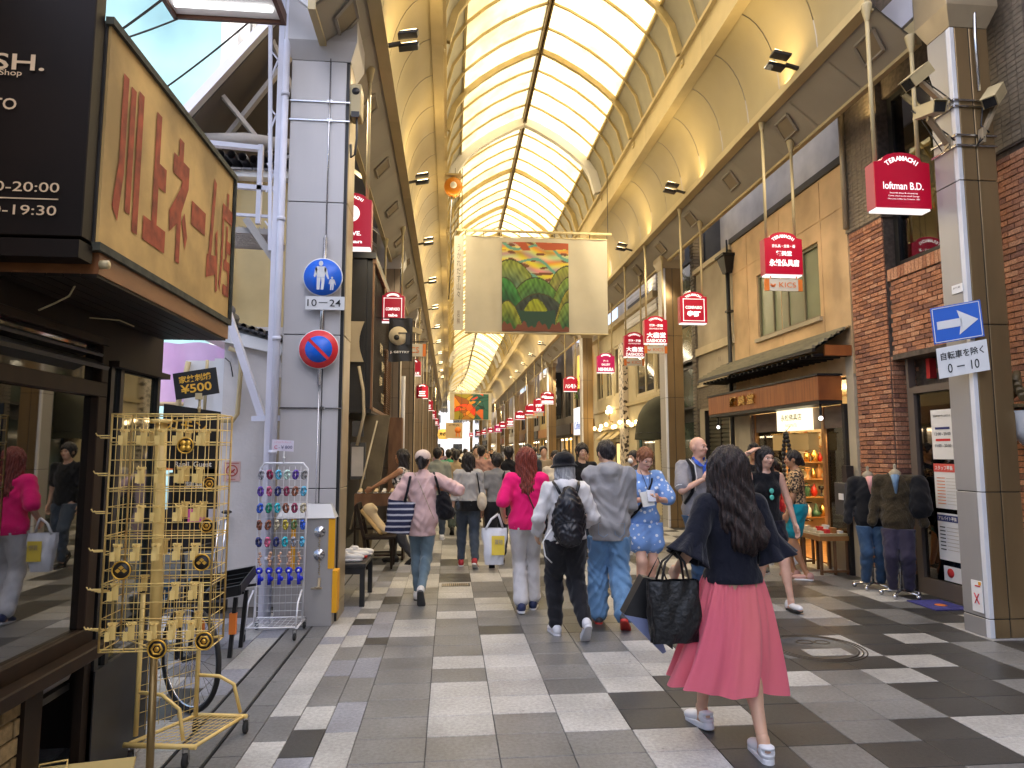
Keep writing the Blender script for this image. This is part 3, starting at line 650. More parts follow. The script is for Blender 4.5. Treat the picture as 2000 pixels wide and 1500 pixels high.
om = [M['gold'], mat('white_china', (.75,.73,.68), .2), mat('black_lacquer', (.01,.01,.01), .2), mat('dark_jade', (.03,.09,.05), .3), mat('red_lacquer', (.4,.02,.01), .3), M['woodo'], M['gold']]
nm = ['brass', 'white china', 'black lacquer', 'green', 'red lacquer', 'wooden', 'gold']
OC = {}
for y0_, y1_, xx in ((8.62, 9.12, 5.48), (10.4, 11.28, 5.48), (9.25, 10.25, 6.33)):
    for z in (.514, .794, 1.064, 1.334, 1.594):
        y = y0_+.06; cnt_ = 0; lev_ = {.514:'lowest',.794:'second',1.064:'middle',1.334:'fourth',1.594:'top'}[z]; bay_ = 'right' if y0_ < 9 else 'left' if xx < 6 else 'doorway'
        while y < y1_-.04:
            k, c = rnd.randrange(5), rnd.choice((0,0,0,1,1,2,3,4,5,6))
            if (k, c) not in OC: OC[(k, c)] = MB().lathe(profs[k], n=10).mesh('ornament', om[c])
            o = link('ornament', OC[(k, c)]); o.location = (xx+rnd.uniform(0, .2), y, z); sc = rnd.uniform(.8, 1.15); o.scale = (sc, sc, sc)
            cnt_ += 1; tag(o, f'small {nm[c]} ornament, {ORDN[cnt_-1]} from the right on the {lev_} shelf of the {bay_} display', 'ornament', 'ornaments on the lit shop shelves'); y += rnd.uniform(.08, .13)
for lv_, z in (('low',.45),('second',.8),('middle',1.12),('fourth',1.42),('top',1.7)):
    part('shelf', MB().box(5.45,11.5,z-.014,7.35,11.84,z), M['woodo'], b2); k = 0
    for i in range(13):
        c = rnd.choice((0,0,1,1,2,2,3,4,5,6)); kk = rnd.randrange(5)
        if (kk, c) not in OC: OC[(kk, c)] = MB().lathe(profs[kk], n=10).mesh('ornament', om[c])
        o = link('ornament', OC[(kk, c)]); o.location = (5.55+i*.14, 11.6+rnd.uniform(-.05,.1), z); sc = rnd.uniform(.9,1.4); o.scale = (sc,sc,sc)
        tag(o, f'small {nm[c]} ornament, {ORDN[i]} inwards on the {lv_} shelf along the far side wall', 'ornament', 'ornaments on the lit shop shelves')
# lit sign, hanging lantern panel, prayer beads
t = thing('shop_sign', 'lit white sign board with black characters over the altar goods shop door', 'sign', (5.2, 9.8, 1.9))
m = MB(); m.box(5.20, 9.36, 1.92, 5.29, 10.28, 2.24); part('light_box', m, mat('lit_cream', (.8,.7,.45), .5, emit=(1,.86,.55), es=.45), t)
text('永松佛具店', (5.195, 9.82, 2.12), U, V, .62, .1, M['black'], t, .01); text('NAGAMATSU', (5.195, 9.82, 2.0), U, V, .36, .05, M['black'], t)
t = thing('hanging_lamp', 'square bronze paper lamp hanging in the altar goods shop doorway', 'lamp', (5.3, 9.8, 1.6))
m = MB(); m.box(5.14, 9.25, 1.62, 5.30, 10.32, 1.87); part('shade', m, mat('bronze_shade', (.33,.22,.08), .4, metal=.5, emit=(.9,.55,.2), es=.05), t)
m = MB(); m.tube([(5.2, 10.0, 1.87), (5.2, 10.0, 1.95)], .006, 6); m.box(5.12, 9.23, 1.865, 5.32, 10.34, 1.88); part('hanger', m, M['gold'], t)
t = thing('bead_string', 'giant black prayer bead loop hanging at the shop door', 'beads', (5.05, 9.6, 1.1))
m = MB()
for s_ in (-1, 1):
    for i in range(11):
        m.ball((5.05, 9.72+s_*(.03+.02*i if i < 3 else .085), 1.82-.062*i), .036, 6)
m.ball((5.05, 9.72, 1.86), .045, 6); part('bead', m, M['black'], t)
m = MB(); m.tube([(5.05,9.72,1.9),(5.12,9.72,1.98)], .005, 5); part('hook', m, M['gold'], t)
# bulbs under the fascia
for y in (8.62, 12.1):
    t = thing('pendant_bulb', 'bare white bulb hanging under the wooden fascia, ' + ('nearest the brick pillar' if y < 10 else 'at its far end'), 'bulb', (4.98, y, 2.1))
    m = MB(); m.tube([(4.98,y,2.24),(4.98,y,2.08)], .018, 6); part('socket', m, M['black'], t); m = MB(); m.ball((4.98,y,2.05), .028, 6); part('bulb', m, M['lampc'], t)
# drainpipe
t = thing('drainpipe', 'black drainpipe with a funnel shaped hopper between the tan and grey facades', 'drainpipe', (5.2, 11.95, 3))
m = MB(); m.tube([(5.2,11.98,0),(5.2,11.98,4.95)], .04, 8); m.tube([(5.2,11.98,5.3),(5.2,11.98,5.6)], .018, 6); part('pipe', m, M['black'], t)
m = MB(); m.add([(5.14,11.9,4.95),(5.26,11.9,4.95),(5.26,12.06,4.95),(5.14,12.06,4.95),(5.06,11.8,5.28),(5.3,11.8,5.28),(5.3,12.16,5.28),(5.06,12.16,5.28)], [(0,1,5,4),(1,2,6,5),(2,3,7,6),(3,0,4,7),(4,5,6,7),(3,2,1,0)])
m.box(5.04, 11.78, 5.25, 5.3, 12.18, 5.3); part('hopper', m, M['black'], t)
m = MB()
for z in (3.2, 4.2): m.box(5.15, 11.92, z, 5.27, 12.04, z+.04)
part('bracket', m, M['dark'], t)
# ---------------- B3: weathered grey facade with shutter ----------------
b3 = thing('grey_facade_building', 'weathered greyish beige facade with a roller shutter, left of the tan shop', 'building', (5.6, 12.9, 0))
m = MB(); wallx(m, 5.30, .3, 11.93, 13.85, 0, 5.4, [(12.35, 13.6, 0, 2.45)]); m.box(5.6, 11.93, 2.6, 9, 13.85, 5.4); part('wall', m, M['beige'], b3)
m = MB(); m.box(5.24, 11.93, 3.62, 5.30, 13.85, 3.78); m.box(5.26, 11.93, 2.95, 5.3, 13.85, 3.0); m.box(5.22, 11.93, 5.4, 5.62, 13.85, 5.5); part('moulding', m, mat('pale_moulding', (.52,.44,.29), .7, var=.1), b3)
m = MB()
for z in np.arange(2.5, 2.94, .062):
    for y in np.arange(11.95, 13.8, .2): m.box(5.28, y, z, 5.3, y+.19, z+.055)
tag(part('wall_tile', m, M['smalltile'], b3), kind='stuff')
m = MB(); m.box(5.42, 12.35, 0, 5.44, 13.6, 2.45)
for z in np.arange(.02, 2.4, .085): m.box(5.395, 12.36, z, 5.43, 13.59, z+.062)
part('roller_shutter', m, M['shutter'], b3); m = MB(); m.box(5.31, 12.30, 0, 5.42, 12.36, 2.5); m.box(5.31, 13.58, 0, 5.42, 13.64, 2.5); m.box(5.38, 12.95, 0, 5.42, 13.0, 2.4); part('shutter_guide', m, M['dark'], b3)
text('11', (5.298, 12.7, 3.42), U, V, None, .09, M['black'], b3)
# ---------------- B4: dark glazed building behind the second column ----------------
b4 = thing('glazed_building', 'narrow dark glazed shop building with a ribbed brick edge behind the second column', 'building', (5.6, 15, 0))
m = MB(); m.box(5.55, 13.9, 0, 9, 16.4, 7.0); part('wall', m, M['greyd'], b4)
m = MB()
for z in np.arange(0, 6.4, .075): m.box(5.26, 13.88, z, 5.5, 14.1, z+.055); m.box(5.26, 16.25, z, 5.5, 16.45, z+.055)
m.box(5.29, 13.9, 0, 5.5, 14.08, 6.4); m.box(5.29, 16.27, 0, 5.5, 16.43, 6.4); tag(part('brick_edge', m, M['smalltile'], b4), kind='stuff')
for z0, z1 in ((.1, 2.3), (2.55, 3.5), (3.6, 4.5), (4.6, 5.9)): window_x(b4, 5.34, 14.12, 16.22, z0, z1, 2, M['black'], mat('green_glass', (.06,.08,.065), .08, var=.6, vs=1.5, spec=.9))
# ---------------- B5: cream corner building with cafe ----------------
b5 = thing('corner_building', 'cream rounded corner building with tall windows, speckled pillar and a cafe below', 'building', (5.8, 20, 0))
m = MB(); wallx(m, 5.35, .3, 16.5, 24.5, 2.35, 5.6, [(17.15, 18.9, 3.15, 4.4), (16.6, 17.0, 3.15, 4.4), (20.5, 21.5, 3.4, 5.0), (21.8, 22.8, 3.4, 5.0), (23.1, 24.0, 3.4, 5.0)]); m.box(5.66, 16.5, 2.6, 10, 24.5, 5.5)
wallx(m, 5.35, .3, 16.5, 24.5, 0, 2.35, [(17.2, 18.9, 0, 2.05), (20.4, 21.6, .7, 1.9), (22.1, 23.6, 0, 2.0)]); part('wall', m, mat('cream_render', (.50,.43,.28), .8, var=.08, vs=2), b5)
m = MB(); m.box(5.28, 16.5, 2.95, 5.35, 24.5, 3.05); m.box(5.26, 16.5, 2.32, 5.35, 24.5, 2.38); m.box(5.15, 16.5, 5.55, 5.4, 24.5, 5.72); part('moulding', m, M['cream'], b5)
m = MB(); m.box(5.2, 19.75, 0, 5.36, 20.25, 4.9); part('speckled_pillar', m, mat('terrazzo', (.05,.04,.035), .4, col2=(.62,.55,.46), vs=9, thr=(.43,.47), detail=1), b5)
wf = mat('cream_frame', (.55,.47,.30), .5)
window_x(b5, 5.37, 17.15, 18.9, 3.15, 4.4, 2, wf, M['glassd'], .09); window_x(b5, 5.37, 16.6, 17.0, 3.15, 4.4, 1, wf, M['glassd'], .06)
for a in (20.5, 21.8, 23.1): window_x(b5, 5.38, a, a+1.0, 3.4, 5.0, 2, wf, M['glassd'], .08)
m = MB(); m.box(5.5, 17.6, 3.2, 5.56, 18.1, 4.3); part('orange_pillar', m, M['orange'], b5)
d_ = part('door', MB().box(5.42, 17.2, 0, 5.47, 18.9, .25).box(5.42, 17.2, .25, 5.47, 17.36, 2.05).box(5.42, 18.74, .25, 5.47, 18.9, 2.05).box(5.42, 17.36, 1.95, 5.47, 18.74, 2.05), mat('teal_frame', (.02,.09,.10), .4), b5)
m = MB(); m.box(5.44, 17.36, .25, 5.45, 18.74, 1.95); part('pane', m, M['glassd'], d_)
m = MB(); m.box(5.46, 17.4, .3, 5.5, 18.7, 1.9); part('door_poster', m, mat('orange_red_art', (.5,.08,.02), .7, col2=(.75,.35,.1), vs=3), b5)
window_x(b5, 5.40, 20.4, 21.6, .7, 1.9, 2, M['black'], mat('lit_cafe_pane', (.5,.4,.2), .3, emit=(1,.65,.25), es=.35)); window_x(b5, 5.40, 22.1, 23.6, 0, 2.0, 2, M['black'], mat('lit_cafe_door', (.5,.4,.2), .3, emit=(1,.7,.35), es=.4))
m = MB(); m.box(5.27, 16.52, 5.25, 5.35, 19.7, 6.4); 
for z in np.arange(5.3, 6.3, .13): m.box(5.25, 16.52, z, 5.27, 19.7, z+.1)
m.box(5.2, 17.3, 5.6, 5.26, 19.1, 5.85, 1); part('vent_box', m, [M['white'], M['black']], b5)
for y in (20.4, 21.3, 22.4):
    t = thing('striped_awning', f'small yellow striped awning over the cafe front, {("right","middle","left")[(20.4,21.3,22.4).index(y)]} one', 'awning', (5.1, y, 2.1), 'striped cafe awnings')
    m = MB()
    for i in range(8): m.quad((5.34,y+i*.09,2.25),(5.02,y+i*.09,1.98),(5.02,y+(i+1)*.09,1.98),(5.34,y+(i+1)*.09,2.25), i % 2)
    m.quad((5.34,y,2.24),(5.02,y,1.97),(5.02,y+.72,1.97),(5.34,y+.72,2.24), 1); part('canopy', m, [mat('mustard_cloth', (.5,.36,.1), .8), M['dark']], t)
    m = MB(); m.bar((5.34,y,2.0),(5.02,y,1.98),.015); m.bar((5.34,y+.72,2.0),(5.02,y+.72,1.98),.015); part('frame', m, M['dark'], t)
t = thing('dome_awning', 'dark olive domed awning beside the second right hand column', 'awning', (5.0, 15.9, 2.3))
m = MB(); m.grid(lambda u, v: (5.34-.75*math.sin(v*math.pi/2)*math.sin(u*math.pi), 16.3-.55*math.cos(u*math.pi)-0, 2.05+.95*math.cos(v*math.pi/2)), 12, 6)
m.grid(lambda u, v: (5.34-.75*math.sin(u*math.pi)*(1+.03*math.sin(u*60)*v), 16.3-.55*math.cos(u*math.pi), 2.05-.16*v), 24, 1); part('canopy', m, mat('olive_canvas', (.05,.05,.03), .8, var=.2), t)
m = MB(); m.tube([(5.34-.75*math.sin(u*math.pi/8), 16.3-.55*math.cos(u*math.pi/8), 2.05) for u in range(9)], .012, 5); part('frame', m, M['black'], t)
# string of globe lamps over the cafe
for k, y in enumerate(np.arange(16.8, 24.2, .62)):
    t = link('globe_lamp', MB().ball((5.15+.06*math.sin(k*2), y, 2.42+.07*math.sin(k*1.7)), .06, 6).mesh('globe_lamp', M['lampw'])); tag(t, f'small glowing round bulb over the cafe front, {ORDN[k]} from the right along the string', 'lamp', 'round bulbs strung along the cafe front')
t = thing('wall_lamp', 'brass branched wall lamp with three bulbs on the cream cafe facade', 'lamp', (5.25, 21.6, 2.6))
m = MB(); m.tube([(5.33,21.6,2.55),(5.2,21.6,2.6),(5.2,21.6,2.95)], .02, 5); m.tube([(5.2,21.4,2.85),(5.2,21.6,2.75),(5.2,21.8,2.85)], .015, 5); part('arm', m, M['gold'], t)
m = MB(); m.ball((5.2,21.6,3.02),.07,6); m.ball((5.2,21.38,2.9),.07,6); m.ball((5.2,21.82,2.9),.07,6); part('bulb', m, M['lampw'], t)
# ---------------- generic receding shop houses ----------------
def shophouse(side, y0, y1, h, wall, label, lit=(1,.7,.35), fascia=None, shopz=2.4, frames=None, nwin=2, txt=None, glow=.7, wf=None):
    """side=+1: right hand (faces -X); -1: left hand (faces +X)"""
    yb = (y0+y1)/2; f = 5.38+bend(yb) if side > 0 else -2.0+bend(yb); s = side
    t = thing('shop_building', label, 'building', (f+s*1, yb, 0), 'shop buildings lining the arcade')
    m = MB(); n = nwin; wz0, wz1 = shopz+.75, min(h-.5, shopz+2.1); W_ = (y1-y0)/n
    holes = [(y0+W_*i+W_*.18, y0+W_*(i+1)-W_*.18, wz0, wz1) for i in range(n)]
    a, b = (f, .25) if s > 0 else (f-.25, .25)
    wallx(m, a, b, y0+.01, y1-.01, shopz, h, holes); wallx(m, a, b, y0+.01, y1-.01, 0, shopz, [(y0+.3, y1-.3, 0, shopz-.15)])
    xa, xb = f+s*.25, f+s*4; m.box(xa, y0+.01, shopz, xb, y1-.01, h-.05); m.box(f+s*1.4, y0+.01, 0, f+s*1.5, y1-.01, shopz); m.box(f, y0+.01, h, xb, y1-.01, h+.12)
    part('wall', m, wall, t)
    for hh in holes: window_x(t, f+s*.06, *hh, n=2, fm=wf or M['dark'], gm=M['glassd'], depth=s*.08)
    m = MB(); m.box(f-s*.12, y0+.1, shopz-.05, f+s*.02, y1-.1, shopz+.42); part('fascia', m, fascia or M['woodm'], t)
    if txt: text(txt, (f-s*.125, yb, shopz+.19), (0,-s,0), (0,0,1), min((y1-y0)*.6, 2.6), .24, M['paper'], t, .02)
    m = MB(); m.box(f+s*.5, y0+.4, shopz-.22, f+s*.8, y1-.4, shopz-.17); part('lamp_strip', m, ltmat('shop_glow', lit, 5*glow), t)
    m = MB(); gl = mat('shop_stock', (.35,.25,.14), .7, col2=(.6,.55,.45), vs=7, thr=(.45,.55))
    for i in range(int((y1-y0)/.5)):
        yy = y0+.35+i*.5; hh = rnd.uniform(.7, 1.7); m.box(f+s*rnd.uniform(.6,1.0), yy, 0, f+s*1.4, yy+.42, hh)
    part('display_shelves', m, gl, t)
    m = MB(); k = max(2, int((y1-y0)/1.2))
    for i in range(k+1): yy = y0+.3+(y1-y0-.6)*i/k; m.box(f+s*.05, yy-.03, 0, f+s*.13, yy+.03, shopz-.15)
    part('shopfront_frame', m, M['dark'], t)
    return t
def rw(c, n): return mat(n, c, .8, var=.12, vs=1.5)
RS = [(1, 24.6, 29.0, 5.9, rw((.42,.34,.22), 'sand_render'), 'sand coloured shop building just past the cream corner building', (1,.75,.45), M['woodm'], ''),
 (1, 29.1, 34.5, 6.3, rw((.10,.085,.07), 'dark_brown_render'), 'dark brown shop building behind the fourth right hand column', (1,.62,.25), M['black'], ''),
 (1, 34.6, 40, 5.7, rw((.46,.36,.18), 'ochre_render'), 'ochre shop building around the fifth right hand column', (1,.7,.3), M['woodo'], ''),
 (1, 40.1, 47, 6.2, rw((.33,.30,.27), 'grey_render'), 'grey shop building in the middle distance on the right', (1,.85,.65), M['greyd'], ''),
 (1, 47.1, 55, 5.8, rw((.24,.15,.08), 'brown_tile'), 'brown shop building in the middle distance on the right', (1,.65,.3), M['woodm'], ''),
 (1, 55.1, 64, 6.3, rw((.45,.42,.38), 'pale_grey_render'), 'pale shop building far down on the right', (1,.9,.75), M['white'], ''),
 (1, 64.1, 75, 6, rw((.3,.22,.14), 'tan_brown_render'), 'tan brown shop building near the far right end', (1,.7,.4), M['wood'], ''),
 (1, 75.1, 98, 6, rw((.36,.32,.27), 'end_render'), 'last visible shop building at the far right end of the arcade', (1,.85,.6), M['greyd'], ''),
 (-1, 15.6, 20.4, 6, rw((.34,.27,.17), 'left_sand_render'), 'sand coloured shop building on the left past the dark timber one', (1,.7,.4), M['woodm'], ''),
 (-1, 22.5, 29, 6.2, rw((.25,.19,.13), 'left_brown_render'), 'brown shop building on the left in the middle distance', (1,.75,.45), M['dark'], ''),
 (-1, 29.1, 38, 6, rw((.42,.37,.29), 'left_cream_render'), 'cream shop building on the left in the middle distance', (1,.85,.6), M['wood'], ''),
 (-1, 38.1, 52, 6.2, rw((.3,.26,.22), 'left_grey_render'), 'greyish shop building far along the left side', (1,.8,.5), M['greyd'], ''),
 (-1, 52.1, 70, 6, rw((.4,.33,.22), 'left_tan_render'), 'tan shop building further along the left side', (1,.75,.4), M['woodm'], ''),
 (-1, 70.1, 98, 6, rw((.33,.3,.26), 'left_end_render'), 'last shop building on the left before the bright end', (1,.8,.6), M['greyd'], '')]
for r in RS: shophouse(r[0], r[1], r[2], r[3], r[4], r[5], r[6], r[7], txt=r[8] or None)
# backing blocks: taller storeys above the shop fronts (seen over the eaves gap only)
# building closing the view far away
e = thing('end_building', 'pale building seen in bright daylight beyond the far end of the arcade', 'building', (-4, 150, 0))
m = MB(); m.box(-30, 150, 0, 20, 160, 14); part('wall', m, M['white'], e)
for i in range(10):
    for j in range(4): 
        m = MB(); m.box(-28+i*4.8, 149.9, 1.5+j*3.2, -26+i*4.8, 149.98, 3.2+j*3.2); part('window', m, M['glassd'], e)
# ---------------- near left name-shop ----------------
WX = -1.70
M['signyel'] = mat('aged_yellow_sign', (.50,.32,.11), .7, var=.38, vs=2.6, bump=.1, bs=25)
M['panelbrown'] = mat('dark_brown_board', (.010,.005,.0025), .55, var=.5, vs=1.5, spec=.25)
M['frameb'] = mat('weathered_brown_frame', (.022,.011,.005), .6, spec=.3, var=.35, vs=9, stretch=(1,1,.3))
ns = thing('name_shop', 'old dark brown shop with a reflecting window, at the near left edge', 'building', (-3, 3, 0))
m = MB(); m.box(-6, .2, 0, -2.4, 4.1, 3.55); m.box(-2.4, 4.04, 0, -1.72, 4.1, 3.5); m.box(-2.4, .2, 2.25, -1.72, 4.1, 3.5); m.box(-1.75, .2, 0, -1.72, 1.4, 2.3); part('wall', m, M['woodd'], ns)
m = MB(); m.box(WX-.02, 3.46, 2.06, WX+.01, 4.1, 2.28); m.box(WX-.02, 1.0, 2.16, WX+.01, 3.46, 2.28); m.box(WX-.04, 3.44, 0, WX+.0, 3.5, 2.1); m.box(WX, 3.5, 2.03, WX+.05, 4.12, 2.06)
part('upper_board', m, M['woodd'], ns)
m = MB(); m.box(WX-.03, 1.2, .72, WX+.03, 3.44, .79); m.box(WX-.03, 1.2, 1.87, WX+.03, 3.44, 1.94); m.box(WX-.03, 3.36, .79, WX+.03, 3.44, 1.87); m.box(WX-.03, 1.2, 2.12, WX+.03, 3.44, 2.16); m.box(WX-.03, 3.38, 1.94, WX+.03, 3.44, 2.12)
wn = part('window', m, M['frameb'], ns, .004)
m = MB(); m.box(WX-.01, 1.2, .79, WX-.004, 3.36, 1.87); part('pane', m, mat('mirror_dark_glass', (.006,.007,.007), .015, spec=1, ior=2.3), wn)
m = MB(); m.box(WX+.0, 1.15, .66, WX+.10, 3.46, .72); part('sill', m, M['frameb'], wn, .006)
m = MB(); m.box(WX-.02, 1.2, 1.94, WX-.012, 3.38, 2.12); part('transom_pane', m, M['glassd'], wn)
m = MB(); m.obox((WX+.035, 2.3, 2.02), (0,1.06,0), (.035,0,-.018), (.004,0,.008)); m.obox((WX+.02, 2.3, 2.075), (0,1.06,0), (.02,0,-.01), (.003,0,.006)); part('louvre', m, mat('grey_louvre', (.06,.055,.045), .4, metal=.3), wn)
B = []; bricks_x(WX-.03, 1.2, 3.0, .02, .66, B, .16, .075, s=1)
m = MB(); m.box(WX-.25, 1.2, 0, WX-.03, 3.0, .66); part('brick_base', m, M['mortar'], ns)
_bk = M['brick']; M['brick'] = [mat(f'yellow_brick_{i}', c, .8, var=.25, vs=40, bump=.3, bs=90) for i, c in enumerate(((.26,.18,.075),(.22,.145,.06),(.30,.21,.10),(.16,.11,.05)))]; BC.clear()
lay(B, ns); M['brick'] = _bk; BC.clear()
m = MB(); m.box(WX-.05, 3.0, 0, WX+.0, 3.12, .66); part('post', m, M['frameb'], ns)
# dark niche with shelf and boxes
m = MB(); m.box(WX-.4, 3.12, .50, WX-.06, 3.44, .53); m.box(WX-.4, 3.12, .0, WX-.38, 3.44, .66); part('niche', m, M['dark'], ns)
# door frames and black panel
for y in (3.50, 3.60, 4.04):
    m = MB(); m.box(WX-.03, y, 0, WX+.015, y+.035, 2.03); part('door_frame', m, M['black'], ns)
m = MB(); m.box(WX-.01, 3.635, .55, WX-.004, 4.04, 2.03); m.box(WX-.01, 3.535, .0, WX-.004, 3.6, 2.03); part('door_pane', m, mat('green_black_glass', (.02,.026,.022), .03, spec=1, ior=2.0), ns)
m = MB(); m.box(WX-.02, 3.5, 0, WX+.022, 4.1, .56); part('door_panel', m, mat('black_scuffed_panel', (.018,.018,.02), .4, var=.5, vs=4), ns)
# projecting sign box
sb = thing('shop_sign', 'weathered yellow projecting sign with red characters over the name shop', 'sign', (-1.5, 3.3, 2.3))
m = MB(); m.box(-1.66, 2.535, 2.37, -1.31, 4.02, 3.24); part('sign_box', m, M['dark'], sb)
m = MB(); m.box(-1.31, 2.545, 2.375, -1.30, 4.015, 3.23); part('sign_face', m, M['signyel'], sb)
m = MB(); m.box(-1.315, 2.53, 3.225, -1.285, 4.03, 3.255); m.box(-1.315, 2.53, 2.345, -1.285, 4.03, 2.375); m.box(-1.315, 4.015, 2.375, -1.285, 4.03, 3.225); m.box(-1.66, 4.0, 2.37, -1.3, 4.025, 3.25)
part('edge_trim', m, mat('mossy_edge', (.05,.05,.035), .8, var=.4, vs=20), sb)
m = MB(); m.box(-1.66, 2.56, 2.262, -1.30, 4.02, 2.343); part('fascia', m, mat('orange_brown_wood', (.26,.10,.03), .5, col2=(.15,.055,.018), vs=8, stretch=(1,.3,2)), sb)
m = MB()
for i in range(6): m.box(-1.66+i*.06, 2.56, 2.25, -1.605+i*.06, 4.0, 2.262)
part('soffit_board', m, M['woodd'], sb)
m = MB(); m.lathe([(0,.0),(.016,.0),(.016,.03),(0,.03)], (-1.30, 2.57, 2.30), 10, 0, 'x'); part('bolt_cap', m, M['cream'], sb)
redp = mat('faded_red_lettering', (.30,.055,.022), .75, var=.4, vs=14)
# painted characters 川上ネーム店
m = MB()
def st(*pts): m.add([(-1.2965, a, b) for a, b in pts], [tuple(range(len(pts)))])
def c_(y0, y1, f):  # strokes in unit cell -> sign plane
    for poly in f: st(*[(y0+(y1-y0)*a, 2.50+.60*b) for a, b in poly])
c_(2.63, 2.85, [[(.1,1),(.3,1),(.3,.35),(.16,0),(-.05,.08),(.1,.4)], [(.4,.97),(.6,.97),(.6,.1),(.4,.1)], [(.7,1),(.92,1),(.92,0),(.7,0)]])
c_(2.88, 3.10, [[(.35,1),(.58,1),(.58,.64),(.92,.64),(.92,.46),(.58,.46),(.58,.17),(1,.17),(1,0),(0,0),(0,.17),(.35,.17)]])
c_(3.13, 3.35, [[(.35,1),(.6,1),(.6,.84),(.95,.84),(.95,.66),(.62,.42),(.62,.0),(.4,.0),(.4,.3),(.05,.2),(.0,.36),(.5,.6),(.6,.68),(.1,.68),(.1,.84),(.35,.84)], [(.66,.36),(.8,.44),(1,.26),(.9,.14)]])
c_(3.39, 3.58, [[(0,.60),(1,.60),(1,.40),(0,.40)]])
c_(3.62, 3.80, [[(.35,1),(.58,.97),(.36,.28),(.72,.30),(.64,.5),(.8,.56),(1,.0),(.82,-.03),(.76,.13),(0,.05),(0,.26),(.12,.27)]])
c_(3.82, 4.00, [[(.45,1),(.62,1),(.62,.86),(1,.86),(1,.72),(.25,.72),(.25,.35),(.12,0),(-.02,.08),(.08,.35),(.08,.86),(.45,.86)], [(.5,.68),(.64,.68),(.64,.54),(.95,.54),(.95,.42),(.64,.42),(.64,.34),(.5,.34)], [(.36,.34),(.92,.34),(.92,0),(.36,0),(.36,.1),(.78,.1),(.78,.24),(.36,.24)]])
part('painted_characters', m, redp, sb)
# dark panel facing the viewer
dp = thing('shop_sign', 'dark brown hanging board with cream lettering, at the upper left corner', 'sign', (-2, 2.5, 2.3))
m = MB(); m.box(-3.4, 2.46, 2.37, -1.315, 2.53, 5.2); part('board', m, M['panelbrown'], dp, .004)
m = MB(); m.box(-3.4, 2.44, 2.29, -1.31, 2.53, 2.355); part('lower_lip', m, M['panelbrown'], dp)
cr = mat('cream_lettering', (.70,.50,.30), .6); X_, Z_ = (1,0,0), (0,0,1)
text('ASH.', (-1.61, 2.455, 3.01), X_, Z_, .27, .062, cr, dp, .012)
text('Repair Shop', (-1.645, 2.455, 2.965), X_, Z_, .19, .028, cr, dp, .004)
text('KYOTO', (-1.665, 2.455, 2.85), X_, Z_, .21, .043, cr, dp, .014)
text('11:00-20:00', (-1.56, 2.455, 2.545), X_, Z_, .33, .036, cr, dp, .004); text('11:00-19:30', (-1.565, 2.455, 2.46), X_, Z_, .33, .036, cr, dp, .004)
m = MB(); m.box(-1.75, 2.456, 2.502, -1.40, 2.459, 2.506); part('rule_line', m, cr, dp)
t = thing('cable', 'loose cream cable dangling beneath the dark shop soffit', 'cable', (-1.6, 2.9, 2.2))
m = MB(); m.tube([(-1.45,2.7,2.26),(-1.5,2.75,2.22),(-1.58,2.8,2.2),(-1.64,2.8,2.17)], .004, 5); m.tube([(-1.5,3.3,2.2),(-1.52,3.2,2.21),(-1.6,3.1,2.2)], .003, 5); part('wire', m, M['cream'], t)
t = thing('small_bottle', 'small pale bottle standing inside the dark niche by the shop door', 'bottle', (-1.78, 3.28, 0))
m = MB(); m.lathe([(0,.0),(.03,0),(.03,.1),(.012,.13),(.012,.16),(0,.16)], (-1.78,3.28,.0), 12); part('bottle', m, M['cream'], t)
t = thing('tile_bundle', 'stack of grey scalloped pieces on the shelf in the dark niche', 'bundle', (-1.8, 3.28, .53))
m = MB()
for k in range(3):
    for i in range(4): m.lathe([(.02,-.12),(.035,-.1),(.035,.1),(.02,.12)], (-1.86+k*.05, 3.28, .56+.02*(i % 2)+.015*k), 8, 0, 'y')
part('piece', m, M['greywall'], t)
# unseen block added to keep the sun off the crossing
t = thing('added_shade_block', 'unseen tall block added at the near right corner to shade the crossing', 'building', (7, 0, 0))
m = MB(); m.box(5.6, -9, 0, 13, 2.9, 15); part('wall', m, M['beige'], t)
for j in range(3):
    for i in range(3): window_x(t, 5.54, -7.5+i*3.4, -5.5+i*3.4, 1.0+j*3.5, 2.8+j*3.5, 2, M['dark'])
# ---------------- yellow wire display ----------------
wy = mat('cream_coated_wire', (.74,.53,.18), .4, var=.08)
rk = thing('badge_display', 'cream wire display cage on a pole with hooks and a few gold badges', 'display rack', (-1.31, 3.3, 0))
m = MB(); m.tube([(-1.33,3.32,-.11),(-1.34,3.32,.72)], .017, 12); part('pole', m, mat('brass_tube', (.22,.15,.06), .35, metal=.7), rk)
m = MB(); m.tube([(-1.34,3.32,.72),(-1.36,3.32,1.75)], .026, 12); m.lathe([(.0,1.74),(.05,1.74),(.05,1.76),(0,1.76)], (-1.36,3.32,0), 12); part('sleeve', m, wy, rk)
m = MB(); m.lathe([(0,0),(.2,0),(.2,.02),(.03,.05),(.02,.06)], (-1.33,3.32,-.12), 16); part('base', m, M['dark'], rk)
x0, x1, z0, z1, yf, yb = -1.545, -1.075, .72, 1.78, 3.24, 3.44
def wgrid(fixed, ax, a0, a1, nz=15, na=9):
    m = MB()
    def p(a, z, o=0): return (a, fixed+o, z) if ax == 'x' else (fixed+o, a, z)
    for i in range(nz+1):
        z = z0+(z1-z0)*i/nz; m.tube([p(a0, z, -.002), p(a1, z, -.002)], .0034 if i in (0, nz) else .0021, 5)
        if i % 3 == 1: m.tube([p(a0, z+.012, -.004), p(a1, z+.012, -.004)], .003, 5)
    for i in range(na+1):
        a = a0+(a1-a0)*i/na; m.tube([p(a, z0), p(a, z1)], .005 if i in (0, na) else .0018, 5)
    return m
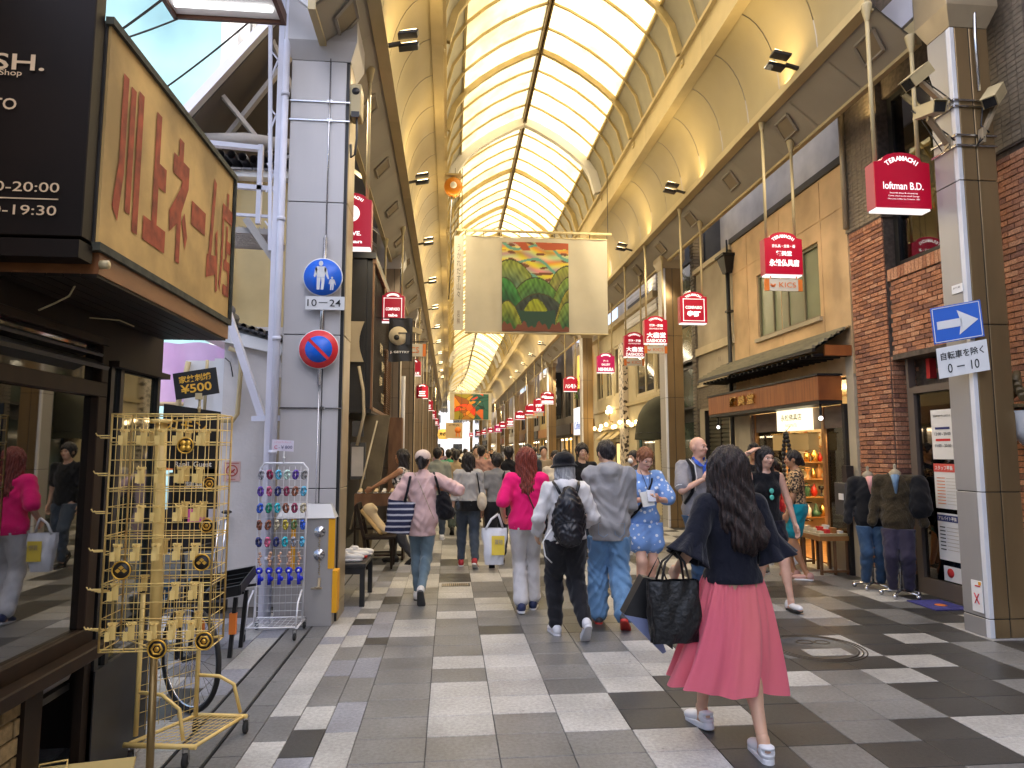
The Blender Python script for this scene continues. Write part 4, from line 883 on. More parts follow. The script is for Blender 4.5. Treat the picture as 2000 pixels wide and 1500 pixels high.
part('front_grid', wgrid(yf, 'x', x0, x1), wy, rk); part('back_grid', wgrid(yb, 'x', x0, x1), wy, rk)
part('side_grid', wgrid(x0, 'y', yf, yb, 15, 4), wy, rk); part('side_grid', wgrid(x1, 'y', yf, yb, 15, 3), wy, rk)
m = MB()
for z in (z0+.01, z1-.01):
    for a, b in ((x0,yf),(x1,yf),(x1,yb),(x0,yb)): m.tube([(a,b,z),(-1.345,3.32,z-.02)], .0035, 5)
part('spokes', m, wy, rk)
hk = MB(); hk.box(-.014, -.012, -.035, .014, -.006, .028); hk.box(-.02,-.008,.028,.02,-.003,.04); hk.tube([(0,-.005,.03),(0,-.04,.03),(0,-.05,.045)], .003, 5); hk.box(-.01,-.055,-.03,.01,-.052,.01)
hme = hk.mesh('hook', wy)
for r in range(6):
    for c in range(5):
        if rnd.random() < .08: continue
        o = link('hook', hme, rk); o.location = (x0+.06+c*.085+rnd.uniform(-.006,.006), yf-.004, z1-.11-r*.172); o.rotation_euler = (0, 0, rnd.uniform(-.2,.2))
        if c < 4 and rnd.random() < .6: o = link('hook', hme, rk); o.location = (x0+.1+c*.085, yb-.004, z1-.11-r*.172)
m = MB()
for r in range(6):
    z = z1-.1-r*.172
    for k in range(2 if r < 4 else 4): m.tube([(x0, yf+.01+k*.03, z-.01*k), (x0-.06, yf+k*.03, z-.01*k), (x0-.068, yf+k*.03, z+.012-.01*k)], .003, 5)
part('side_hook', m, wy, rk)
gm2 = mat('badge_gold', (.70,.40,.06), .35, metal=.6); bm2 = mat('badge_black', (.015,.012,.01), .5)
def badge(x, z, r, kind, label, y=3.215):
    t = thing('badge', label, 'badge', (x, y, z-r), 'embroidered badges on the wire display')
    m = MB(); m.lathe([(0,-.004),(r,-.004),(r,.004),(0,.004)], (x,y,z), 24, 0, 'y'); part('disc', m, bm2, t)
    m = MB(); m.tube([(x+r*.93*math.cos(a*math.pi/12), y-.005, z+r*.93*math.sin(a*math.pi/12)) for a in range(24)], r*.09, 6, closed=True); part('rim', m, gm2, t)
    m = MB()
    if kind == 0:
        for dx, dz in ((0,.28),(-.33,-.05),(.33,-.05)): m.add([(x+r*(dx-.3),y-.007,z+r*dz),(x+r*dx,y-.007,z+r*(dz-.24)),(x+r*(dx+.3),y-.007,z+r*dz),(x+r*dx,y-.007,z+r*(dz+.24))], [(0,1,2,3)])
    elif kind == 1:
        for q in range(4):
            a = math.pi/4+q*math.pi/2; m.lathe([(0,-.008),(r*.36,-.007),(r*.36,-.003)], (x+r*.42*math.cos(a), y, z+r*.42*math.sin(a)), 12, 0, 'y')
    else:
        m.tube([(x+r*.55*math.cos(a*math.pi/3), y-.006, z+r*.55*math.sin(a*math.pi/3)) for a in range(6)], r*.12, 5, closed=True); m.lathe([(0,-.008),(r*.25,-.007),(r*.25,-.003)], (x,y,z), 12, 0, 'y')
    part('crest', m, gm2, t)
badge(-1.455, 1.08, .042, 0, 'round black badge with three gold diamonds, left side of the wire display'); badge(-1.11, 1.11, .038, 0, 'round black badge with gold diamonds at the right edge of the wire display')
badge(-1.285, .735, .042, 2, 'gold ringed badge at the bottom middle of the wire display'); badge(-1.085, .765, .04, 2, 'gold rimmed badge at the bottom right corner of the wire display'); badge(-1.205, 1.635, .037, 1, 'gold four petal flower badge near the top of the wire display')
badge(-1.165, 1.45, .033, 2, 'dark plain round badge below the gold flower badge', 3.43); badge(-1.17, 1.25, .034, 2, 'dark round badge in the middle right of the wire display', 3.43)
t = thing('price_card', 'black card with gold writing clipped above the wire display', 'card', (-1.19, 3.3, 1.8))
c = Vector((-1.185, 3.25, 1.925)); u = Vector((.985,0,.17)).normalized(); v = Vector((-.17,0,.985)).normalized()
m = MB(); m.obox(c, u*.098, v*.062, (0,.003,0)); part('card', m, M['black'], t)
goldp = mat('gold_ink', (.75,.42,.05), .5)
text('家紋刺繍', c+v*.026-Vector((0,.004,0)), u, v, .145, .034, goldp, t, .02); text('¥500', c-v*.020-Vector((0,.004,0)), u, v, .14, .042, goldp, t, .02)
m = MB(); m.tube([(-1.17,3.262,1.79),(-1.17,3.262,1.87)], .006, 6); m.box(-1.185,3.245,1.85,-1.155,3.262,1.88); m.ball((-1.17,3.262,1.81), .01, 6); part('clip', m, M['cream'], t)
t = thing('cloth_sign', 'black card with gold and white writing standing behind the wire display', 'card', (-1.3, 3.5, 1.4))
m = MB(); m.obox((-1.31, 3.56, 1.67), (.14,0,-.02), (.0,0,.16), (0,.004,0)); m.obox((-1.28, 3.56, 1.42), (.11,0,0), (0,0,.1), (0,.004,0)); part('card', m, M['black'], t)
text('カモン', (-1.33, 3.553, 1.74), (.99,0,-.14), (0,0,1), .2, .06, goldp, t, .02); text('Ranji, Guest', (-1.29, 3.553, 1.54), (1,0,0), (0,0,1), .18, .035, M['paper'], t, .02); text('刺繍', (-1.28, 3.553, 1.44), (1,0,0), (0,0,1), .1, .04, M['paper'], t, .01)
# stand the display a little closer to the street than the shop window
for o in list(bpy.data.objects):
    if o.parent is None and (o.name.startswith(('badge', 'cloth_sign')) or (o.name.startswith('price_card'))): o.location = Vector(o.location)*.93+Vector((0,0,.1127)); o.scale = (.93,)*3
# ---------------- rolling mesh stand ----------------
ms = thing('rolling_mesh_stand', 'cream wheeled mesh stand behind the badge display', 'display stand', (-1.45, 4.0, 0))
def wheelc(p, r=.035, par=None, mt=None):
    m = MB(); m.lathe([(0,-.012),(r*.8,-.012),(r,-.008),(r,.008),(r*.8,.012),(0,.012)], p, 14, 0, 'x'); w = part('castor', m, M['rubber'], par)
    m = MB(); m.box(p[0]-.017,p[1]-.008,p[2]-.01,p[0]-.013,p[1]+.008,p[2]+.06); m.box(p[0]+.013,p[1]-.008,p[2]-.01,p[0]+.017,p[1]+.008,p[2]+.06); m.box(p[0]-.017,p[1]-.01,p[2]+.055,p[0]+.017,p[1]+.01,p[2]+.065); part('fork', m, M['chrome'], w)
m = MB(); m.tube([(-1.63,3.86,.12),(-1.63,3.86,.85)], .013, 8); m.tube([(-1.42,4.12,.12),(-1.42,4.12,.85)], .013, 8); m.tube([(-1.66,3.80,.10),(-1.28,3.74,.10)], .014, 8); m.tube([(-1.46,4.18,.10),(-1.14,4.13,.10)], .013, 8)
m.tube([(-1.63,3.86,.34),(-1.50,3.84,.33),(-1.40,3.82,.26),(-1.36,3.78,.12)], .010, 7); m.tube([(-1.42,4.12,.34),(-1.3,4.12,.33),(-1.22,4.13,.28),(-1.18,4.14,.12)], .010, 7)
m.tube([(-1.29,3.75,.10),(-1.16,4.13,.10)], .010, 7); m.tube([(-1.64,3.82,.10),(-1.44,4.16,.10)], .010, 7); part('frame', m, wy, ms)
m = MB()
for i in range(9):
    a = i/9; m.tube([(-1.62+.2*a, 3.86+.26*a, .14), (-1.62+.2*a, 3.86+.26*a, .85)], .0016, 4)
for i in range(10): z = .16+i*.07; m.tube([(-1.63,3.86,z),(-1.42,4.12,z)], .0018, 4)
for i in range(12): a = i/11; m.tube([(-1.65+.36*a,3.8-.05*a,.105),(-1.45+.30*a,4.17-.04*a,.105)], .0016, 4)
for i in range(9): a = i/8; m.tube([(-1.65+.2*a,3.8+.37*a,.105),(-1.29+.13*a,3.75+.38*a,.105)], .0016, 4)
part('mesh', m, wy, ms)
for p in ((-1.33,3.74,.036),(-1.15,4.15,.036),(-1.62,3.8,.036),(-1.44,4.19,.036)): wheelc(p, .036, ms)
t = thing('folded_board', 'pale yellow folded board with a handle leaning at the bottom left corner', 'board', (-1.5, 3.1, 0))
m = MB(); m.obox((-1.53, 3.1, .11), (.20,.0,.015), (0,.06,.18), (0,.006,-.002)); part('board', m, mat('pale_yellow_board', (.62,.46,.17), .6), t)
m = MB(); m.tube([(-1.70,3.10,.26),(-1.70,3.13,.30),(-1.59,3.13,.315),(-1.58,3.10,.27)], .004, 6); part('handle', m, wy, t)
# ---------------- bicycle ----------------
bi = thing('bicycle', 'black bicycle parked behind the wire display, one wheel showing', 'bicycle', (-1.9, 4.9, 0))
d = Vector((.77, -.64, 0)); nrm = Vector((.64, .77, 0))
def cyc(c, R=.31):
    c = Vector(c); m = MB(); m.tube([c+d*R*math.cos(a*math.pi/18)+Vector((0,0,R*math.sin(a*math.pi/18))) for a in range(36)], .016, 7, closed=True)
    w = part('wheel', m, M['rubber'], bi); m = MB(); m.tube([c+d*(R-.022)*math.cos(a*math.pi/18)+Vector((0,0,(R-.022)*math.sin(a*math.pi/18))) for a in range(36)], .007, 5, closed=True); part('rim', m, M['chrome'], w)
    m = MB()
    for a in range(28): t_ = a*2*math.pi/28; m.tube([c+nrm*(.025 if a % 2 else -.025)+d*.02*math.cos(t_+1)+Vector((0,0,.02*math.sin(t_+1))), c+d*(R-.02)*math.cos(t_)+Vector((0,0,(R-.02)*math.sin(t_)))], .0011, 3)
    m.tube([c-nrm*.05, c+nrm*.05], .018, 8); part('spokes', m, M['dark'], w)
c1 = Vector((-1.60, 4.50, .326)); c2 = c1-d*1.02
cyc(c1); cyc(c2)
m = MB(); up = Vector((0,0,1)); hd = c1-d*.12+up*.50; bb = c1-d*.58-up*.04; st_ = c1-d*.72+up*.45
m.tube([c1+nrm*.055, c1-d*.05+nrm*.055+up*.3, hd], .011, 7); m.tube([c1-nrm*.055, c1-d*.05-nrm*.055+up*.3, hd], .011, 7); m.tube([hd, bb], .016, 7); m.tube([bb, st_, st_+up*.18], .014, 7); m.tube([bb, c2], .010, 7); m.tube([st_, c2], .010, 7); m.tube([hd, hd+up*.15-d*.03], .014, 7)
m.tube([hd+up*.15+nrm*.26-d*.12, hd+up*.17+nrm*.2, hd+up*.15, hd+up*.17-nrm*.2, hd+up*.15-nrm*.26-d*.12], .011, 7); part('frame', m, M['black'], bi)
m = MB(); m.ball(st_+up*.2, .09, 8, sc=(1.2,1.0,.35)); part('saddle', m, M['rubber'], bi)
m = MB(); m.lathe([(0,-.01),(.075,-.01),(.075,.01),(0,.01)], bb, 14, 0, 'x'); m.bar(bb+nrm*.06, bb+nrm*.06+d*.12-up*.12, .02); m.bar(bb-nrm*.06, bb-nrm*.06-d*.12+up*.12, .02); part('crank', m, M['dark'], bi)
# black trays on an orange legged stand
tr = thing('tray_stand', 'low stand of open black plastic trays with orange legs beside the bicycle', 'tray stand', (-1.9, 5.7, 0))
for k, (dx, dz) in enumerate(((-.38, -.04), (-.12, 0), (.14, .05))):
    m = MB(); cx_, cz_ = -1.88+dx, .50+dz; u = Vector((.12,0,.02)); v = Vector((0,.20,.04)); w = Vector((0,-.01,.04)); c = Vector((cx_, 5.75, cz_))
    m.obox(c-w*.9, u, v, w*.08); m.obox(c-u, u*.05, v, w); m.obox(c+u, u*.05, v, w); m.obox(c-v, u, v*.04, w); m.obox(c+v, u, v*.04, w)
    for q in (-.5, 0, .5): m.obox(c+v*q, u, v*.02, w*.7)
    part('tray', m, M['black'] if k else mat('blue_tray', (.02,.07,.14), .5), tr)
m = MB()
for x_, y_ in ((-2.1,5.62),(-1.70,5.62),(-2.1,5.9),(-1.70,5.9)): m.bar((x_,y_,0),(x_+.03,y_,.46), .03)
m.bar((-2.25,5.6,.42),(-1.6,5.6,.50), .02); m.bar((-2.25,5.92,.42),(-1.6,5.92,.50), .02); part('leg', m, M['black'], tr); part('foot', MB().box(-1.71,5.60,.18,-1.66,5.64,.34).box(-1.95,5.60,.2,-1.9,5.63,.34), M['orange'], tr)
# ---------------- far side of the cross street ----------------
ch = thing('corner_house', 'pale grey plastered corner house with a small tiled roof across the side street', 'building', (-2.1, 8, 0))
m = MB(); m.box(-2.42, 7.40, 0, -1.72, 11.2, 2.95); part('wall', m, mat('pale_grey_plaster', (.62,.59,.57), .9, var=.10, vs=2.2, bump=.3, bs=30), ch)
m = MB(); m.box(-2.44, 7.37, 0, -1.80, 7.40, .20); part('plinth', m, M['greywall'], ch)
m = MB(); m.box(-1.9, 7.385, 0, -1.8, 7.399, 2.4); m.box(-1.80,7.3,2.55,-1.66,7.42,2.66); part('trim', m, M['beige'], ch)
m = MB(); m.prism([(-2.46,7.30,2.78),(-1.74,7.30,2.62),(-1.74,7.30,2.74),(-2.46,7.30,2.92)], (0,.1,0)); part('verge_board', m, M['white'], ch)
for i in range(9):
    m = MB(); a = i/8; x_ = -2.45+.7*a; z_ = 3.0-.20*a; m.lathe([(.035,-.12),(.04,0),(.035,.3)], (x_, 7.36, z_), 8, 0, 'y'); m.obox((x_+.03,7.4,z_-.02), (.05,0,-.012), (0,.14,0), (0,0,.01)); part('roof_tile', m, M['roof'], ch)
m = MB(); m.ball((-2.36,7.3,3.1), .07, 8, sc=(1,.6,1)); m.lathe([(.05,-.02),(.06,0),(.06,.2)], (-2.36,7.28,3.05), 10, 0, 'y'); part('ridge_end_tile', m, M['roof'], ch)
t = thing('notice', 'small pinkish no smoking style notice on the grey corner wall', 'notice', (-2.29, 7.39, 1.28))
m = MB(); m.box(-2.375,7.392,1.29,-2.205,7.398,1.50); part('sheet', m, mat('pinkish_paper', (.62,.42,.38), .7), t)
m = MB(); m.tube([(-2.29+.055*math.cos(a*math.pi/10), 7.389, 1.405+.055*math.sin(a*math.pi/10)) for a in range(20)], .006, 4, closed=True); m.bar((-2.325,7.389,1.44),(-2.255,7.389,1.37), .01,.004)
m.tube([(-2.32,7.389,1.38),(-2.29,7.389,1.39),(-2.26,7.389,1.42)], .008, 4); m.box(-2.36,7.388,1.478,-2.22,7.391,1.485); m.box(-2.33,7.388,1.31,-2.25,7.391,1.316); part('print', m, mat('dull_red_ink', (.45,.08,.06), .7), t)
wp = thing('white_utility_wall', 'white painted wall with pipes and cables at the left end of the corner house', 'wall', (-2.6, 7.8, 0))
m = MB(); m.box(-2.95, 7.75, 1.2, -2.43, 9.5, 2.62); m.box(-2.62,7.7,1.2,-2.43,7.75,2.64); part('wall', m, M['white'], wp)
m = MB(); m.tube([(-2.90,7.7,2.6),(-2.93,7.7,2.4),(-2.98,7.7,2.2),(-3.0,7.7,1.9)], .03, 7); m.tube([(-2.35,7.33,2.7),(-2.24,7.33,2.66),(-2.22,7.33,2.5),(-2.24,7.33,2.0),(-2.28,7.33,1.93),(-2.5,7.33,1.93)], .025, 8); m.tube([(-2.7,7.7,2.62),(-2.7,7.68,2.0)], .018, 6); part('pipe', m, M['cream'], wp)
m = MB(); m.tube([(-2.47,7.35,1.95),(-2.46,7.35,1.2),(-2.40,7.35,.6),(-2.38,7.35,.3)], .008, 5); m.tube([(-2.4,7.36,2.6),(-2.34,7.36,2.55),(-2.31,7.36,2.4)], .006, 5); part('cable', m, M['black'], wp)
t = thing('purple_awning', 'lilac translucent tarpaulin hanging in the side street behind the shop', 'tarpaulin', (-3.6, 9.5, 1.9))
m = MB(); m.grid(lambda u, v: (-4.6+1.6*u, 9.6+.08*math.sin(u*14+v*3), 2.25+.85*v+.02*math.sin(u*20)), 20, 6); part('sheet', m, mat('lilac_tarp', (.62,.44,.66), .7, var=.08), t)
m = MB(); m.tube([(-4.6,9.55,2.25),(-3.0,9.55,2.25)], .03, 7); m.tube([(-3.02,9.5,3.1),(-2.98,9.5,0)], .02, 6); part('rail', m, M['cream'], t)
t = thing('clothes_stall', 'street stall with dark printed shirts and pink and orange boards, seen through the wire display', 'stall', (-3, 8.6, 0))
m = MB(); 
for i, (c, s_) in enumerate(((0,'h'),(1,'W'),(2,'N'),(3,'lu'))): m.box(-3.4+i*.24, 8.6, .75, -3.2+i*.24, 8.64, 1.35, i)
m.box(-3.5,8.65,.4,-2.45,8.7,.9,0); part('shirt', m, [M['black'], mat('pink_print', (.7,.12,.35), .7), M['paper'], mat('plum_cloth', (.12,.01,.06), .8)], t)
m = MB(); m.bar((-2.5,8.55,0),(-2.42,8.55,1.4), .05); m.bar((-3.5,8.55,1.4),(-2.42,8.55,1.4), .04); m.bar((-3.5,8.55,0),(-3.45,8.55,1.4), .04); part('frame', m, M['orange'], t)
text('huF', (-3.06, 8.595, 1.1), X_, Z_, .3, .12, M['paper'], t, .02); text('WTOO', (-2.75, 8.595, 1.0), X_, Z_, .3, .14, mat('hot_pink', (.8,.1,.5), .6), t, .03)
t = thing('red_vending_machine', 'red and white vending machine glimpsed left of the black shop door', 'vending machine', (-4.6, 8, 0))
m = MB(); m.box(-5.2,8,0,-4.5,8.6,1.8); part('cabinet', m, mat('bright_red', (.7,.03,.03), .4), t); m = MB(); m.box(-5.1,7.98,.9,-4.6,8.0,1.65); part('window', m, M['lampc'], t)
t = thing('broom', 'long handled dustpan and broom leaning on the grey corner wall', 'broom', (-2.35, 7.2, 0))
m = MB(); m.tube([(-2.34,7.25,.02),(-2.30,7.32,.95)], .012, 6); m.tube([(-2.42,7.22,.05),(-2.37,7.32,.9)], .01, 6); part('handle', m, M['chrome'], t); m = MB(); m.box(-2.5,7.15,0,-2.25,7.3,.1); m.ball((-2.30,7.31,.98), .04, 6, sc=(1.4,1,.5)); part('dustpan', m, M['black'], t)
# upper storeys and scaffolding net building
u_ = thing('beige_house', 'beige house with a tiled roof rising behind the steel landing', 'building', (-2.4, 9, 0))
m = MB(); m.box(-2.62, 8.2, 2.96, -1.75, 11.2, 4.95); part('wall', m, mat('pale_ochre_wall', (.52,.42,.22), .85, var=.08), u_)
m = MB(); m.box(-3.0, 8.1, 2.96, -2.62, 11, 5.0); m.box(-2.7,8.05,4.9,-1.7,8.2,5.0); part('trim', m, M['white'], u_)
for i in range(10):
    m = MB(); x_ = -2.9+.13*i; m.lathe([(.055,-.3),(.06,0),(.055,.9)], (x_, 8.3, 5.12+.03*math.sin(i)), 8, 0, 'y'); m.obox((x_+.06,8.5,5.08), (.06,0,0), (0,.5,.1), (0,0,.012)); part('roof_tile', m, M['roof'], u_)
m = MB(); m.tube([(-3.05,8.0,5.3),(-2.5,8.1,5.38),(-1.8,8.2,5.35)], .09, 8); part('ridge', m, M['greywall'], u_)
cn = mat('scaffold_net', (.42,.64,.68), .9, var=.10, vs=1.2); N = cn.node_tree.nodes; L = cn.node_tree.links
tb = N.new('ShaderNodeBsdfTranslucent'); tb.inputs[0].default_value = (.45,.72,.78,1); mx = N.new('ShaderNodeMixShader'); mx.inputs[0].default_value = .5
L.new(N['Principled BSDF'].outputs[0], mx.inputs[1]); L.new(tb.outputs[0], mx.inputs[2]); L.new(mx.outputs[0], N['Material Output'].inputs[0])
nb = thing('netted_building', 'tall building wrapped in pale cyan scaffold netting behind the yellow sign', 'building', (-9, 16, 0))
m = MB(); m.grid(lambda u, v: (-22+16.75*u, 15+.12*math.sin(u*40)*math.sin(v*9)+.05*math.sin(v*50+u*9), 22*v), 60, 40); part('net', m, cn, nb)
m = MB(); m.box(-22, 15.6, 0, -5.3, 24, 21); part('wall', m, M['white'], nb)
m = MB()
for i in range(9): m.tube([(-21.5+i*1.88,15.3,0),(-21.5+i*1.88,15.3,22)], .04, 5)
for j in range(11): m.tube([(-22,15.12,2*j),(-5.3,15.12,2*j)], .03, 5)
part('scaffold_tube', m, mat('teal_tube', (.10,.36,.38), .5), nb)
ab = thing('apartment_block', 'white apartment block with a railed balcony beside the netting', 'building', (-4, 17, 0))
m = MB(); m.box(-5.2, 17, 0, -2.6, 24, 20); m.box(-5.1, 16, 9.4, -3.0, 17, 9.55); m.box(-5.1,16,12.4,-3.0,17,12.55); part('wall', m, M['white'], ab)
m = MB()
for i in range(22): m.bar((-5.05+i*.1,16.02,9.55),(-5.05+i*.1,16.02,10.6), .02)
m.bar((-5.1,16.02,10.6),(-2.9,16.02,10.6), .04); part('railing', m, M['dark'], ab)
window_y = MB(); window_y.box(-4.7,16.97,9.7,-3.6,16.995,11.8); part('window', window_y, M['glassd'], ab)
for k, (a, b, s_) in enumerate((((-5.3,9,6.6),(-3.5,9,8.2),.06),((-5.4,9,6.8),(-2.7,9,8.1),.12),((-4.5,9,5.95),(-2.1,9,8.25),.10))):
    m = MB(); a, b = Vector(a), Vector(b)
    m.tube([a.lerp(b, i/16)-Vector((0,0,s_*math.sin(math.pi*i/16))) for i in range(17)], .013, 5); m.tube([a.lerp(b, i/16)-Vector((0,.1,s_*math.sin(math.pi*i/16)+.09)) for i in range(17)], .010, 5)
    tag(part('overhead_cable', m, M['dark'], None), ['upper sagging pair of overhead cables against the cyan netting', 'thick rising pair of overhead cables towards the balcony', 'steep pair of overhead cables nearest the yellow sign'][k], 'cable')
lr = thing('side_lean_to', 'steep grey lean-to roof with silver edge beam and braces left of the column', 'roof', (-2.6, 8, 5.4))
m = MB(); m.prism([(-1.45,7.8,7.65),(-3.12,7.8,5.45),(-3.12,7.8,5.35),(-1.45,7.8,7.55)], (0,10,0)); part('sheet', m, mat('brown_grey_sheet', (.10,.085,.075), .7), lr)
m = MB(); m.bar((-1.42,7.72,7.66),(-3.16,7.72,5.38), .10,.10); part('edge_beam', m, mat('silver_paint', (.50,.50,.56), .4, metal=.3), lr)
m = MB(); m.bar((-1.7,7.9,6.75),(-3.0,8.3,5.2), .06); m.bar((-2.75,7.95,5.85),(-2.1,8.3,5.1), .05); m.bar((-2.2,7.95,6.6),(-1.75,8.3,5.5), .05); m.bar((-1.7,7.9,5.2),(-2.3,8.2,5.1), .04); part('brace', m, M['greywall'], lr)
ld = thing('steel_landing', 'white steel landing with railings and grating beside the near left column', 'landing', (-2.1, 7, 0))
M['pw'] = mat('bluish_white_paint', (.62,.62,.70), .4, var=.06)
m = MB(); m.bar((-2.9,7.05,4.86),(-2.02,7.05,4.80), .07,.05); m.bar((-2.02,7.05,4.84),(-2.02,7.05,3.98), .05); m.bar((-2.9,7.05,4.42),(-1.85,7.05,4.36), .05); m.bar((-2.9,7.05,4.10),(-1.85,7.05,4.06), .03); part('railing', m, M['pw'], ld)
m = MB(); m.bar((-2.9,6.95,3.9),(-1.85,6.95,3.86), .03,.06); m.bar((-2.9,7.5,3.9),(-1.85,7.5,3.86), .03,.06); m.bar((-2.1,6.9,3.98),(-1.8,6.9,3.55), .05,.07)
for i in range(26): m.bar((-2.9+i*.042,6.95,3.9),(-2.9+i*.042,7.5,3.9), .008,.03)
for i in range(8): m.bar((-2.9,6.97+i*.075,3.9),(-1.85,6.97+i*.075,3.88), .008,.03)
part('grating', m, M['greywall'], ld)
m = MB(); m.box(-1.78, 6.68, 0, -1.72, 6.74, 7.5); part('post', m, M['pw'], ld)
m = MB(); m.bar((-1.93,6.72,7.5),(-1.80,6.72,3.6), .035); m.bar((-2.42,6.9,3.5),(-1.86,6.9,1.93), .07,.07); m.bar((-1.95,6.9,1.93),(-1.6,6.72,1.93), .06,.05)
for i in range(12): z = 3.9+i*.3; m.bar((-1.86,6.72,z),(-1.74,6.72,z+.26*(1 if i % 2 else -1)+.1), .015)
part('brace', m, M['pw'], ld)
t = thing('downpipe', 'white round downpipe running up the left edge of the near left column', 'pipe', (-1.68, 6.66, 0))
m = MB(); m.tube([(-1.685,6.64,0),(-1.685,6.64,7.0)], .034, 10); part('pipe', m, M['pw'], t)
for z in (.6,1.6,2.7,3.9,5.2): part('collar', MB().lathe([(.035,-.02),(.042,-.02),(.042,.02),(.035,.02)], (-1.685,6.64,z), 10), M['pw'], t)
t = thing('fluorescent_fixture', 'wide lit fluorescent fixture with a brown frame at the top left', 'lamp', (-2.1, 6, 5.7))
m = MB(); m.box(-2.62,5.85,5.72,-1.62,6.25,5.80); m.box(-2.62,5.83,5.68,-1.62,5.86,5.80); m.box(-2.62,6.22,5.68,-1.62,6.25,5.80); m.box(-2.64,5.83,5.68,-2.60,6.25,5.80); m.box(-1.64,5.83,5.68,-1.60,6.25,5.80); part('housing', m, mat('brown_housing', (.08,.03,.015), .5), t)
m = MB(); m.tube([(-2.55,6.04,5.70),(-1.68,6.04,5.70)], .03, 8); part('tube', m, ltmat('tube_white', (1,1,1), 1.2), t); m = MB(); m.box(-2.6,5.87,5.712,-1.65,6.21,5.718); part('reflector', m, M['white'], t)
m = MB(); m.tube([(-1.8,6.05,5.8),(-1.8,6.5,6.1),(-1.7,6.72,6.1)], .015, 6); part('arm', m, M['dark'], t)
# ---------------- column furniture left ----------------
def disc(t, name, c, r, mt, dy, n=40):
    m = MB(); m.lathe([(0,-.002),(r,-.002),(r,.002),(0,.002)], (c[0], c[1]-dy, c[2]), n, 0, 'y'); return part(name, m, mt, t)
blue = mat('sign_blue', (.01,.12,.62), .35); redm = mat('sign_red', (.66,.03,.035), .35); sw = mat('sign_white', (.66,.66,.66), .4)
t = thing('pedestrian_sign', 'round blue pedestrian sign with an adult and child on the near left column', 'sign', (-1.25, 6.6, 3.1)); c = (-1.255, 6.60, 3.31)
disc(t, 'rim', c, .193, sw, 0); disc(t, 'face', c, .183, blue, .004)
m = MB()
def fig(ox, oz, k):
    def P_(pts): m.add([(c[0]+ox+a*k, c[1]-.0085, c[2]+oz+b*k) for a, b in pts], [tuple(range(len(pts)))])
    P_([(.02*math.cos(a*math.pi/6), .118+.024*math.sin(a*math.pi/6)) for a in range(12)])
    P_([(-.035,.09),(.035,.09),(.05,.07),(.035,-.01),(-.035,-.01),(-.05,.07)])
    P_([(-.04,.088),(-.05,.07),(-.062,.0),(-.05,-.015),(-.045,.0),(-.03,.06)]); P_([(.04,.088),(.03,.06),(.05,.0),(.066,-.03),(.074,-.02),(.055,.06)])
    P_([(-.035,-.012),(0,-.012),(-.004,-.06),(-.008,-.125),(-.034,-.125),(-.034,-.06)]); P_([(.002,-.012),(.036,-.012),(.034,-.06),(.026,-.125),(.002,-.125),(.008,-.06)])
fig(-.02, .01, 1.08); fig(.09, -.065, .5); part('figures', m, sw, t)
t = thing('time_plate', 'white plate reading 10-24 under the blue pedestrian sign', 'sign', (-1.23, 6.6, 3.0))
m = MB(); m.box(-1.415, 6.596, 2.985, -1.04, 6.602, 3.118); part('plate', m, sw, t, .001); text('10－24', (-1.235, 6.594, 3.052), X_, Z_, .32, .07, M['black'], t, .002)
t = thing('no_parking_sign', 'round no parking sign, blue with a red ring and slash, on the near left column', 'sign', (-1.28, 6.6, 2.4)); c = (-1.275, 6.60, 2.595)
disc(t, 'rim', c, .193, sw, 0); disc(t, 'ring', c, .186, redm, .004); disc(t, 'face', c, .130, blue, .008)
m = MB(); u = Vector((.7,0,-.7)); m.obox((c[0], c[1]-.013, c[2]), u.normalized()*.135, Vector((.7,0,.7)).normalized()*.015, (0,.001,0)); part('slash', m, redm, t)
t = thing('sign_post_tube', 'grey tube strapped to the left column behind the round signs', 'tube', (-1.25, 6.64, 2))
m = MB(); m.tube([(-1.27,6.635,2.25),(-1.245,6.635,3.72)], .022, 10); m.tube([(-1.245,6.635,3.7),(-1.245,6.635,5.6)], .006, 6); m.tube([(-1.27,6.64,.02),(-1.27,6.64,2.25)], .004, 5); part('tube', m, M['chrome'], t)
m = MB()
for z in (4.95, 5.15, 2.02): m.box(-1.65, 6.665, z, -1.045, 6.672, z+.012); m.box(-1.27,6.65,z-.01,-1.22,6.672,z+.02)
part('strap', m, M['chrome'], t)
t = thing('speaker_box', 'boxy cream loudspeaker on the side of the near left column', 'speaker', (-.98, 6.75, 5))
m = MB(); m.box(-1.045, 6.66, 5.02, -.935, 6.86, 5.36); part('cabinet', m, M['cream'], t, .01); m = MB(); m.lathe([(0,-.01),(.032,-.01),(.032,.0),(.04,.002)], (-.99,6.658,5.28), 14, 0, 'y'); m.box(-1.03,6.65,5.0,-.95,6.66,5.06); part('grille', m, M['dark'], t)
m = MB(); m.tube([(-.98,6.7,5.02),(-.975,6.7,4.8),(-.99,6.7,4.62),(-1.03,6.72,4.6),(-1.04,6.75,4.75)], .012, 7); part('cable', m, M['greyd'], t)
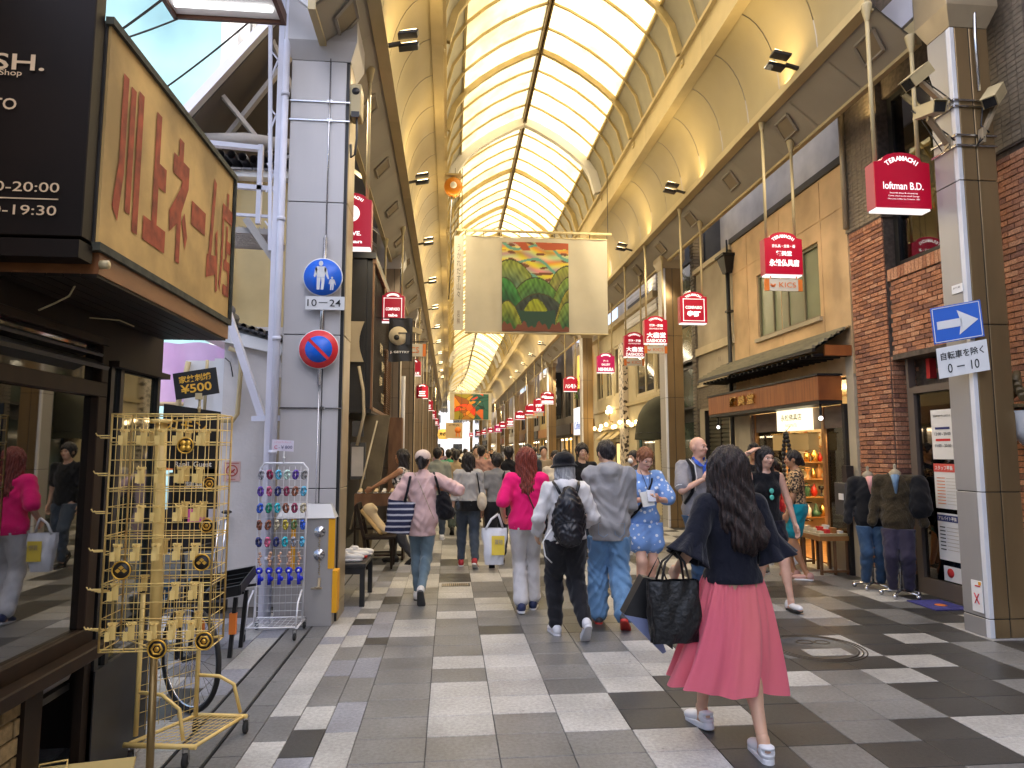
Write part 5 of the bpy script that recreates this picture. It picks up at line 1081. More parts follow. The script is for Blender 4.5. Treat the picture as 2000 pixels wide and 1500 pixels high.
# hydrant connection cabinet
t = thing('hydrant_cabinet', 'steel fire connection cabinet with yellow edges and two round caps at the column foot', 'cabinet', (-1.3, 6.55, 0))
m = MB(); m.box(-1.60,6.52,0,-1.075,6.68,.98); part('body', m, M['steelA'], t, .004)
m = MB(); m.prism([(-1.36,6.50,.985),(-1.07,6.50,.985),(-1.12,6.62,1.11),(-1.31,6.62,1.11)], (0,.05,.0)); m.add([(-1.60,6.50,.985),(-1.06,6.50,.985),(-1.06,6.68,.985),(-1.60,6.68,.985),(-1.54,6.60,1.11),(-1.12,6.60,1.11),(-1.12,6.68,1.11),(-1.54,6.68,1.11)], [(0,1,5,4),(1,2,6,5),(2,3,7,6),(3,0,4,7),(4,5,6,7)]); part('lid', m, mat('dull_white', (.5,.5,.5), .5), t)
yl = mat('safety_yellow', (.75,.36,.01), .5)
m = MB(); 
for q in ((-1.12,6.512,.52,-1.06,6.52,.98), (-1.46,6.512,.52,-1.42,6.52,.98), (-1.075,6.512,.12,-1.03,6.66,.50)): part('yellow_strip', MB().box(*q), yl, t)
for z in (.86, .65):
    m = MB(); m.lathe([(0,-.03),(.02,-.03),(.02,-.012),(.052,-.012),(.052,.0),(0,0)], (-1.20,6.518,z), 18, 0, 'y'); part('cap', m, M['chrome'], t)
m = MB(); 
for i in range(7): m.ball((-1.20+.006*(i%2),6.49,.80-.018*i), .008, 4)
for i in range(8): m.ball((-1.195+.006*(i%2),6.49,.60-.018*i), .008, 4)
m.tube([(-1.19,6.5,.44),(-1.19,6.47,.36),(-1.22,6.45,.36)], .014, 6); m.tube([(-1.26,6.48,.35),(-1.16,6.48,.35)], .01, 6); part('chain_and_tap', m, M['tanmet'], t)
# ---------------- white accessory rack ----------------
ar = thing('accessory_rack', 'white wheeled wire rack hung with hair bands, by the left column', 'display rack', (-1.5, 6.3, 0))
wm = mat('white_coated_wire', (.70,.70,.74), .35)
m = MB(); yA = 6.28
m.tube([(-1.70,yA,.10),(-1.70,yA,.18),(-1.695,yA,1.45),(-1.66,yA,1.50),(-1.32,yA,1.50),(-1.28,yA,1.45),(-1.29,yA,.10)], .010, 8)
for sx in (-1.72,-1.30): m.tube([(sx,yA-.0,.38),(sx-.0,yA-.15,.30),(sx-.0,yA-.21,.12)], .008, 7); m.tube([(sx,yA+.16,.09),(sx,yA-.24,.09)], .010, 7)
m.tube([(-1.72,yA-.22,.11),(-1.30,yA-.22,.11)], .008, 7); m.tube([(-1.72,yA+.14,.11),(-1.30,yA+.14,.11)], .008, 7); part('frame', m, wm, ar)
m = MB()
for i in range(9): x_ = -1.69+i*.05; m.tube([(x_,yA,.16),(x_,yA,1.47)], .0018, 4); m.tube([(x_,yA-.22,.115),(x_,yA+.14,.115)], .0018, 4)
for i in range(19): z = .2+i*.068; m.tube([(-1.69,yA,z),(-1.29,yA,z)], .0018, 4)
for i in range(7): m.tube([(-1.7,yA-.22+i*.055,.115),(-1.3,yA-.22+i*.055,.115)], .0018, 4)
part('mesh', m, wm, ar)
for p in ((-1.72,yA-.24,.036),(-1.30,yA-.24,.036),(-1.30,yA+.15,.036),(-1.72,yA+.15,.036)): wheelc(p, .03, ar)
cl = {'grey':(.30,.30,.34),'maroon':(.25,.03,.08),'sky blue':(.10,.40,.60),'mint':(.50,.70,.62),'violet':(.12,.06,.35),'black and white':(.25,.25,.25),'pink':(.55,.12,.22),'green':(.02,.28,.18),'turquoise':(.03,.45,.55),'brown':(.25,.09,.05),'beige':(.50,.44,.30),'yellow':(.50,.40,.06),'olive':(.12,.20,.08),'royal blue':(.04,.12,.55),'navy':(.03,.04,.16)}
ms_ = {k: mat('yarn_'+k.replace(' ', '_'), v, .85, var=.5, vs=55, thr=(.45,.55)) for k, v in cl.items()}
rows = [('grey','maroon','sky blue','mint','violet','black and white'),('violet','pink','navy','maroon','brown','sky blue'),('royal blue','green','turquoise','brown','maroon','beige'),('brown','brown','beige','yellow','olive','royal blue'),('navy','pink','navy','turquoise','grey','sky blue')]
tor = {}
for r, row in enumerate(rows):
    for c, col in enumerate(row):
        if col not in tor:
            q = MB(); q.tube([(.017*math.cos(a*math.pi/8), .006*math.sin(a*2), .034*math.sin(a*math.pi/8)) for a in range(16)], [.011+.003*(a % 2) for a in range(16)], 6, closed=True); tor[col] = q.mesh('hair_band', ms_[col])
        o = link('hair_band', tor[col]); o.location = (-1.675+c*.075, yA-.05, 1.40-r*.148); o.rotation_euler = (0, rnd.uniform(-.2,.2), rnd.uniform(-.6,.6))
        tag(o, f'{col} hair band, {("first","second","third","fourth","fifth","sixth")[c]} from left, {("top","second","third","fourth","fifth")[r]} row, white rack', 'hair band', 'hair bands on the white rack')
m = MB()
for r in range(5):
    for c in range(6): m.tube([(-1.675+c*.075,yA,1.43-r*.148),(-1.675+c*.075,yA-.08,1.43-r*.148)], .002, 4)
for r in range(1): 
    for c in range(5): m.tube([(-1.66+c*.085,yA,.72),(-1.66+c*.085,yA-.07,.72)], .002, 4)
part('hook', m, wm, ar)
cob = mat('cobalt_glass', (.01,.02,.50), .15); bd = mat('wooden_bead', (.50,.30,.20), .5)
for c in range(5):
    t = thing('eye_charm', f'blue eye bead charm, {("first","second","third","fourth","fifth")[c]} from the left along the bottom of the white rack', 'charm', (-1.66+c*.085, yA-.06, .5), 'eye bead charms on the white rack'); x_ = -1.66+c*.085
    m = MB()
    for i in range(5): m.ball((x_+.008*math.sin(i*2+c), yA-.06, .71-.024*i), .013+.004*(c in (1,3)), 6)
    part('beads', m, bd, t); m = MB(); m.ball((x_, yA-.06, .56), .032, 8, sc=(1,.4,1)); m.tube([(x_,yA-.06,.54),(x_+.004,yA-.06,.44)], [.012,.018], 6); m.ball((x_+.02, yA-.06, .49), .022, 6, sc=(1,.4,1)); part('eye_bead', m, cob, t)
    m = MB(); m.lathe([(0,-.016),(.011,-.016),(.011,-.01)], (x_,yA-.06,.56), 10, 0, 'y'); part('eye_white', m, M['white'], t)
t = thing('price_card', 'small white handwritten price card on top of the white rack', 'card', (-1.49, 6.26, 1.5))
m = MB(); m.obox((-1.50,6.25,1.66), (.095,0,-.006), (0,0,.05), (0,.002,0)); part('card', m, mat('lilac_card', (.66,.62,.72), .7), t); m = MB(); m.tube([(-1.49,6.26,1.5),(-1.49,6.26,1.61)], .005, 6); m.ball((-1.49,6.26,1.55), .012, 6); part('clip', m, M['white'], t)
text('-￥800', (-1.475,6.246,1.645), X_, Z_, .12, .03, mat('blue_ink', (.1,.1,.2), .6), t, .01); text('C', (-1.56,6.246,1.645), X_, Z_, None, .032, mat('pink_ink', (.6,.1,.2), .6), t, .01); text('ヘアゴムブレスレット', (-1.50,6.246,1.69), X_, Z_, .15, .016, mat('pink_ink', (.6,.1,.2), .6), t)
# ---------------- organic shapes: distance fields meshed with surface nets ----------------
class Fd:
    def __init__(s, lo, hi, h):
        s.lo = np.array(lo, float); s.h = h; s.n = np.ceil((np.array(hi)-s.lo)/h).astype(int)+1
        s.d = np.full(s.n, 1.0, np.float32); s.ax = [s.lo[i]+h*np.arange(s.n[i]) for i in range(3)]
    def blk(s, lo, hi):
        sl = []
        for i in range(3):
            a = int(max(0, math.floor((lo[i]-s.lo[i])/s.h))); b = int(min(s.n[i], math.ceil((hi[i]-s.lo[i])/s.h)+1))
            if b <= a: return None, None
            sl.append(slice(a, b))
        return tuple(sl), np.meshgrid(*[s.ax[i][sl[i]] for i in range(3)], indexing='ij', sparse=True)
    def put(s, sl, v, k, sub=False):
        a = s.d[sl]
        if sub: v = -v; hh = np.maximum(k-np.abs(a-v), 0)/k; s.d[sl] = np.maximum(a, v)+hh*hh*k/4
        else: hh = np.maximum(k-np.abs(a-v), 0)/k; s.d[sl] = np.minimum(a, v)-hh*hh*k/4
    def cone(s, a, b, ra, rb, k=.03, fl=1., sub=False):
        a = np.array(a, float); b = np.array(b, float); m = max(ra, rb)+k+.03
        sl, g = s.blk(np.minimum(a, b)-m, np.maximum(a, b)+m)
        if sl is None: return s
        x, y, z = g[0]-a[0], (g[1]-a[1])/fl, g[2]-a[2]; e = b-a; e = np.array([e[0], e[1]/fl, e[2]]); L = max(e@e, 1e-9)
        t = np.clip((x*e[0]+y*e[1]+z*e[2])/L, 0, 1)
        v = np.sqrt((x-t*e[0])**2+(y-t*e[1])**2+(z-t*e[2])**2)-(ra+(rb-ra)*t)
        s.put(sl, v*(fl if fl < 1 else 1), k, sub); return s
    def ell(s, c, r, k=.03, sub=False, rot=None):
        c = np.array(c, float); r = np.array(r, float); m = (r.max() if rot is not None else r)+k+.03
        sl, g = s.blk(c-m, c+m)
        if sl is None: return s
        x, y, z = g[0]-c[0], g[1]-c[1], g[2]-c[2]
        if rot is not None: x, y, z = (rot[0][j]*x+rot[1][j]*y+rot[2][j]*z for j in range(3))
        k0 = np.sqrt((x/r[0])**2+(y/r[1])**2+(z/r[2])**2); k1 = np.sqrt((x/r[0]**2)**2+(y/r[1]**2)**2+(z/r[2]**2)**2)+1e-6
        s.put(sl, k0*(k0-1)/k1, k, sub); return s
    def cut(s, p, n, k=.004):          # remove the side n points to
        g = np.meshgrid(*s.ax, indexing='ij', sparse=True); v = (g[0]-p[0])*n[0]+(g[1]-p[1])*n[1]+(g[2]-p[2])*n[2]
        s.d = np.maximum(s.d, v); return s
    def wr(s, amp, f=1., seed=0., vert=0.):
        f *= 1.5; amp *= 1.25
        x, y, z = np.meshgrid(*s.ax, indexing='ij', sparse=True); q = seed*7.3
        a = np.sin(f*(19*z+9*x+6*y)+3*np.sin(f*(8*x-7*y+5*z)+q)+q)*np.sin(f*(13*x-11*y+6*z)+2*np.sin(f*9*z+q))
        b = 1-2*np.abs(np.sin(f*(14*z-10*x+8*y)+2.2*np.sin(f*(11*x+6*y)+q*2)))
        s.d = (s.d-amp*(.6*a+.4*b)).astype(np.float32)
        if vert:
            th = np.arctan2(x, -y+1e-4); s.d = s.d-vert*np.sin(th*9+2*np.sin(z*5+q)+q)*np.clip((1.25-z)/.4, 0, 1)
        return s
    def mesh(s, smooth=0):
        d = s.d; ins = d < 0; nx, ny, nz = d.shape
        cs = [(i, j, k) for i in (0, 1) for j in (0, 1) for k in (0, 1)]
        cv = [ins[i:nx-1+i, j:ny-1+j, k:nz-1+k] for i, j, k in cs]
        cnt = sum(c.astype(np.int8) for c in cv); mx = (cnt > 0) & (cnt < 8); ids = np.argwhere(mx)
        if not len(ids): return np.zeros((0, 3)), np.zeros((0, 4), int)
        idx = np.full(mx.shape, -1, np.int64); idx[mx] = np.arange(len(ids))
        V = np.stack([d[ids[:, 0]+i, ids[:, 1]+j, ids[:, 2]+k] for i, j, k in cs], 1)
        acc = np.zeros((len(ids), 3)); n = np.zeros(len(ids)); C = np.array(cs, float)
        for a in range(8):
            for b in range(a+1, 8):
                if np.abs(C[a]-C[b]).sum() != 1: continue
                m = (V[:, a] < 0) != (V[:, b] < 0); va, vb = V[m, a], V[m, b]; t = va/(va-vb)
                acc[m] += C[a]+(C[b]-C[a])*t[:, None]; n[m] += 1
        P = s.lo+s.h*(ids+acc/n[:, None]); F = []
        for ax in range(3):
            u, w = (ax+1) % 3, (ax+2) % 3
            A = np.take(ins, range(0, d.shape[ax]-1), ax); B = np.take(ins, range(1, d.shape[ax]), ax)
            e = np.argwhere(A != B); e = e[(e[:, u] > 0) & (e[:, w] > 0) & (e[:, u] < d.shape[u]-1) & (e[:, w] < d.shape[w]-1)]
            if not len(e): continue
            fl = ins[e[:, 0], e[:, 1], e[:, 2]]; q = []
            for du, dw in ((1, 1), (0, 1), (0, 0), (1, 0)):
                c = e.copy(); c[:, u] -= du; c[:, w] -= dw; q.append(idx[c[:, 0], c[:, 1], c[:, 2]])
            q = np.stack(q, 1); q[~fl] = q[~fl][:, ::-1]; F.append(q)
        return P, np.concatenate(F)
def rz(a): c, s_ = math.cos(a), math.sin(a); return np.array([[c,-s_,0],[s_,c,0],[0,0,1]])
def rx(a): c, s_ = math.cos(a), math.sin(a); return np.array([[1,0,0],[0,c,-s_],[0,s_,c]])
def ry(a): c, s_ = math.cos(a), math.sin(a); return np.array([[c,0,s_],[0,1,0],[-s_,0,c]])
def npmesh(name, P, F, m, face_mat=None):
    me = bpy.data.meshes.new(name); me.vertices.add(len(P)); me.vertices.foreach_set('co', np.asarray(P, 'f').ravel())
    me.loops.add(F.size); me.loops.foreach_set('vertex_index', F.astype('i').ravel()); me.polygons.add(len(F))
    me.polygons.foreach_set('loop_start', np.arange(0, F.size, 4, dtype='i')); me.polygons.foreach_set('loop_total', np.full(len(F), 4, 'i'))
    for q in (m if isinstance(m, (list, tuple)) else [m]): me.materials.append(q)
    me.update(calc_edges=True); me.polygons.foreach_set('use_smooth', np.ones(len(F), bool)); me.validate(); return me
def ik(a, b, L1, L2, hint):
    a, b, hint = map(lambda q: np.array(q, float), (a, b, hint)); d = b-a; D = np.linalg.norm(d)
    if D > (L1+L2)*.995: d = d/D*(L1+L2)*.995; b = a+d; D = np.linalg.norm(d)
    t = (L1*L1-L2*L2+D*D)/(2*D); hgt = math.sqrt(max(L1*L1-t*t, 0)); u = d/D; n = hint-u*(hint@u); n /= max(np.linalg.norm(n), 1e-6)
    return a+u*t+n*hgt, b
# cloth and skin materials
def cloth(n, c, c2=None, var=.12, rough=.85, bump=.5, bs=9, vs=6, st=(1,1,.6), **k): return mat(n, c, rough, var=var, vs=vs, col2=c2, bump=bump, bs=bs, stretch=st, spec=.2, sheen=.15, bd=.035, **k)
def skinm(n, c):
    m = mat(n, c, .5, var=.07, vs=12); m.node_tree.nodes['Principled BSDF'].inputs['Subsurface Weight'].default_value = .08; return m
def hairm(n, c, c2): return mat(n, c, .36, col2=c2, vs=55, stretch=(1.6,1.6,.10), bump=1, bs=130, spec=.45, thr=(.35,.75), detail=8)
SKN = {'light': skinm('skin_light', (.62,.36,.26)), 'asian': skinm('skin_asian', (.55,.33,.22)), 'tan': skinm('skin_tan', (.38,.19,.10))}
HR = {'black': hairm('hair_black', (.010,.008,.008), (.035,.028,.028)), 'brown': hairm('hair_dark_brown', (.010,.007,.006), (.05,.028,.024)), 'red': hairm('hair_auburn', (.10,.018,.012), (.35,.07,.04)), 'grey': hairm('hair_grey', (.25,.25,.26), (.55,.55,.56)), 'ginger': hairm('hair_ginger', (.16,.055,.025), (.34,.14,.06))}
EYEW = mat('eye_white', (.6,.58,.55), .3); EYEB = mat('eye_dark', (.02,.015,.01), .2); LIP = mat('lips', (.42,.12,.10), .5)
SH = {}
def shoe_raw(kind):
    if kind in SH: return SH[kind]
    f = Fd((-.08,-.12,-.03), (.08,.22,.13), .006)
    if kind != 'sandal':
        f.ell((0,-.045,.045), (.036,.045,.05), .02); f.cone((0,-.04,.05), (0,.10,.028), .036, .030, .03); f.ell((.0,.12,.030), (.042,.065,.032), .03); (f.cone((0,-.035,.05), (0,-.03,.085), .034, .036, .02) if kind != 'thick' else f.ell((0,-.045,.075), (.042,.05,.012), .008))
        f.ell((0,-.03,.118), (.032,.036,.04), .008, sub=True)
        if kind == 'thick': f.ell((0,-.01,.075), (.03,.035,.035), .008, sub=True); f.ell((0,-.075,.055), (.05,.02,.012), .004, sub=True)
    else:
        f.cone((0,-.04,.02), (0,.10,.012), .03, .032, .02, fl=1); f.ell((0,.09,.03), (.043,.022,.028), .01); f.ell((0,.035,.045), (.036,.016,.035), .01); f.cone((-.035,-.04,.05), (.035,-.04,.05), .012, .012, .02); f.ell((0,-.06,.045), (.036,.025,.012), .01)
    f.cut((0,0,.012), (0,0,-1)); up = f.mesh()
    s_ = Fd((-.08,-.12,-.04), (.08,.23,.05), .006); g = np.meshgrid(*s_.ax, indexing='ij', sparse=True)
    t = np.clip((g[1]+.05)/.17, 0, 1); w = .036+.012*t; r = np.sqrt((g[0]-.004*t)**2+(g[1]-(-.05+.17*t))**2)-w
    th = .028 if kind in ('sandal','thick') else .018; s_.d = np.maximum(r, np.abs(g[2]-.004-(.0 if th < .02 else -.004))-th*.75).astype(np.float32)+0*g[0]
    SH[kind] = (up, s_.mesh()); return SH[kind]
def hand_raw(curl, hold=False):
    k = ('hand', round(curl, 2))
    if k in SH: return SH[k]
    f = Fd((-.07,-.09,-.21), (.07,.07,.05), .0048)
    f.cone((0,0,.03), (0,0,-.005), .026, .025, .02, fl=.8); f.cone((-.018,0,-.03), (-.026,0,-.085), .018, .014, .02, fl=.7); f.cone((.018,0,-.03), (.024,0,-.082), .018, .013, .02, fl=.7); f.ell((0,0,-.055), (.040,.015,.042), .02)
    for x, L, r in ((-.031,.066,.0085), (-.0105,.076,.009), (.0105,.072,.009), (.030,.056,.008)):
        p = np.array((x, 0, -.088)); a = 0
        for q, fr in enumerate((.44,.32,.24)):
            a += curl*(.5, .8, .6)[q]; e = p+L*fr*np.array((x*.25, math.sin(a), -math.cos(a))); f.cone(p, e, r*(1-.08*q), r*(.92-.08*q), .006); p = e
    f.cone((-.026,.004,-.02), (-.050,.018,-.058), .014, .011, .015); f.cone((-.050,.018,-.058), (-.048,.028+.012*curl,-.088), .0105, .0085, .006)
    SH[k] = f.mesh(); return SH[k]
PEOPLE = []
def person(label, x, y, yaw, H, sex='f', skin='asian', hair=None, top=None, bottom=None, shoes=('sneaker', None, None), legs=None, arms=None, head=(0, 0), lean=0, near=2, girth=1., extras=None, group=None, name='person', cat='person', seed=0, body=True):
    """yaw degrees, 0 = walking away (+Y), 180 = facing the viewer. local: +y forward, +x right hand side."""
    s = H/1.70; h = {2: .0105, 1: .014, 0: .024}[near]*s
    T = thing(name, label, cat, (x, y, 0), group); Rw = rz(-R_(yaw)); org = np.array((x, y, 0.))
    W_ = lambda P: (np.asarray(P)*s)@Rw.T+org
    out = {}
    legs = legs or ((.09, .16, .085, 0), (-.09, -.20, .13, 35)); arms = arms or ((.25, .08, .80), (-.25, -.02, .80))
    hw = (.165 if sex == 'f' else .185)*(1+.3*(girth-1)); g = girth
    hips = [np.array((.085, 0, .90)), np.array((-.085, 0, .90))]; L = []
    for hp, lg in zip(hips, legs):
        kn, an = ik(hp, (lg[0], lg[1], lg[2]), .43, .42, (0, 1, .0)); L.append((hp, kn, an, lg[3], lg[4] if len(lg) > 4 else 0))
    A = []
    for sg, ar in zip((1, -1), arms):
        sh = np.array((sg*hw, -.01, 1.385)); hint = ar[3] if len(ar) > 3 else (sg*.15, -1, -.2); el, wr_ = ik(sh, ar[:3], .285, .25, hint); A.append((sh, el, wr_))
    cx = (1.0 if sex == 'm' else .86)*g; wx = (.98 if sex == 'm' else .84)*g; hx = (.97 if sex == 'm' else 1.02)*g
    def tor(f, e, k=.05, lo=.8):
        f.cone((-hw+.02, -.01, 1.385), (hw-.02, -.01, 1.385), .048+e, .048+e, k, fl=.9)
        f.cone((0,-.01,1.47), (0,-.01,1.40), .045+e*.5, .08+e, .05)
        f.ell((0, .0, 1.25), (.152*cx+e, .105+e, .17), k); f.ell((0, 0, 1.07), (.135*wx+e, .092*g+e, .16), k); f.ell((0, -.012, .935), (.160*hx+e, .118+e, .125+e), k)
        if sex == 'f': f.ell((.07,.075,1.24), (.06+e,.05+e,.06+e), .04); f.ell((-.07,.075,1.24), (.06+e,.05+e,.06+e), .04)
    def leg(f, q, e, f0=0, f1=2., k=.04, flare=0., kmul=1.):
        hp, kn, an = L[q][:3]
        b = kn if f1 >= 1 else hp+(kn-hp)*f1; rb = .080+(.055-.080)*min(f1, 1)
        f.cone(hp, b, .086*g+e, rb+e*kmul+flare*(f1 <= 1), k)
        if f1 > 1:
            c = kn+(an-kn)*(f1-1); f.cone(kn, c, .055+e*kmul, .055+(.036-.055)*(f1-1)+e*kmul+flare, k)
            dcalf = np.cross(an-kn, (1,0,0)); dcalf /= np.linalg.norm(dcalf)+1e-6; 
            if dcalf[1] > 0: dcalf = -dcalf
            f.ell(kn+(an-kn)*.3+dcalf*.014, (.046+e*kmul, .050+e*kmul, .12), .04)
    def arm(f, q, e, f0=0., f1=2., k=.025, flare=0.):
        sh, el, wr_ = A[q]; ge = 1+.25*(g-1); b = el if f1 >= 1 else sh+(el-sh)*f1
        f.cone(sh, b, .046*ge+e, .046+(.036-.046)*min(f1, 1)+e+flare*(f1 <= 1), k)
        if f1 > 1: c = el+(wr_-el)*(f1-1); f.cone(el, c, .036+e, .036+(.025-.036)*(f1-1)+e+flare, k); 
    pts = np.array([p for q in L for p in q[:3]]+[p for q in A for p in q]+[(0, 0, 1.5)]); lo, hi = pts.min(0)-.17, pts.max(0)+.17; lo[2] = max(lo[2]+.05, -.02)
    Rh = rz(-R_(head[0]))@rx(-R_(head[1])); hc = np.array((0, .012, 1.50)); hh = .0065 if near == 2 else .011 if near == 1 else .024
    def hd(P): return (np.asarray(P)-np.array((0,0,1.50)))@Rh.T+hc
    VS, FS = [], []
    def app(P, F_): FS.append(F_+sum(len(v) for v in VS)); VS.append(P)
    if body:
        f = Fd(lo, hi, .0105 if near == 2 else .014 if near == 1 else .024)
        tor(f, -.004)
        for q in (0, 1): leg(f, q, -.004); arm(f, q, 0)
        f.cone((0,-.012,1.42), (0,.012,1.54), .052, .046, .03); app(*f.mesh())
        f = Fd((-.12,-.13,1.42), (.12,.16,1.74), hh)
        f.cone((0,-.005,1.40), (0,.005,1.56), .050, .046, .02); f.ell((0,.002,1.615), (.073,.090,.090), .02); f.ell((0,.030,1.565), (.056,.062,.075), .03); f.ell((0,.058,1.522), (.030,.028,.026), .03)
        if near:
            f.cone((0,.092,1.605), (0,.108,1.572), .009, .013, .012); f.ell((0,.086,1.618), (.045,.018,.010), .015); f.ell((.030,.100,1.600), (.016,.015,.010), .012, sub=True); f.ell((-.030,.100,1.600), (.016,.015,.010), .012, sub=True)
            f.ell((0,.086,1.545), (.022,.014,.008), .01); f.ell((.075,.0,1.59), (.010,.018,.030), .008); f.ell((-.075,.0,1.59), (.010,.018,.030), .008); f.ell((.036,.072,1.575), (.022,.02,.02), .02); f.ell((-.036,.072,1.575), (.022,.02,.02), .02)
        P, F_ = f.mesh(); app(hd(P), F_)
        if near:
            for q in (0, 1):
                sh, el, wr_ = A[q]; P, F_ = hand_raw(arms[q][4] if len(arms[q]) > 4 else .55); z = -(wr_-el)/np.linalg.norm(wr_-el)
                yy = np.array(arms[q][5] if len(arms[q]) > 5 else ((-1, .3, 0) if q == 0 else (1, .3, 0)), float); yy = yy-z*(yy@z); yy /= np.linalg.norm(yy)+1e-9; xx = np.cross(yy, z)
                P = P*.95
                if q == 0: P = P*np.array((-1, 1, 1)); F_ = F_[:, ::-1]
                app(P@np.stack([xx, yy, z], 1).T+wr_, F_)
        for hp, kn, an, pt, yw in L:
            f = Fd((-.07,-.10,-.03), (.07,.2,.16), .009 if near == 2 else .016); f.cone((0,0,.10), (0,-.02,.045), .036, .034, .02); f.cone((0,-.03,.035), (0,.12,.022), .032, .026, .03); f.ell((0,.14,.018), (.036,.045,.018), .02)
            P, F_ = f.mesh(); app((P-np.array((0,0,.085)))@(rz(-R_(yw))@rx(-R_(pt))).T+an, F_)
        me = npmesh('body', W_(np.concatenate(VS)), np.concatenate(FS), SKN[skin]); bo = link('body', me, T)
        if near == 2 or (near == 1 and abs(((yaw+head[0]) % 360)-180) < 100):
            m = MB(); e2 = MB(); e3 = MB()
            for sx in (-1, 1):
                c = W_(hd([(sx*.030,.083,1.598)]))[0]; r = .0112*s; m.ball(c, r, 8, sc=(1,.8,.62)); c = W_(hd([(sx*.030,.0945,1.598)]))[0]; e2.ball(c, r*.62, 6)
                q = [W_(hd([(sx*(.014+.009*i), .099-.0035*i*i/2, 1.622+.003*math.sin(i))]))[0] for i in range(4)]; e3.tube(q, .0035*s, 5)
            part('eye', m, EYEW, bo); part('iris', e2, EYEB, bo); part('eyebrow', e3, HR[hair[1] if hair else 'brown'], bo)
            m = MB(); m.tube([W_(hd([(dx, .0985-abs(dx)*.35, 1.546+.002*math.cos(dx*200))]))[0] for dx in (-.022,-.011,0,.011,.022)], [.002*s,.0048*s,.0055*s,.0048*s,.002*s], 6); part('lips', m, LIP, bo)
    # shoes
    if shoes[0]:
        for hp, kn, an, pt, yw in L:
            (P, F_), (P2, F2) = shoe_raw(shoes[0]); B_ = (rz(-R_(yw))@rx(-R_(pt))).T; o = an-np.array((0,0,.085))@np.eye(3)
            tr_ = lambda Q: W_((Q+np.array((0,0,.0))-np.array((0,0,.085)))@B_+an)
            so_ = link('shoe', npmesh('shoe', tr_(P), F_, shoes[1]), T); link('sole', npmesh('sole', tr_(P2), F2, shoes[2]), so_)
    # bottom
    if bottom:
        k = bottom[0]; o = bottom[2] if len(bottom) > 2 else {}
        if k in ('pants', 'shorts'):
            ln = o.get('len', 1.93 if k == 'pants' else .45); e = o.get('e', .018)
            f = Fd(lo, (hi[0], hi[1], 1.16), h/s); f.ell((0,-.012,.935), (.160*hx+e*.6+.004, .118+e*.6+.004, .125+e), .05); f.ell((0,0,1.03), (.135*wx+.015, .1*g+.01, .12), .05)
            for q in (0, 1): leg(f, q, e, 0, ln, .035, o.get('flare', 0), o.get('km', 1.))
            f.wr(o.get('w', .006), o.get('f', 1.2), seed+1); f.cut((0,0,min(1.06, (top[2].get('hem', .84) if top and len(top) > 2 else .84)+.035)), (0,0,1)); P, F_ = f.mesh(); pt_ = link('trousers' if k == 'pants' else 'shorts', npmesh('trousers', W_(P), F_, bottom[1]), T)
            if o.get('pockets'):
                m = MB()
                for sx in (-1, 1):
                    c = np.array((sx*.075, -.128-e, .90)); q = [W_([c+np.array(p_)])[0] for p_ in ((-.045,.008,.05),(.045,.02,.05),(.045,.024,-.045),(0,.004,-.075),(-.045,.006,-.045))]; m.tube(q, .0022, 4, closed=True)
                part('pocket_seam', m, bottom[1], pt_)
        elif k == 'skirt':
            zt, zb, rt, rb, n = o.get('top', 1.0), o.get('hem', .45), o.get('rt', .15), o.get('rb', .25), o.get('n', 11)
            sk = o.get('skew', (0, 0)); fy = o.get('fy', .75)
            def sf(u, v):
                a = u*2*math.pi; t = v; z = zt+(zb-zt)*t+o.get('tilt', 0)*t*math.cos(a)
                pl = .030*(.2+t)*(math.sin(n*a+1.3*math.sin(2*a)+.8*t)+.4*math.sin(2*n*a+2+1.5*t))+.02*t*math.sin(3*a+1+seed)+.012*t*math.sin(7*a+2.3*t*2)
                pl += .007*math.sin(27*a+3*math.sin(3*a))*(1-.6*t); z += .014*t*math.sin(5*a+1); r = rt+(rb-rt)*t**.8+pl; return W_([(r*math.cos(a)+sk[0]*t*t, r*fy*math.sin(a)+sk[1]*t*t-.01, z)])[0]
            m = MB(); m.grid(sf, 200, 36, cu=True); m.f = [q[::-1] for q in m.f]; sk_ = part('skirt', m, bottom[1], T); 
    # top
    if top:
        k = top[0]; o = top[2] if len(top) > 2 else {}; e = o.get('e', .018); hem = o.get('hem', .84)
        f = Fd((lo[0], lo[1], hem-.05), (hi[0], hi[1], max(1.56, hi[2])), h/s); tor(f, e)
        W2 = o.get('wide', .165*g); f.cone((0, 0, 1.22), (0, -.005, hem+.03), W2*.98-.06+e, W2-.06+o.get('flare', .0)+e, .05, fl=.72)
        f.cone((0, 0, 1.22), (0, -.005, hem-.02), W2-.03+e*.5, W2-.03+o.get('flare', 0)+e*.5, .04, fl=.66)
        sl = o.get('sleeve', .75)
        if sl > 0:
            for q in (0, 1): arm(f, q, o.get('se', .016), 0, sl, .035, o.get('sf', .012))
        f.wr(o.get('w', .007), o.get('f', 1.), seed)
        if o.get('hood'): f.cone((-.05,-.075,1.44), (.05,-.075,1.44), .05, .05, .04); f.cone((0,-.10,1.40), (0,-.10,1.36), .055, .03, .04); f.cone((-.075,-.0,1.46), (.075,-.0,1.46), .03, .03, .04)
        f.cut((0,0,hem), (0,0,-1)); f.cone((0,.02,1.46), (0,.03,1.6), .058+.02*(k == 'v'), .09, .01, sub=True)
        if k == 'sleeveless':
            for sg in (1, -1): f.ell((sg*(hw+.03), -.01, 1.37), (.055,.08,.085), .01, sub=True)
        if k == 'v': f.cone((0,.12,1.46), (0,.16,1.30), .06, .01, .01, sub=True)
        P, F_ = f.mesh(); out['top'] = link(o.get('name', 'shirt'), npmesh('shirt', W_(P), F_, top[1]), T)
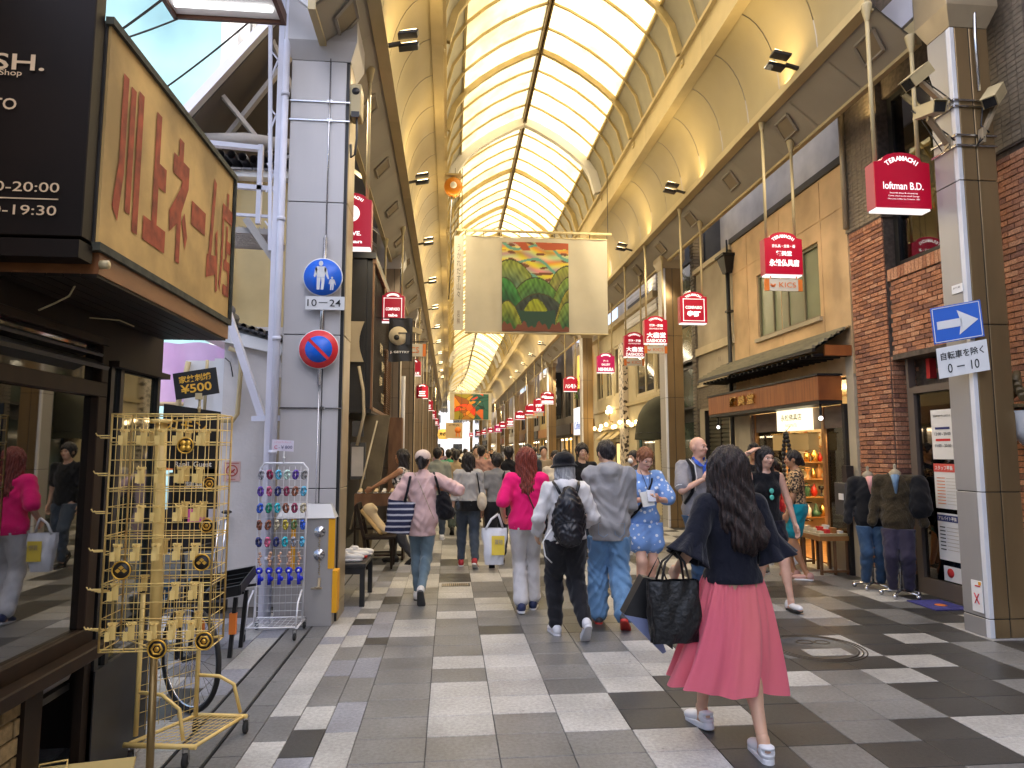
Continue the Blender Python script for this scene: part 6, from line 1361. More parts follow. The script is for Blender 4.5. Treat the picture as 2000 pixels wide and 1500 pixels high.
    # hair
    if hair and hair[0]:
        st_, col = hair[0], HR[hair[1]]; f = Fd((-.20,-.22,1.08 if 'long' in st_ else 1.36), (.20,.16,1.76), hh*1.1 if near else .024); vol = hair[2] if len(hair) > 2 else .012
        f.ell((0,-.008,1.625), (.076+vol,.094+vol,.094+vol), .02)
        if 'bob' in st_ or 'long' in st_:
            zb = (1.235 if 'wavy' in st_ else 1.26) if 'long' in st_ else 1.44; f.cone((0,-.035,1.60), (0,-.060,zb), .082+vol, .065+vol*(2.3 if 'wavy' in st_ else 1), .04, fl=.8)
            for sg in (-1, 1): f.cone((sg*.06,-.01,1.62), (sg*.080,.0,zb+.06), .030+vol, .028+vol*(1.6 if 'wavy' in st_ else .7), .03)
        if 'short' in st_: f.cone((0,-.045,1.60), (0,-.055,1.545), .064+vol*.5, .045, .03)
        if 'bun' in st_: f.ell((0,-.10,1.57), (.032,.03,.036), .01)
        if 'tail' in st_: f.cone((0,-.10,1.60), (0,-.14,1.46), .026, .022, .01); f.cone((0,-.14,1.46), (0,-.12,1.36), .022, .012, .01)
        x_, y_, z_ = np.meshgrid(*f.ax, indexing='ij', sparse=True)
        if 'wavy' in st_: f.d = (f.d+.012*np.sin(z_*34+3*np.sin(x_*22))*np.sin(x_*30+z_*9)*np.clip((1.55-z_)/.2, 0, 1)).astype(np.float32)
        if near: th = np.arctan2(x_, -y_+1e-3); f.d = (f.d+(.0035+.0022*('long' in st_))*np.sin(th*34+3*np.sin(z_*11+seed)+seed)+.003*np.sin(th*11+5*np.sin(z_*17))+.002*np.sin(z_*60+th*7)).astype(np.float32)
        fz = 1.645 if 'fringe' in st_ else 1.665
        f.ell((0,.105,1.565), (.062,.085,fz-1.565), .012, sub=True); f.ell((0,.075,1.50), (.066,.07,.12), .012, sub=True)
        if 'hat' in st_: f.cut((0,0,1.60), (0,0,1))
        if 'short' in st_:
            for sg in (-1, 1): f.ell((sg*.085,.01,1.575), (.02,.03,.045), .01, sub=True)
            f.cut((0,0,1.50), (0,0,-1))
        P, F_ = f.mesh(); 
        if len(hair) > 3: tt = np.clip((1.58-P[:, 2])/.35, 0, 1)[:, None]; P = P+tt*tt*np.array(hair[3])[None]
        out['hair'] = link('hair', npmesh('hair', W_(hd(P)), F_, col), T)
    out.update(T=T, W=W_, hd=hd, A=A, L=L, s=s, Rw=Rw); 
    if extras: extras(out)
    PEOPLE.append(out); return out
def strap(o, pts, w, mt, name='strap', parent=None, loc=True, th=.006):
    P = [o['W']([p])[0] for p in pts] if loc else pts; m = MB(); q = []
    for i in range(len(P)-1):
        for t in range(6): q.append(Vector(P[i]).lerp(Vector(P[i+1]), t/6))
    q.append(Vector(P[-1])); 
    for _ in range(3): q = [q[0]]+[(q[i-1]+q[i]*2+q[i+1])/4 for i in range(1, len(q)-1)]+[q[-1]]
    m.tube(q, w/2, 6); return part(name, m, mt, parent or o['T'])
def blob(name, prims, mt, parent, lo, hi, h=.01, wr=.004, M3=None, org=(0,0,0), f=1.5, cuts=()):
    F0 = Fd(lo, hi, h)
    for p in prims: getattr(F0, p[0])(*p[1:])
    if wr: F0.wr(wr, f)
    for c in cuts: F0.cut(*c)
    P, F_ = F0.mesh(); P = (P@M3.T if M3 is not None else P)+np.array(org); return link(name, npmesh(name, P, F_, mt), parent)
# ---------------- hanging shop lightboxes ----------------
M['redface'] = mat('lit_red_face', (.36,.003,.022), .4, emit=(.75,.005,.045), es=.06)
M['redside'] = mat('red_side', (.42,.07,.09), .45)
M['magface'] = mat('lit_magenta_face', (.42,.008,.09), .4, emit=(.8,.01,.16), es=.08)
M['litw'] = mat('lit_white_letter', (.85,.83,.82), .5, emit=(1,.96,.95), es=.25)
def arctext(s, c, R, size, u, mt, parent, h=.03):
    """letters set along an arc above centre c"""
    n = len(s); u = Vector(u)
    for i, ch in enumerate(s):
        a = (i-(n-1)/2)*size/R; p = Vector(c)+u*math.sin(a)*R+Vector((0,0,1))*(math.cos(a)*R)
        uu = u*math.cos(a)-Vector((0,0,1))*math.sin(a); vv = u*math.sin(a)+Vector((0,0,1))*math.cos(a)
        text(ch, p, uu, vv, None, h, mt, parent, .035)
def lightbox(x0, x1, y, zb, label, lines, side=1, h=.50, face='redface', kics=False, arc=True, frame=False, near=True, poles=None, dep=.13):
    bx = bend(y); x0 += bx; x1 += bx; w = x1-x0; c = (x0+x1)/2
    t = thing('lightbox_sign', label, 'sign', (c, y, zb), 'red lightbox signs hanging along the arcade')
    r = w*.36; P = [(x0,y,zb+.02), (x1,y,zb+.02), (x1,y,zb+h)]
    P += [(c+r*math.cos(a), y, zb+h+.015+r*.42*math.sin(a)) for a in np.linspace(0, math.pi, 9)]+[(x0,y,zb+h)]
    m = MB(); m.prism([(p[0],p[1]+.012,p[2]) for p in P], (0,dep,0)); part('case', m, M['redside'], t)
    m = MB(); m.prism(P, (0,.011,0)); part('face', m, M[face], t)
    m = MB(); m.box(x0+.01, y+.012, zb, x1-.01, y+dep, zb+.019); part('lit_base', m, M['litw'], t)
    p = 'TERAMACHI'
    if arc and near: arctext(p, (c, y-.001, zb+h-r*1.02), r*1.22, w*.072, (1,0,0), M['litw'], t, w*.085)
    else:
        m = MB(); q = [(c+r*.8*math.cos(a), y-.002, zb+h-.02+r*.45*math.sin(a)) for a in np.linspace(.2, math.pi-.2, 8)]; q2 = [(c+r*.62*math.cos(a), y-.002, zb+h-.03+r*.25*math.sin(a)) for a in np.linspace(math.pi-.2, .2, 8)]
        m.add(q+q2, [(i, i+1, 14-i, 15-i)[::-1] for i in range(7)]); part('arched_title', m, M['litw'], t)
    for s_, dz, lw, lh, b in lines: text(s_, (c, y-.002, zb+dz), (1,0,0), (0,0,1), lw*w, lh, M['litw'], t, b)
    if frame:
        m = MB(); a, b, e, g_ = x0+.05, x1-.05, zb+.05, zb+h-.04
        for q in ((a,e,b,e+.01),(a,g_-.01,b,g_),(a,e,a+.01,g_),(b-.01,e,b,g_)): m.box(q[0], y-.006, q[1], q[2], y-.002, q[3])
        part('border', m, M['litw'], t)
    for k, px_ in enumerate(poles or (x0+.06, x1-.06)):
        hx = abs(px_-bx-XC); zt = 6.12-.35*(min(max(hx, 2.54), 3.0)-2.54)/.45
        m = MB(); m.tube([(px_, y+.07, zb+h+.0), (px_, y+.07, zt)], .020, 8); ps = part('pole', m, M['cream'], t)
        m = MB(); m.lathe([(.022,-.16),(.055,.0),(.055,.02),(0,.02)], (px_, y+.07, zt-.01), 12); part('cone_mount', m, M['cream'], ps)
    if kics:
        m = MB(); m.box(x0+.02, y+.03, zb-.20, x1-.02, y+.05, zb-.04, 0); m.box(x0+.0, y+.028, zb-.20, x0+.06, y+.052, zb-.04, 1); m.box(x1-.06, y+.028, zb-.20, x1, y+.052, zb-.04, 1)
        for q in (x0+.08, x1-.08): m.box(q, y+.035, zb-.04, q+.01, y+.045, zb+.0, 1)
        k_ = part('hanging_plate', m, [mat('cream_plate', (.66,.62,.52), .5), M['orange']], t)
        if near: text('KICS', (c+.05, y+.027, zb-.12), (1,0,0), (0,0,1), w*.45, .07, M['orange'], k_, .0); 
        m = MB()
        for rr in (.014,.024,.034): m.tube([(c-.15+rr*math.cos(a), y+.026, zb-.115+rr*math.sin(a)) for a in np.linspace(math.pi*.9, math.pi*2.1, 9)], .004, 4)
        part('emblem', m, M['orange'], k_)
    return t
lightbox(4.12, 4.70, 5.98, 3.96, 'nearest red lightbox sign, reading loftman B.D., partly behind the near right column', [('loftman B.D.', .24, .72, .075, .01), ('Seaside play & shopping', .165, .50, .016, .0), ('Come close to the small Garage', .135, .56, .016, .0), ('We Love Coffee, Ice, Creative.  B.D.', .105, .58, .014, 0)], h=.48)
lightbox(4.15, 4.67, 8.35, 3.93, 'red lightbox sign of the altar goods shop with an orange and white KICS plate below', [('京仏具・念珠・香', .40, .62, .045, .01), ('麵美堂', .30, .42, .07, .03), ('永松仏具店', .17, .80, .10, .04)], h=.50, kics=True)
lightbox(4.15, 4.65, 11.65, 3.91, 'red lightbox sign with a white square border reading COMPASSO', [('COMPASSO', .30, .62, .055, .03), ('寺町', .18, .5, .12, .05)], h=.50, frame=True)
for k, (y, zb, nm_) in enumerate(((13.9, 3.9, 'nearer'), (15.6, 3.85, 'farther'))):
    lightbox(4.15, 4.65, y, zb, f'{nm_} of two overlapping red lightbox signs reading DAISHODO with a KICS plate', [('錦絵・版画', .40, .6, .06, .04), ('UKIYO-E WOODBLOCK PRINTS', .33, .6, .03, .01), ('大書堂', .19, .84, .12, .03), ('DAISHODO', .07, .84, .075, .03)], h=.52, kics=True, near=True)
lightbox(4.15, 4.66, 18.6, 3.82, 'magenta tinted lightbox sign right of the big banner, above the cream corner building', [('アート', .34, .3, .06, .04), ('GALLERY', .24, .5, .06, .03), ('NISHIMURA', .10, .86, .10, .05)], h=.48, face='magface', near=False)
lightbox(4.15, 4.66, 24.2, 3.78, 'red lightbox sign half hidden by the third right hand column', [('ハシモト', .2, .8, .16, .04)], h=.48, near=False)
lightbox(4.15, 4.75, 30.4, 3.75, 'red lightbox sign with two white cloud shaped bands in the middle distance', [('Gibson', .32, .9, .14, .08), ('▄▄▄', .10, .9, .12, .05)], h=.48, near=False)
lightbox(4.15, 4.7, 33.2, 3.55, 'tall red lightbox sign with vertical white characters in the middle distance', [('神戸屋', .32, .6, .16, .06), ('本店', .12, .5, .16, .06)], h=.6, near=False, kics=True)
lightbox(4.15, 4.85, 36.8, 3.62, 'wide red lightbox sign left of the tall character sign', [('sonotta', .2, .8, .1, .06)], h=.48, near=False, kics=True)
lightbox(4.15, 4.8, 42.6, 3.6, 'red lightbox sign with white italic lettering in the middle distance', [('Kildd', .2, .8, .16, .07)], h=.48, near=False)
lightbox(4.15, 4.7, 49.2, 3.42, 'red and white banded lightbox sign farther down on the right', [('三', .24, .8, .3, .06)], h=.55, near=False, kics=True)
lightbox(4.1, 4.8, 62, 3.35, 'round looking magenta lightbox sign far down on the right', [('山', .25, .5, .25, .05)], h=.6, face='magface', near=False)
for k, y in enumerate((56, 70, 77, 83, 90)): lightbox(4.1, 4.7, y, 3.5, f'{("first","second","third","fourth","fifth")[k]} of the tiny red lightbox signs near the far right end', [('一', .2, .6, .1, .05)], h=.48, near=False)
lightbox(-1.34, -.90, 7.45, 3.87, 'red lightbox sign with a white disc behind the near left column', [('Japan', .07, .55, .05, .03), ('MOVE.', .17, .5, .05, .03)], h=.56, arc=True)
m = MB(); m.lathe([(0,-.004),(.10,-.003),(.10,-.001)], (-1.13,7.446,4.27), 24, 0, 'y'); tag(part('disc_emblem', m, M['litw'], [o for o in bpy.data.objects if o.get('label', '').startswith('red lightbox sign with a white disc')][0]))
lightbox(-1.35, -.90, 13.0, 4.1, 'left hand red lightbox sign with a white square border above the black flag', [('COMPASSO', .26, .6, .06, .03), ('tabe', .14, .4, .06, .03)], h=.52, frame=True, near=False)
lightbox(-1.38, -.90, 20.6, 3.9, 'left hand red lightbox sign reading ABEBLUE below the black flag', [('6', .28, .2, .16, .03), ('ABEBLUE', .08, .8, .08, .05)], h=.44, near=False)
for k, y in enumerate((27, 35, 44, 55, 68)): lightbox(-1.35, -.88, y, 3.7, f'{("first","second","third","fourth","fifth")[k]} red lightbox sign beyond the KICS plate along the left side', [('三', .2, .6, .2, .05)], h=.5, near=False)
t = thing('kics_plate', 'orange and cream KICS plate beside the black flag on the left', 'sign', (-1.0, 15, 3.6))
m = MB(); m.box(-1.0, 15.0, 3.72, -.62, 15.03, 4.0, 0); m.box(-.62, 14.99, 3.72, -.55, 15.04, 4.0, 1); part('plate', m, [mat('cream_plate2', (.6,.56,.46), .5), M['orange']], t); text('CS', (-.80, 14.995, 3.86), (1,0,0), (0,0,1), .2, .13, M['orange'], t); m = MB(); m.bar((-1.3,15.02,4.05),(-.5,15.02,4.05), .02); part('bracket', m, M['dark'], t)
# ---------------- painted banners (flat print on cloth) ----------------
def banner(name, label, x0, x1, y, z0, z1, px0, px1, fn, caption=None, nx=90, nz=110, rod=True):
    t = thing(name, label, 'banner', ((x0+x1)/2, y, z0)); w = x1-x0
    m = MB(); m.grid(lambda u, v: (x0+w*u, y+.02*math.sin(u*9)+.010*math.sin(u*31+v*4), z0+(z1-z0)*v-.02*math.sin(u*math.pi)*v), 60, 20); part('cloth', m, mat('banner_cloth', (.42,.38,.29), .9, var=.05, vs=2, bump=.3, bs=5), t)
    m = MB(); m.grid(lambda u, v: (px0+(px1-px0)*u, y-.03+.02*math.sin(((px0+(px1-px0)*u-x0)/w)*9), z0+.04+(z1-z0-.16)*v), nx, nz); me = m.mesh('painting', bpy.data.materials.get('banner_print') or vcm())
    U_, V_ = np.meshgrid(np.linspace(0, 1, nx+1), np.linspace(0, 1, nz+1)); c = fn(U_, V_).reshape(-1, 3); ca = me.color_attributes.new('Color', 'FLOAT_COLOR', 'POINT')
    ca.data.foreach_set('color', np.concatenate([c, np.ones((len(c), 1))], 1).astype('f').ravel()); link('painting', me, t)
    if rod:
        m = MB(); m.tube([(x0-.18, y, z1+.12), (x1+.1, y, z1+.12)], .03, 8); m.tube([(x0, y, z1), (x1, y, z1)], .012, 6); m.tube([(x0, y, z0), (x1, y, z0)], .02, 6); part('rod', m, M['cream'], t)
        m = MB()
        for i in range(9): xx = x0+w*i/8; m.tube([(xx,y,z1),(xx,y,z1+.12)], .008, 4)
        for xx in (x0-.08, x1+.02): m.tube([(xx,y,z1+.12),(xx,y,7.7 if z1 < 7.5 else z1+.5)], .008, 4)
        part('cord', m, M['greyd'], t)
    if caption: text(caption, caption_pos[0], (1,0,0), (0,0,1), None, caption_pos[1], mat('grey_brush_ink', (.10,.10,.10), .8), t, .0, vertical=True)
    return t
def vcm():
    m = bpy.data.materials.new('banner_print'); m.use_nodes = True; a = m.node_tree.nodes.new('ShaderNodeVertexColor'); a.layer_name = 'Color'; b = m.node_tree.nodes['Principled BSDF']; b.inputs['Roughness'].default_value = .8
    m.node_tree.links.new(a.outputs[0], b.inputs['Base Color']); return m
def hills(u, v):
    n = lambda a, b, c: np.sin(a*u+b*v+c+2*np.sin(7*u-5*v+c)); sky_ = np.stack([.55+.15*n(9,40,0), .42+.16*n(5,55,1), .16+.12*n(8,38,2)], -1)
    dk = (n(6,48,3)*n(3,30,1) > .55); sky_[dk] = (.16,.06,.03); gr = (n(5,34,5) > .85); sky_[gr] = (.12,.32,.25); rd = (v > .9) & (n(10,30,2) > .1); sky_[rd] = (.40,.08,.03)
    im = sky_
    def hill(cx_, w, top, c1, c2, sk=0):
        prof_ = top-((u-cx_)/w)**2; mk = v < prof_; d_ = np.clip((prof_-v)/.25, 0, 1)[..., None]; st2 = (.8+.16*np.sin(70*u+25*v*np.sign(u-cx_)+3*np.sin(20*v))+.14*np.sin(31*v+17*u+4*np.sin(13*u))+.12*np.sin(113*u+67*v))[..., None]
        col = (np.array(c1)*(1-d_)+np.array(c2)*d_)*st2; im[mk] = col[mk]; ed = np.abs(v-prof_) < .008; im[ed] = (.05,.05,.02)
    hill(.12, .75, .80, (.30,.36,.05), (.10,.17,.10)); hill(.98, .62, .74, (.30,.34,.05), (.16,.12,.07)); hill(.5, .8, .60, (.12,.30,.04), (.03,.08,.06)); hill(.02, .55, .60, (.05,.25,.05), (.01,.07,.03))
    hill(1.02, .5, .62, (.22,.32,.04), (.03,.14,.08)); hill(.55, .9, .42, (.04,.06,.05), (.03,.03,.04)); hill(1.05, .42, .50, (.30,.26,.03), (.03,.12,.04)); hill(.5, .48, .37, (.32,.38,.02), (.30,.30,.03)); lo_ = v < (.22+.3*((u-.5))**2); im[lo_ & (np.abs(u-.5) < .3)] = (.02,.06,.04)
    hill(.08, .42, .34, (.34,.36,.04), (.02,.11,.03)); hill(.98, .35, .33, (.20,.30,.05), (.02,.10,.04)); b_ = v < .07+.03*np.sin(25*u)+.02*np.sin(61*u); im[b_] = (.16,.05,.03); return np.clip(im*.8, 0, 1)
def shards(u, v):
    im = np.zeros(u.shape+(3,)); im[:] = (.02,.09,.07); cells = np.random.RandomState(3).rand(26, 2); d_ = np.stack([np.hypot(u-a, v-b) for a, b in cells], 0); k = d_.argmin(0); e_ = np.sort(d_, 0); q = e_[1]-e_[0]
    m1 = u < .55+.1*np.sin(6*v); im[m1] = np.stack([.50+.25*np.sin(k*1.7), .13+.10*np.cos(k*2.3), np.full(u.shape, .015)], -1)[m1]; m2 = ~m1 & (q > .04) & (u < .85); im[m2] = np.stack([.55+.1*np.sin(k), .20+.18*np.sin(k*2), .02+0*u], -1)[m2]; im[(q < .012)] *= .35; return im
caption_pos = ((.22, 13.985, 5.15), 1.3)
banner('painted_banner', 'large cream cloth banner with a painting of green hills hanging across the arcade', .30, 3.38, 14.0, 4.10, 6.20, 1.08, 2.52, hills, None)
bt = thing('banner_strip', 'narrow cream cloth strip with vertical brush characters beside the large banner', 'banner', (.15, 14, 4.1))
m = MB(); m.grid(lambda u, v: (.06+.20*u, 14.02+.01*math.sin(v*9), 4.15+2.05*v), 6, 20); part('cloth', m, mat('strip_cloth', (.46,.42,.34), .9), bt); text('うかれだす山々', (.16, 13.98, 5.42), (1,0,0), (0,0,1), .085, 1.15, mat('brush_ink', (.08,.08,.08), .8), bt, .0, vertical=True); text('若林', (.16, 13.98, 4.42), (1,0,0), (0,0,1), .06, .3, mat('brush_ink2', (.12,.08,.08), .8), bt, .0, vertical=True)
m = MB(); m.tube([(.07,14.02,6.2),(.07,14.02,7.7)], .006, 4); part('cord', m, M['greyd'], bt)
banner('painted_banner', 'smaller distant banner painted with orange shards and dark green', -.02, 3.35, 54, 4.1, 6.3, .35, 3.1, shards, None, 60, 60)
hb = thing('hanging_notice', 'tan hanging notice with a simple orange round drawing below the distant banner', 'banner', (.25, 40, 2.4))
m = MB(); m.box(-.24, 40, 2.35, .76, 40.02, 3.28); part('cloth', m, mat('tan_notice', (.55,.40,.22), .8), hb); m = MB(); m.lathe([(0,-.01),(.19,-.01),(.19,0)], (.48,40,2.85), 16, 0, 'y'); m.box(.36,39.98,2.45,.44,39.99,2.68); m.box(.52,39.98,2.45,.60,39.99,2.68); part('drawing', m, M['orange'], hb)
text('ご案内', (.25, 39.98, 3.15), (1,0,0), (0,0,1), .6, .1, M['dark'], hb, .02); m = MB(); m.tube([(-.2,40.01,3.28),(-.2,40.01,7.2)], .01, 4); m.tube([(.7,40.01,3.28),(.7,40.01,7.2)], .01, 4); part('cord', m, M['dark'], hb)
t = thing('yellow_lantern', 'yellow lantern shaped sign with black characters far down on the left', 'lantern', (-.5, 46, 2.4)); m = MB(); m.lathe([(0,.0),(.3,.02),(.38,.3),(.3,.68),(0,.7)], (-.45,46,2.4), 14); part('shade', m, mat('lantern_yellow', (.6,.35,.05), .6, emit=(.9,.5,.1), es=.25), t); text('京極', (-.45,45.6,2.75), (1,0,0), (0,0,1), .5, .26, M['black'], t, .04); m = MB(); m.tube([(-.45,46,3.1),(-.45,46,7.0)], .012, 4); part('cord', m, M['dark'], t)
# ---------------- right column furniture ----------------
def quadpanel(t, name, TL, TR, BL, mt, th=.004, inset=0, off=0):
    TL, TR, BL = map(Vector, (TL, TR, BL)); u, v = TR-TL, TL-BL; c = BL+u/2+v/2; n = u.cross(v).normalized(); m = MB(); m.obox(c+n*off, u/2*(1-inset/u.length*2), v/2*(1-inset/v.length*2), n*th/2); part(name, m, mt, t); return c, u.normalized(), v.normalized(), n, u.length, v.length
t = thing('one_way_sign', 'blue sign with a white arrow pointing right, strapped to the near right column', 'sign', (4.5, 5.6, 2.6))
TL, TR, BL = (4.365,5.66,2.905), (4.70,5.47,2.955), (4.385,5.66,2.575)
bl2 = mat('arrow_blue', (.01,.10,.50), .4); c, u, v, n, w, h = quadpanel(t, 'panel', TL, TR, BL, bl2, .006)
m = MB()
for a, b, e, g_ in ((-.46,.455,.46,.475),(-.46,-.475,.46,-.455)): m.obox(c+n*.005+v*h*(b+g_)/2, u*w*.46, v*h*.010, n*.001)
for a in (-.465,.465): m.obox(c+n*.005+u*w*a, u*w*.008, v*h*.465, n*.001)
part('border', m, sw, t)
P_ = lambda a, b: tuple(c+n*.006+u*w*a+v*h*b); m = MB(); m.add([P_(-.40,.10),(P_(.08,.10)),P_(.08,-.12),P_(-.40,-.12)], [(3,2,1,0)]); m.add([P_(.02,.33),P_(.42,-.01),P_(.02,-.35),P_(.10,-.01)], [(3,2,1,0)]); m.prism([P_(-.40,.10),P_(.1,.10),P_(.1,-.12),P_(-.40,-.12)], n*.001); m.prism([P_(.02,.33),P_(.42,-.01),P_(.02,-.35),P_(.08,-.01)], n*.001); part('arrow', m, sw, t)
t = thing('time_plate', 'white Japanese supplementary plate reading 0-10 under the arrow sign', 'sign', (4.5, 5.6, 2.3))
c, u, v, n, w, h = quadpanel(t, 'plate', (4.395,5.655,2.535), (4.735,5.47,2.60), (4.41,5.655,2.26), sw, .006)
text('自転車を除く', c+v*h*.2, u, v, w*.85, h*.26, M['black'], t, .015, lift=.006); text('0 － 10', c-v*h*.22, u, v, w*.62, h*.3, M['black'], t, .005, lift=.006)
t = thing('small_label', 'small white label on the near right column above the arrow sign', 'label', (4.65, 5.6, 3)); m = MB(); m.box(4.648,5.60,3.06,4.655,5.73,3.14); part('sheet', m, M['paper'], t); text('歩行者', (4.647,5.665,3.11), (0,-1,0), (0,0,1), .09, .02, M['dark'], t)
t = thing('warning_sticker', 'white warning sticker with a red cross low on the near right column', 'sticker', (4.65, 5.7, .15)); m = MB(); m.box(4.650,5.615,.20,4.657,5.735,.47); part('sheet', m, M['paper'], t); m = MB(); m.bar((4.648,5.65,.27),(4.648,5.70,.36), .012,.003); m.bar((4.648,5.70,.27),(4.648,5.65,.36), .012,.003); m.box(4.647,5.63,.42,4.6485,5.69,.43); part('cross', m, M['red'], t); m = MB(); m.box(4.647,5.62,.435,4.6485,5.65,.465); part('corner_mark', m, yl, t)
def cctv(label, mount, body_c, aim, up_=(0,0,1)):
    t = thing('security_camera', label, 'security camera', mount, 'security cameras on the near right column'); mount, b = Vector(mount), Vector(body_c); a = Vector(aim).normalized(); u = a.cross(Vector((0,0,1))).normalized(); v = u.cross(a)
    m = MB(); m.obox(b, u*.055, v*.05, a*.14); part('housing', m, mat('ivory_housing', (.50,.42,.28), .4), t, .008); m = MB(); m.obox(b+v*.056+a*.012, u*.062, v*.004, a*.155); m.obox(b+u*.058,u*.003,v*.05,a*.145); m.obox(b-u*.058,u*.003,v*.05,a*.145); part('sunshield', m, M['cream'], t)
    m = MB(); m.obox(b+a*.142, u*.048, v*.043, a*.006); m.tube([b+a*.14, b+a*.152], .022, 12); part('lens', m, M['black'], t)
    m = MB(); m.bar(mount, b-v*.07, .05, .03); m.bar(b-v*.09, b-v*.04, .03); m.obox(mount, (.012,0,0), (0,.03,0), (0,0,.07)); part('arm', m, M['tanmet'], t)
    m = MB(); m.tube([b-a*.13, b-a*.2+v*.04, b-a*.12+v*.03+u*.1, mount+Vector((0,0,.1)), mount+Vector((.05,-.03,.02))], .007, 6); m.tube([b-a*.12-v*.04, mount+Vector((-.05,0,-.09)), mount+Vector((0,-.03,-.02))], .006, 6); part('cable', m, M['black'], t)
cctv('uppermost security camera, on the left of the near right column aiming down left', (4.60, 5.6, 4.84), (4.34, 5.6, 5.10), (-.75, -.1, -.62))
cctv('lower left security camera facing the viewer below the topmost one', (4.58, 5.58, 4.45), (4.36, 5.50, 4.72), (-.05, -1, -.25))
cctv('security camera on the right side of the near right column', (4.86, 5.50, 4.50), (4.99, 5.48, 4.88), (-.62, -.35, -.62))
m = MB()
for z in (4.86,4.80,4.52,4.42): m.box(4.648,5.545,z,5.05,5.558,z+.018); m.box(4.640,5.55,z,4.655,5.87,z+.018)
tag(part('steel_band', m, M['chrome'], None), 'steel bands clamping the cameras round the near right column', 'bands')
m = MB(); m.tube([(4.90,5.53,7.1),(4.90,5.52,5.85),(4.89,5.53,5.5),(4.89,5.53,4.95)], .014, 8); tag(part('conduit', m, M['chrome'], None), 'thin grey conduit running down the face of the near right column', 'conduit')
t = thing('wall_lantern', 'black carriage lantern on the tiled wall at the right edge', 'lantern', (5.2, 6.0, 4.6)); m = MB(); m.add([(5.02,5.95,4.9),(5.26,5.95,4.9),(5.26,6.2,4.9),(5.02,6.2,4.9),(5.06,5.99,4.62),(5.22,5.99,4.62),(5.22,6.16,4.62),(5.06,6.16,4.62)], [(0,1,2,3),(4,7,6,5),(0,4,5,1),(1,5,6,2),(2,6,7,3),(3,7,4,0)]); m.box(5.0,5.93,4.9,5.27,6.22,4.93); m.ball((5.14,6.07,4.52), .07, 8); m.bar((5.14,6.07,4.93),(5.27,6.07,5.05), .03); part('frame', m, M['black'], t)
t = thing('tube_pipe', 'brass coloured vertical pipe on the tiled wall above the lantern', 'pipe', (5.2, 6.1, 5)); m = MB(); m.tube([(5.2,6.1,4.95),(5.2,6.1,7.0)], .035, 10); part('pipe', m, M['tanmet'], t)
t = thing('brass_pipe', 'brass coloured vertical pipe between the stucco shop and the brick shop', 'pipe', (5.22, 8.22, 4.6)); m = MB(); m.tube([(5.22,8.22,4.55),(5.22,8.22,6.6)], .035, 10); part('pipe', m, M['tanmet'], t)
t = thing('white_bowl_planter', 'white bowl shaped fixture with brown hoses above it at the right edge', 'planter', (5.15, 5.75, 1.9)); m = MB(); m.lathe([(0,1.62),(.10,1.66),(.20,1.78),(.23,1.95),(.24,1.97)], (5.26,5.6,0), 20); part('bowl', m, M['white'], t); m = MB(); m.box(5.02,5.5,2.0,5.3,5.9,2.03)
for i in range(4): m.tube([(5.08,5.5+.03*i,2.08+.05*i),(5.14,5.62,2.16+.05*i),(5.2,5.8,2.1+.04*i)], .035, 7)
m.tube([(5.12,5.5,1.9),(5.16,5.5,1.6),(5.25,5.5,1.35)], .02, 6); part('hose', m, mat('brown_hose', (.10,.07,.03), .6), t)
# mailbox and table by the shop
t = thing('mailbox', 'dark grey wall mailbox on the post between brick shop and altar shop', 'mailbox', (5.15, 8.4, .8)); m = MB(); m.box(5.08,8.30,.78,5.25,8.55,1.2); part('box', m, M['greyd'], t, .008); m = MB(); m.box(5.12,8.32,1.2,5.22,8.42,1.42); m.box(5.07,8.34,.98,5.08,8.44,1.06,1); part('plate', m, [M['dark'], M['paper']], t)
t = thing('display_table', 'low wooden display table with slender legs outside the altar goods shop', 'table', (5.0, 8.8, 0)); m = MB(); m.box(4.82,8.50,.44,5.24,9.4,.50); part('table_top', m, M['woodo'], t)
for x_ in (4.84, 5.03, 5.20):
    for y_ in (8.53, 8.95, 9.37): part('leg', MB().box(x_,y_,0,x_+.03,y_+.03,.44), M['woodm'], t)
m = MB(); m.box(4.84,8.52,.03,5.23,8.54,.06); m.box(4.84,9.36,.03,5.23,9.38,.06); part('stretcher', m, M['woodm'], t)
t = thing('incense_tray', 'slatted tray of incense bundles on the display table', 'tray', (4.95, 8.7, .5)); m = MB()
for i in range(26): m.box(4.83+.015*i, 8.505, .44, 4.838+.015*i, 8.525, .53)
part('slat', m, M['cream'], t); m = MB(); m.box(4.83,8.53,.50,5.22,9.1,.53); part('tray', m, M['pale'], t)
for i in range(12):
    o = link('incense_box', MB().box(-.03,-.045,0,.03,.045,.03+.02*(i % 3)).mesh('incense_box', [M['pale'], M['red'], M['woodo'], M['white']][i % 4])); o.location = (4.88+.09*(i % 4), 8.6+.16*(i//4), .531); tag(o, f'{("pale","red","wooden","white")[i % 4]} little goods box on the display table, {("front","middle","back")[i//4]} row', 'box', 'little boxes on the display table')
t = thing('doormat', 'blue printed doormat on the paving behind the near right column', 'mat', (5.2, 6.8, 0)); m = MB(); m.box(4.92,6.55,.002,5.3,7.0,.012); part('mat', m, mat('blue_mat', (.05,.05,.22), .9, var=.3, vs=30), t); m = MB(); m.lathe([(0,.013),(.06,.013),(.06,.012)], (5.12,6.75,0), 12); part('motif', m, M['orange'], t)
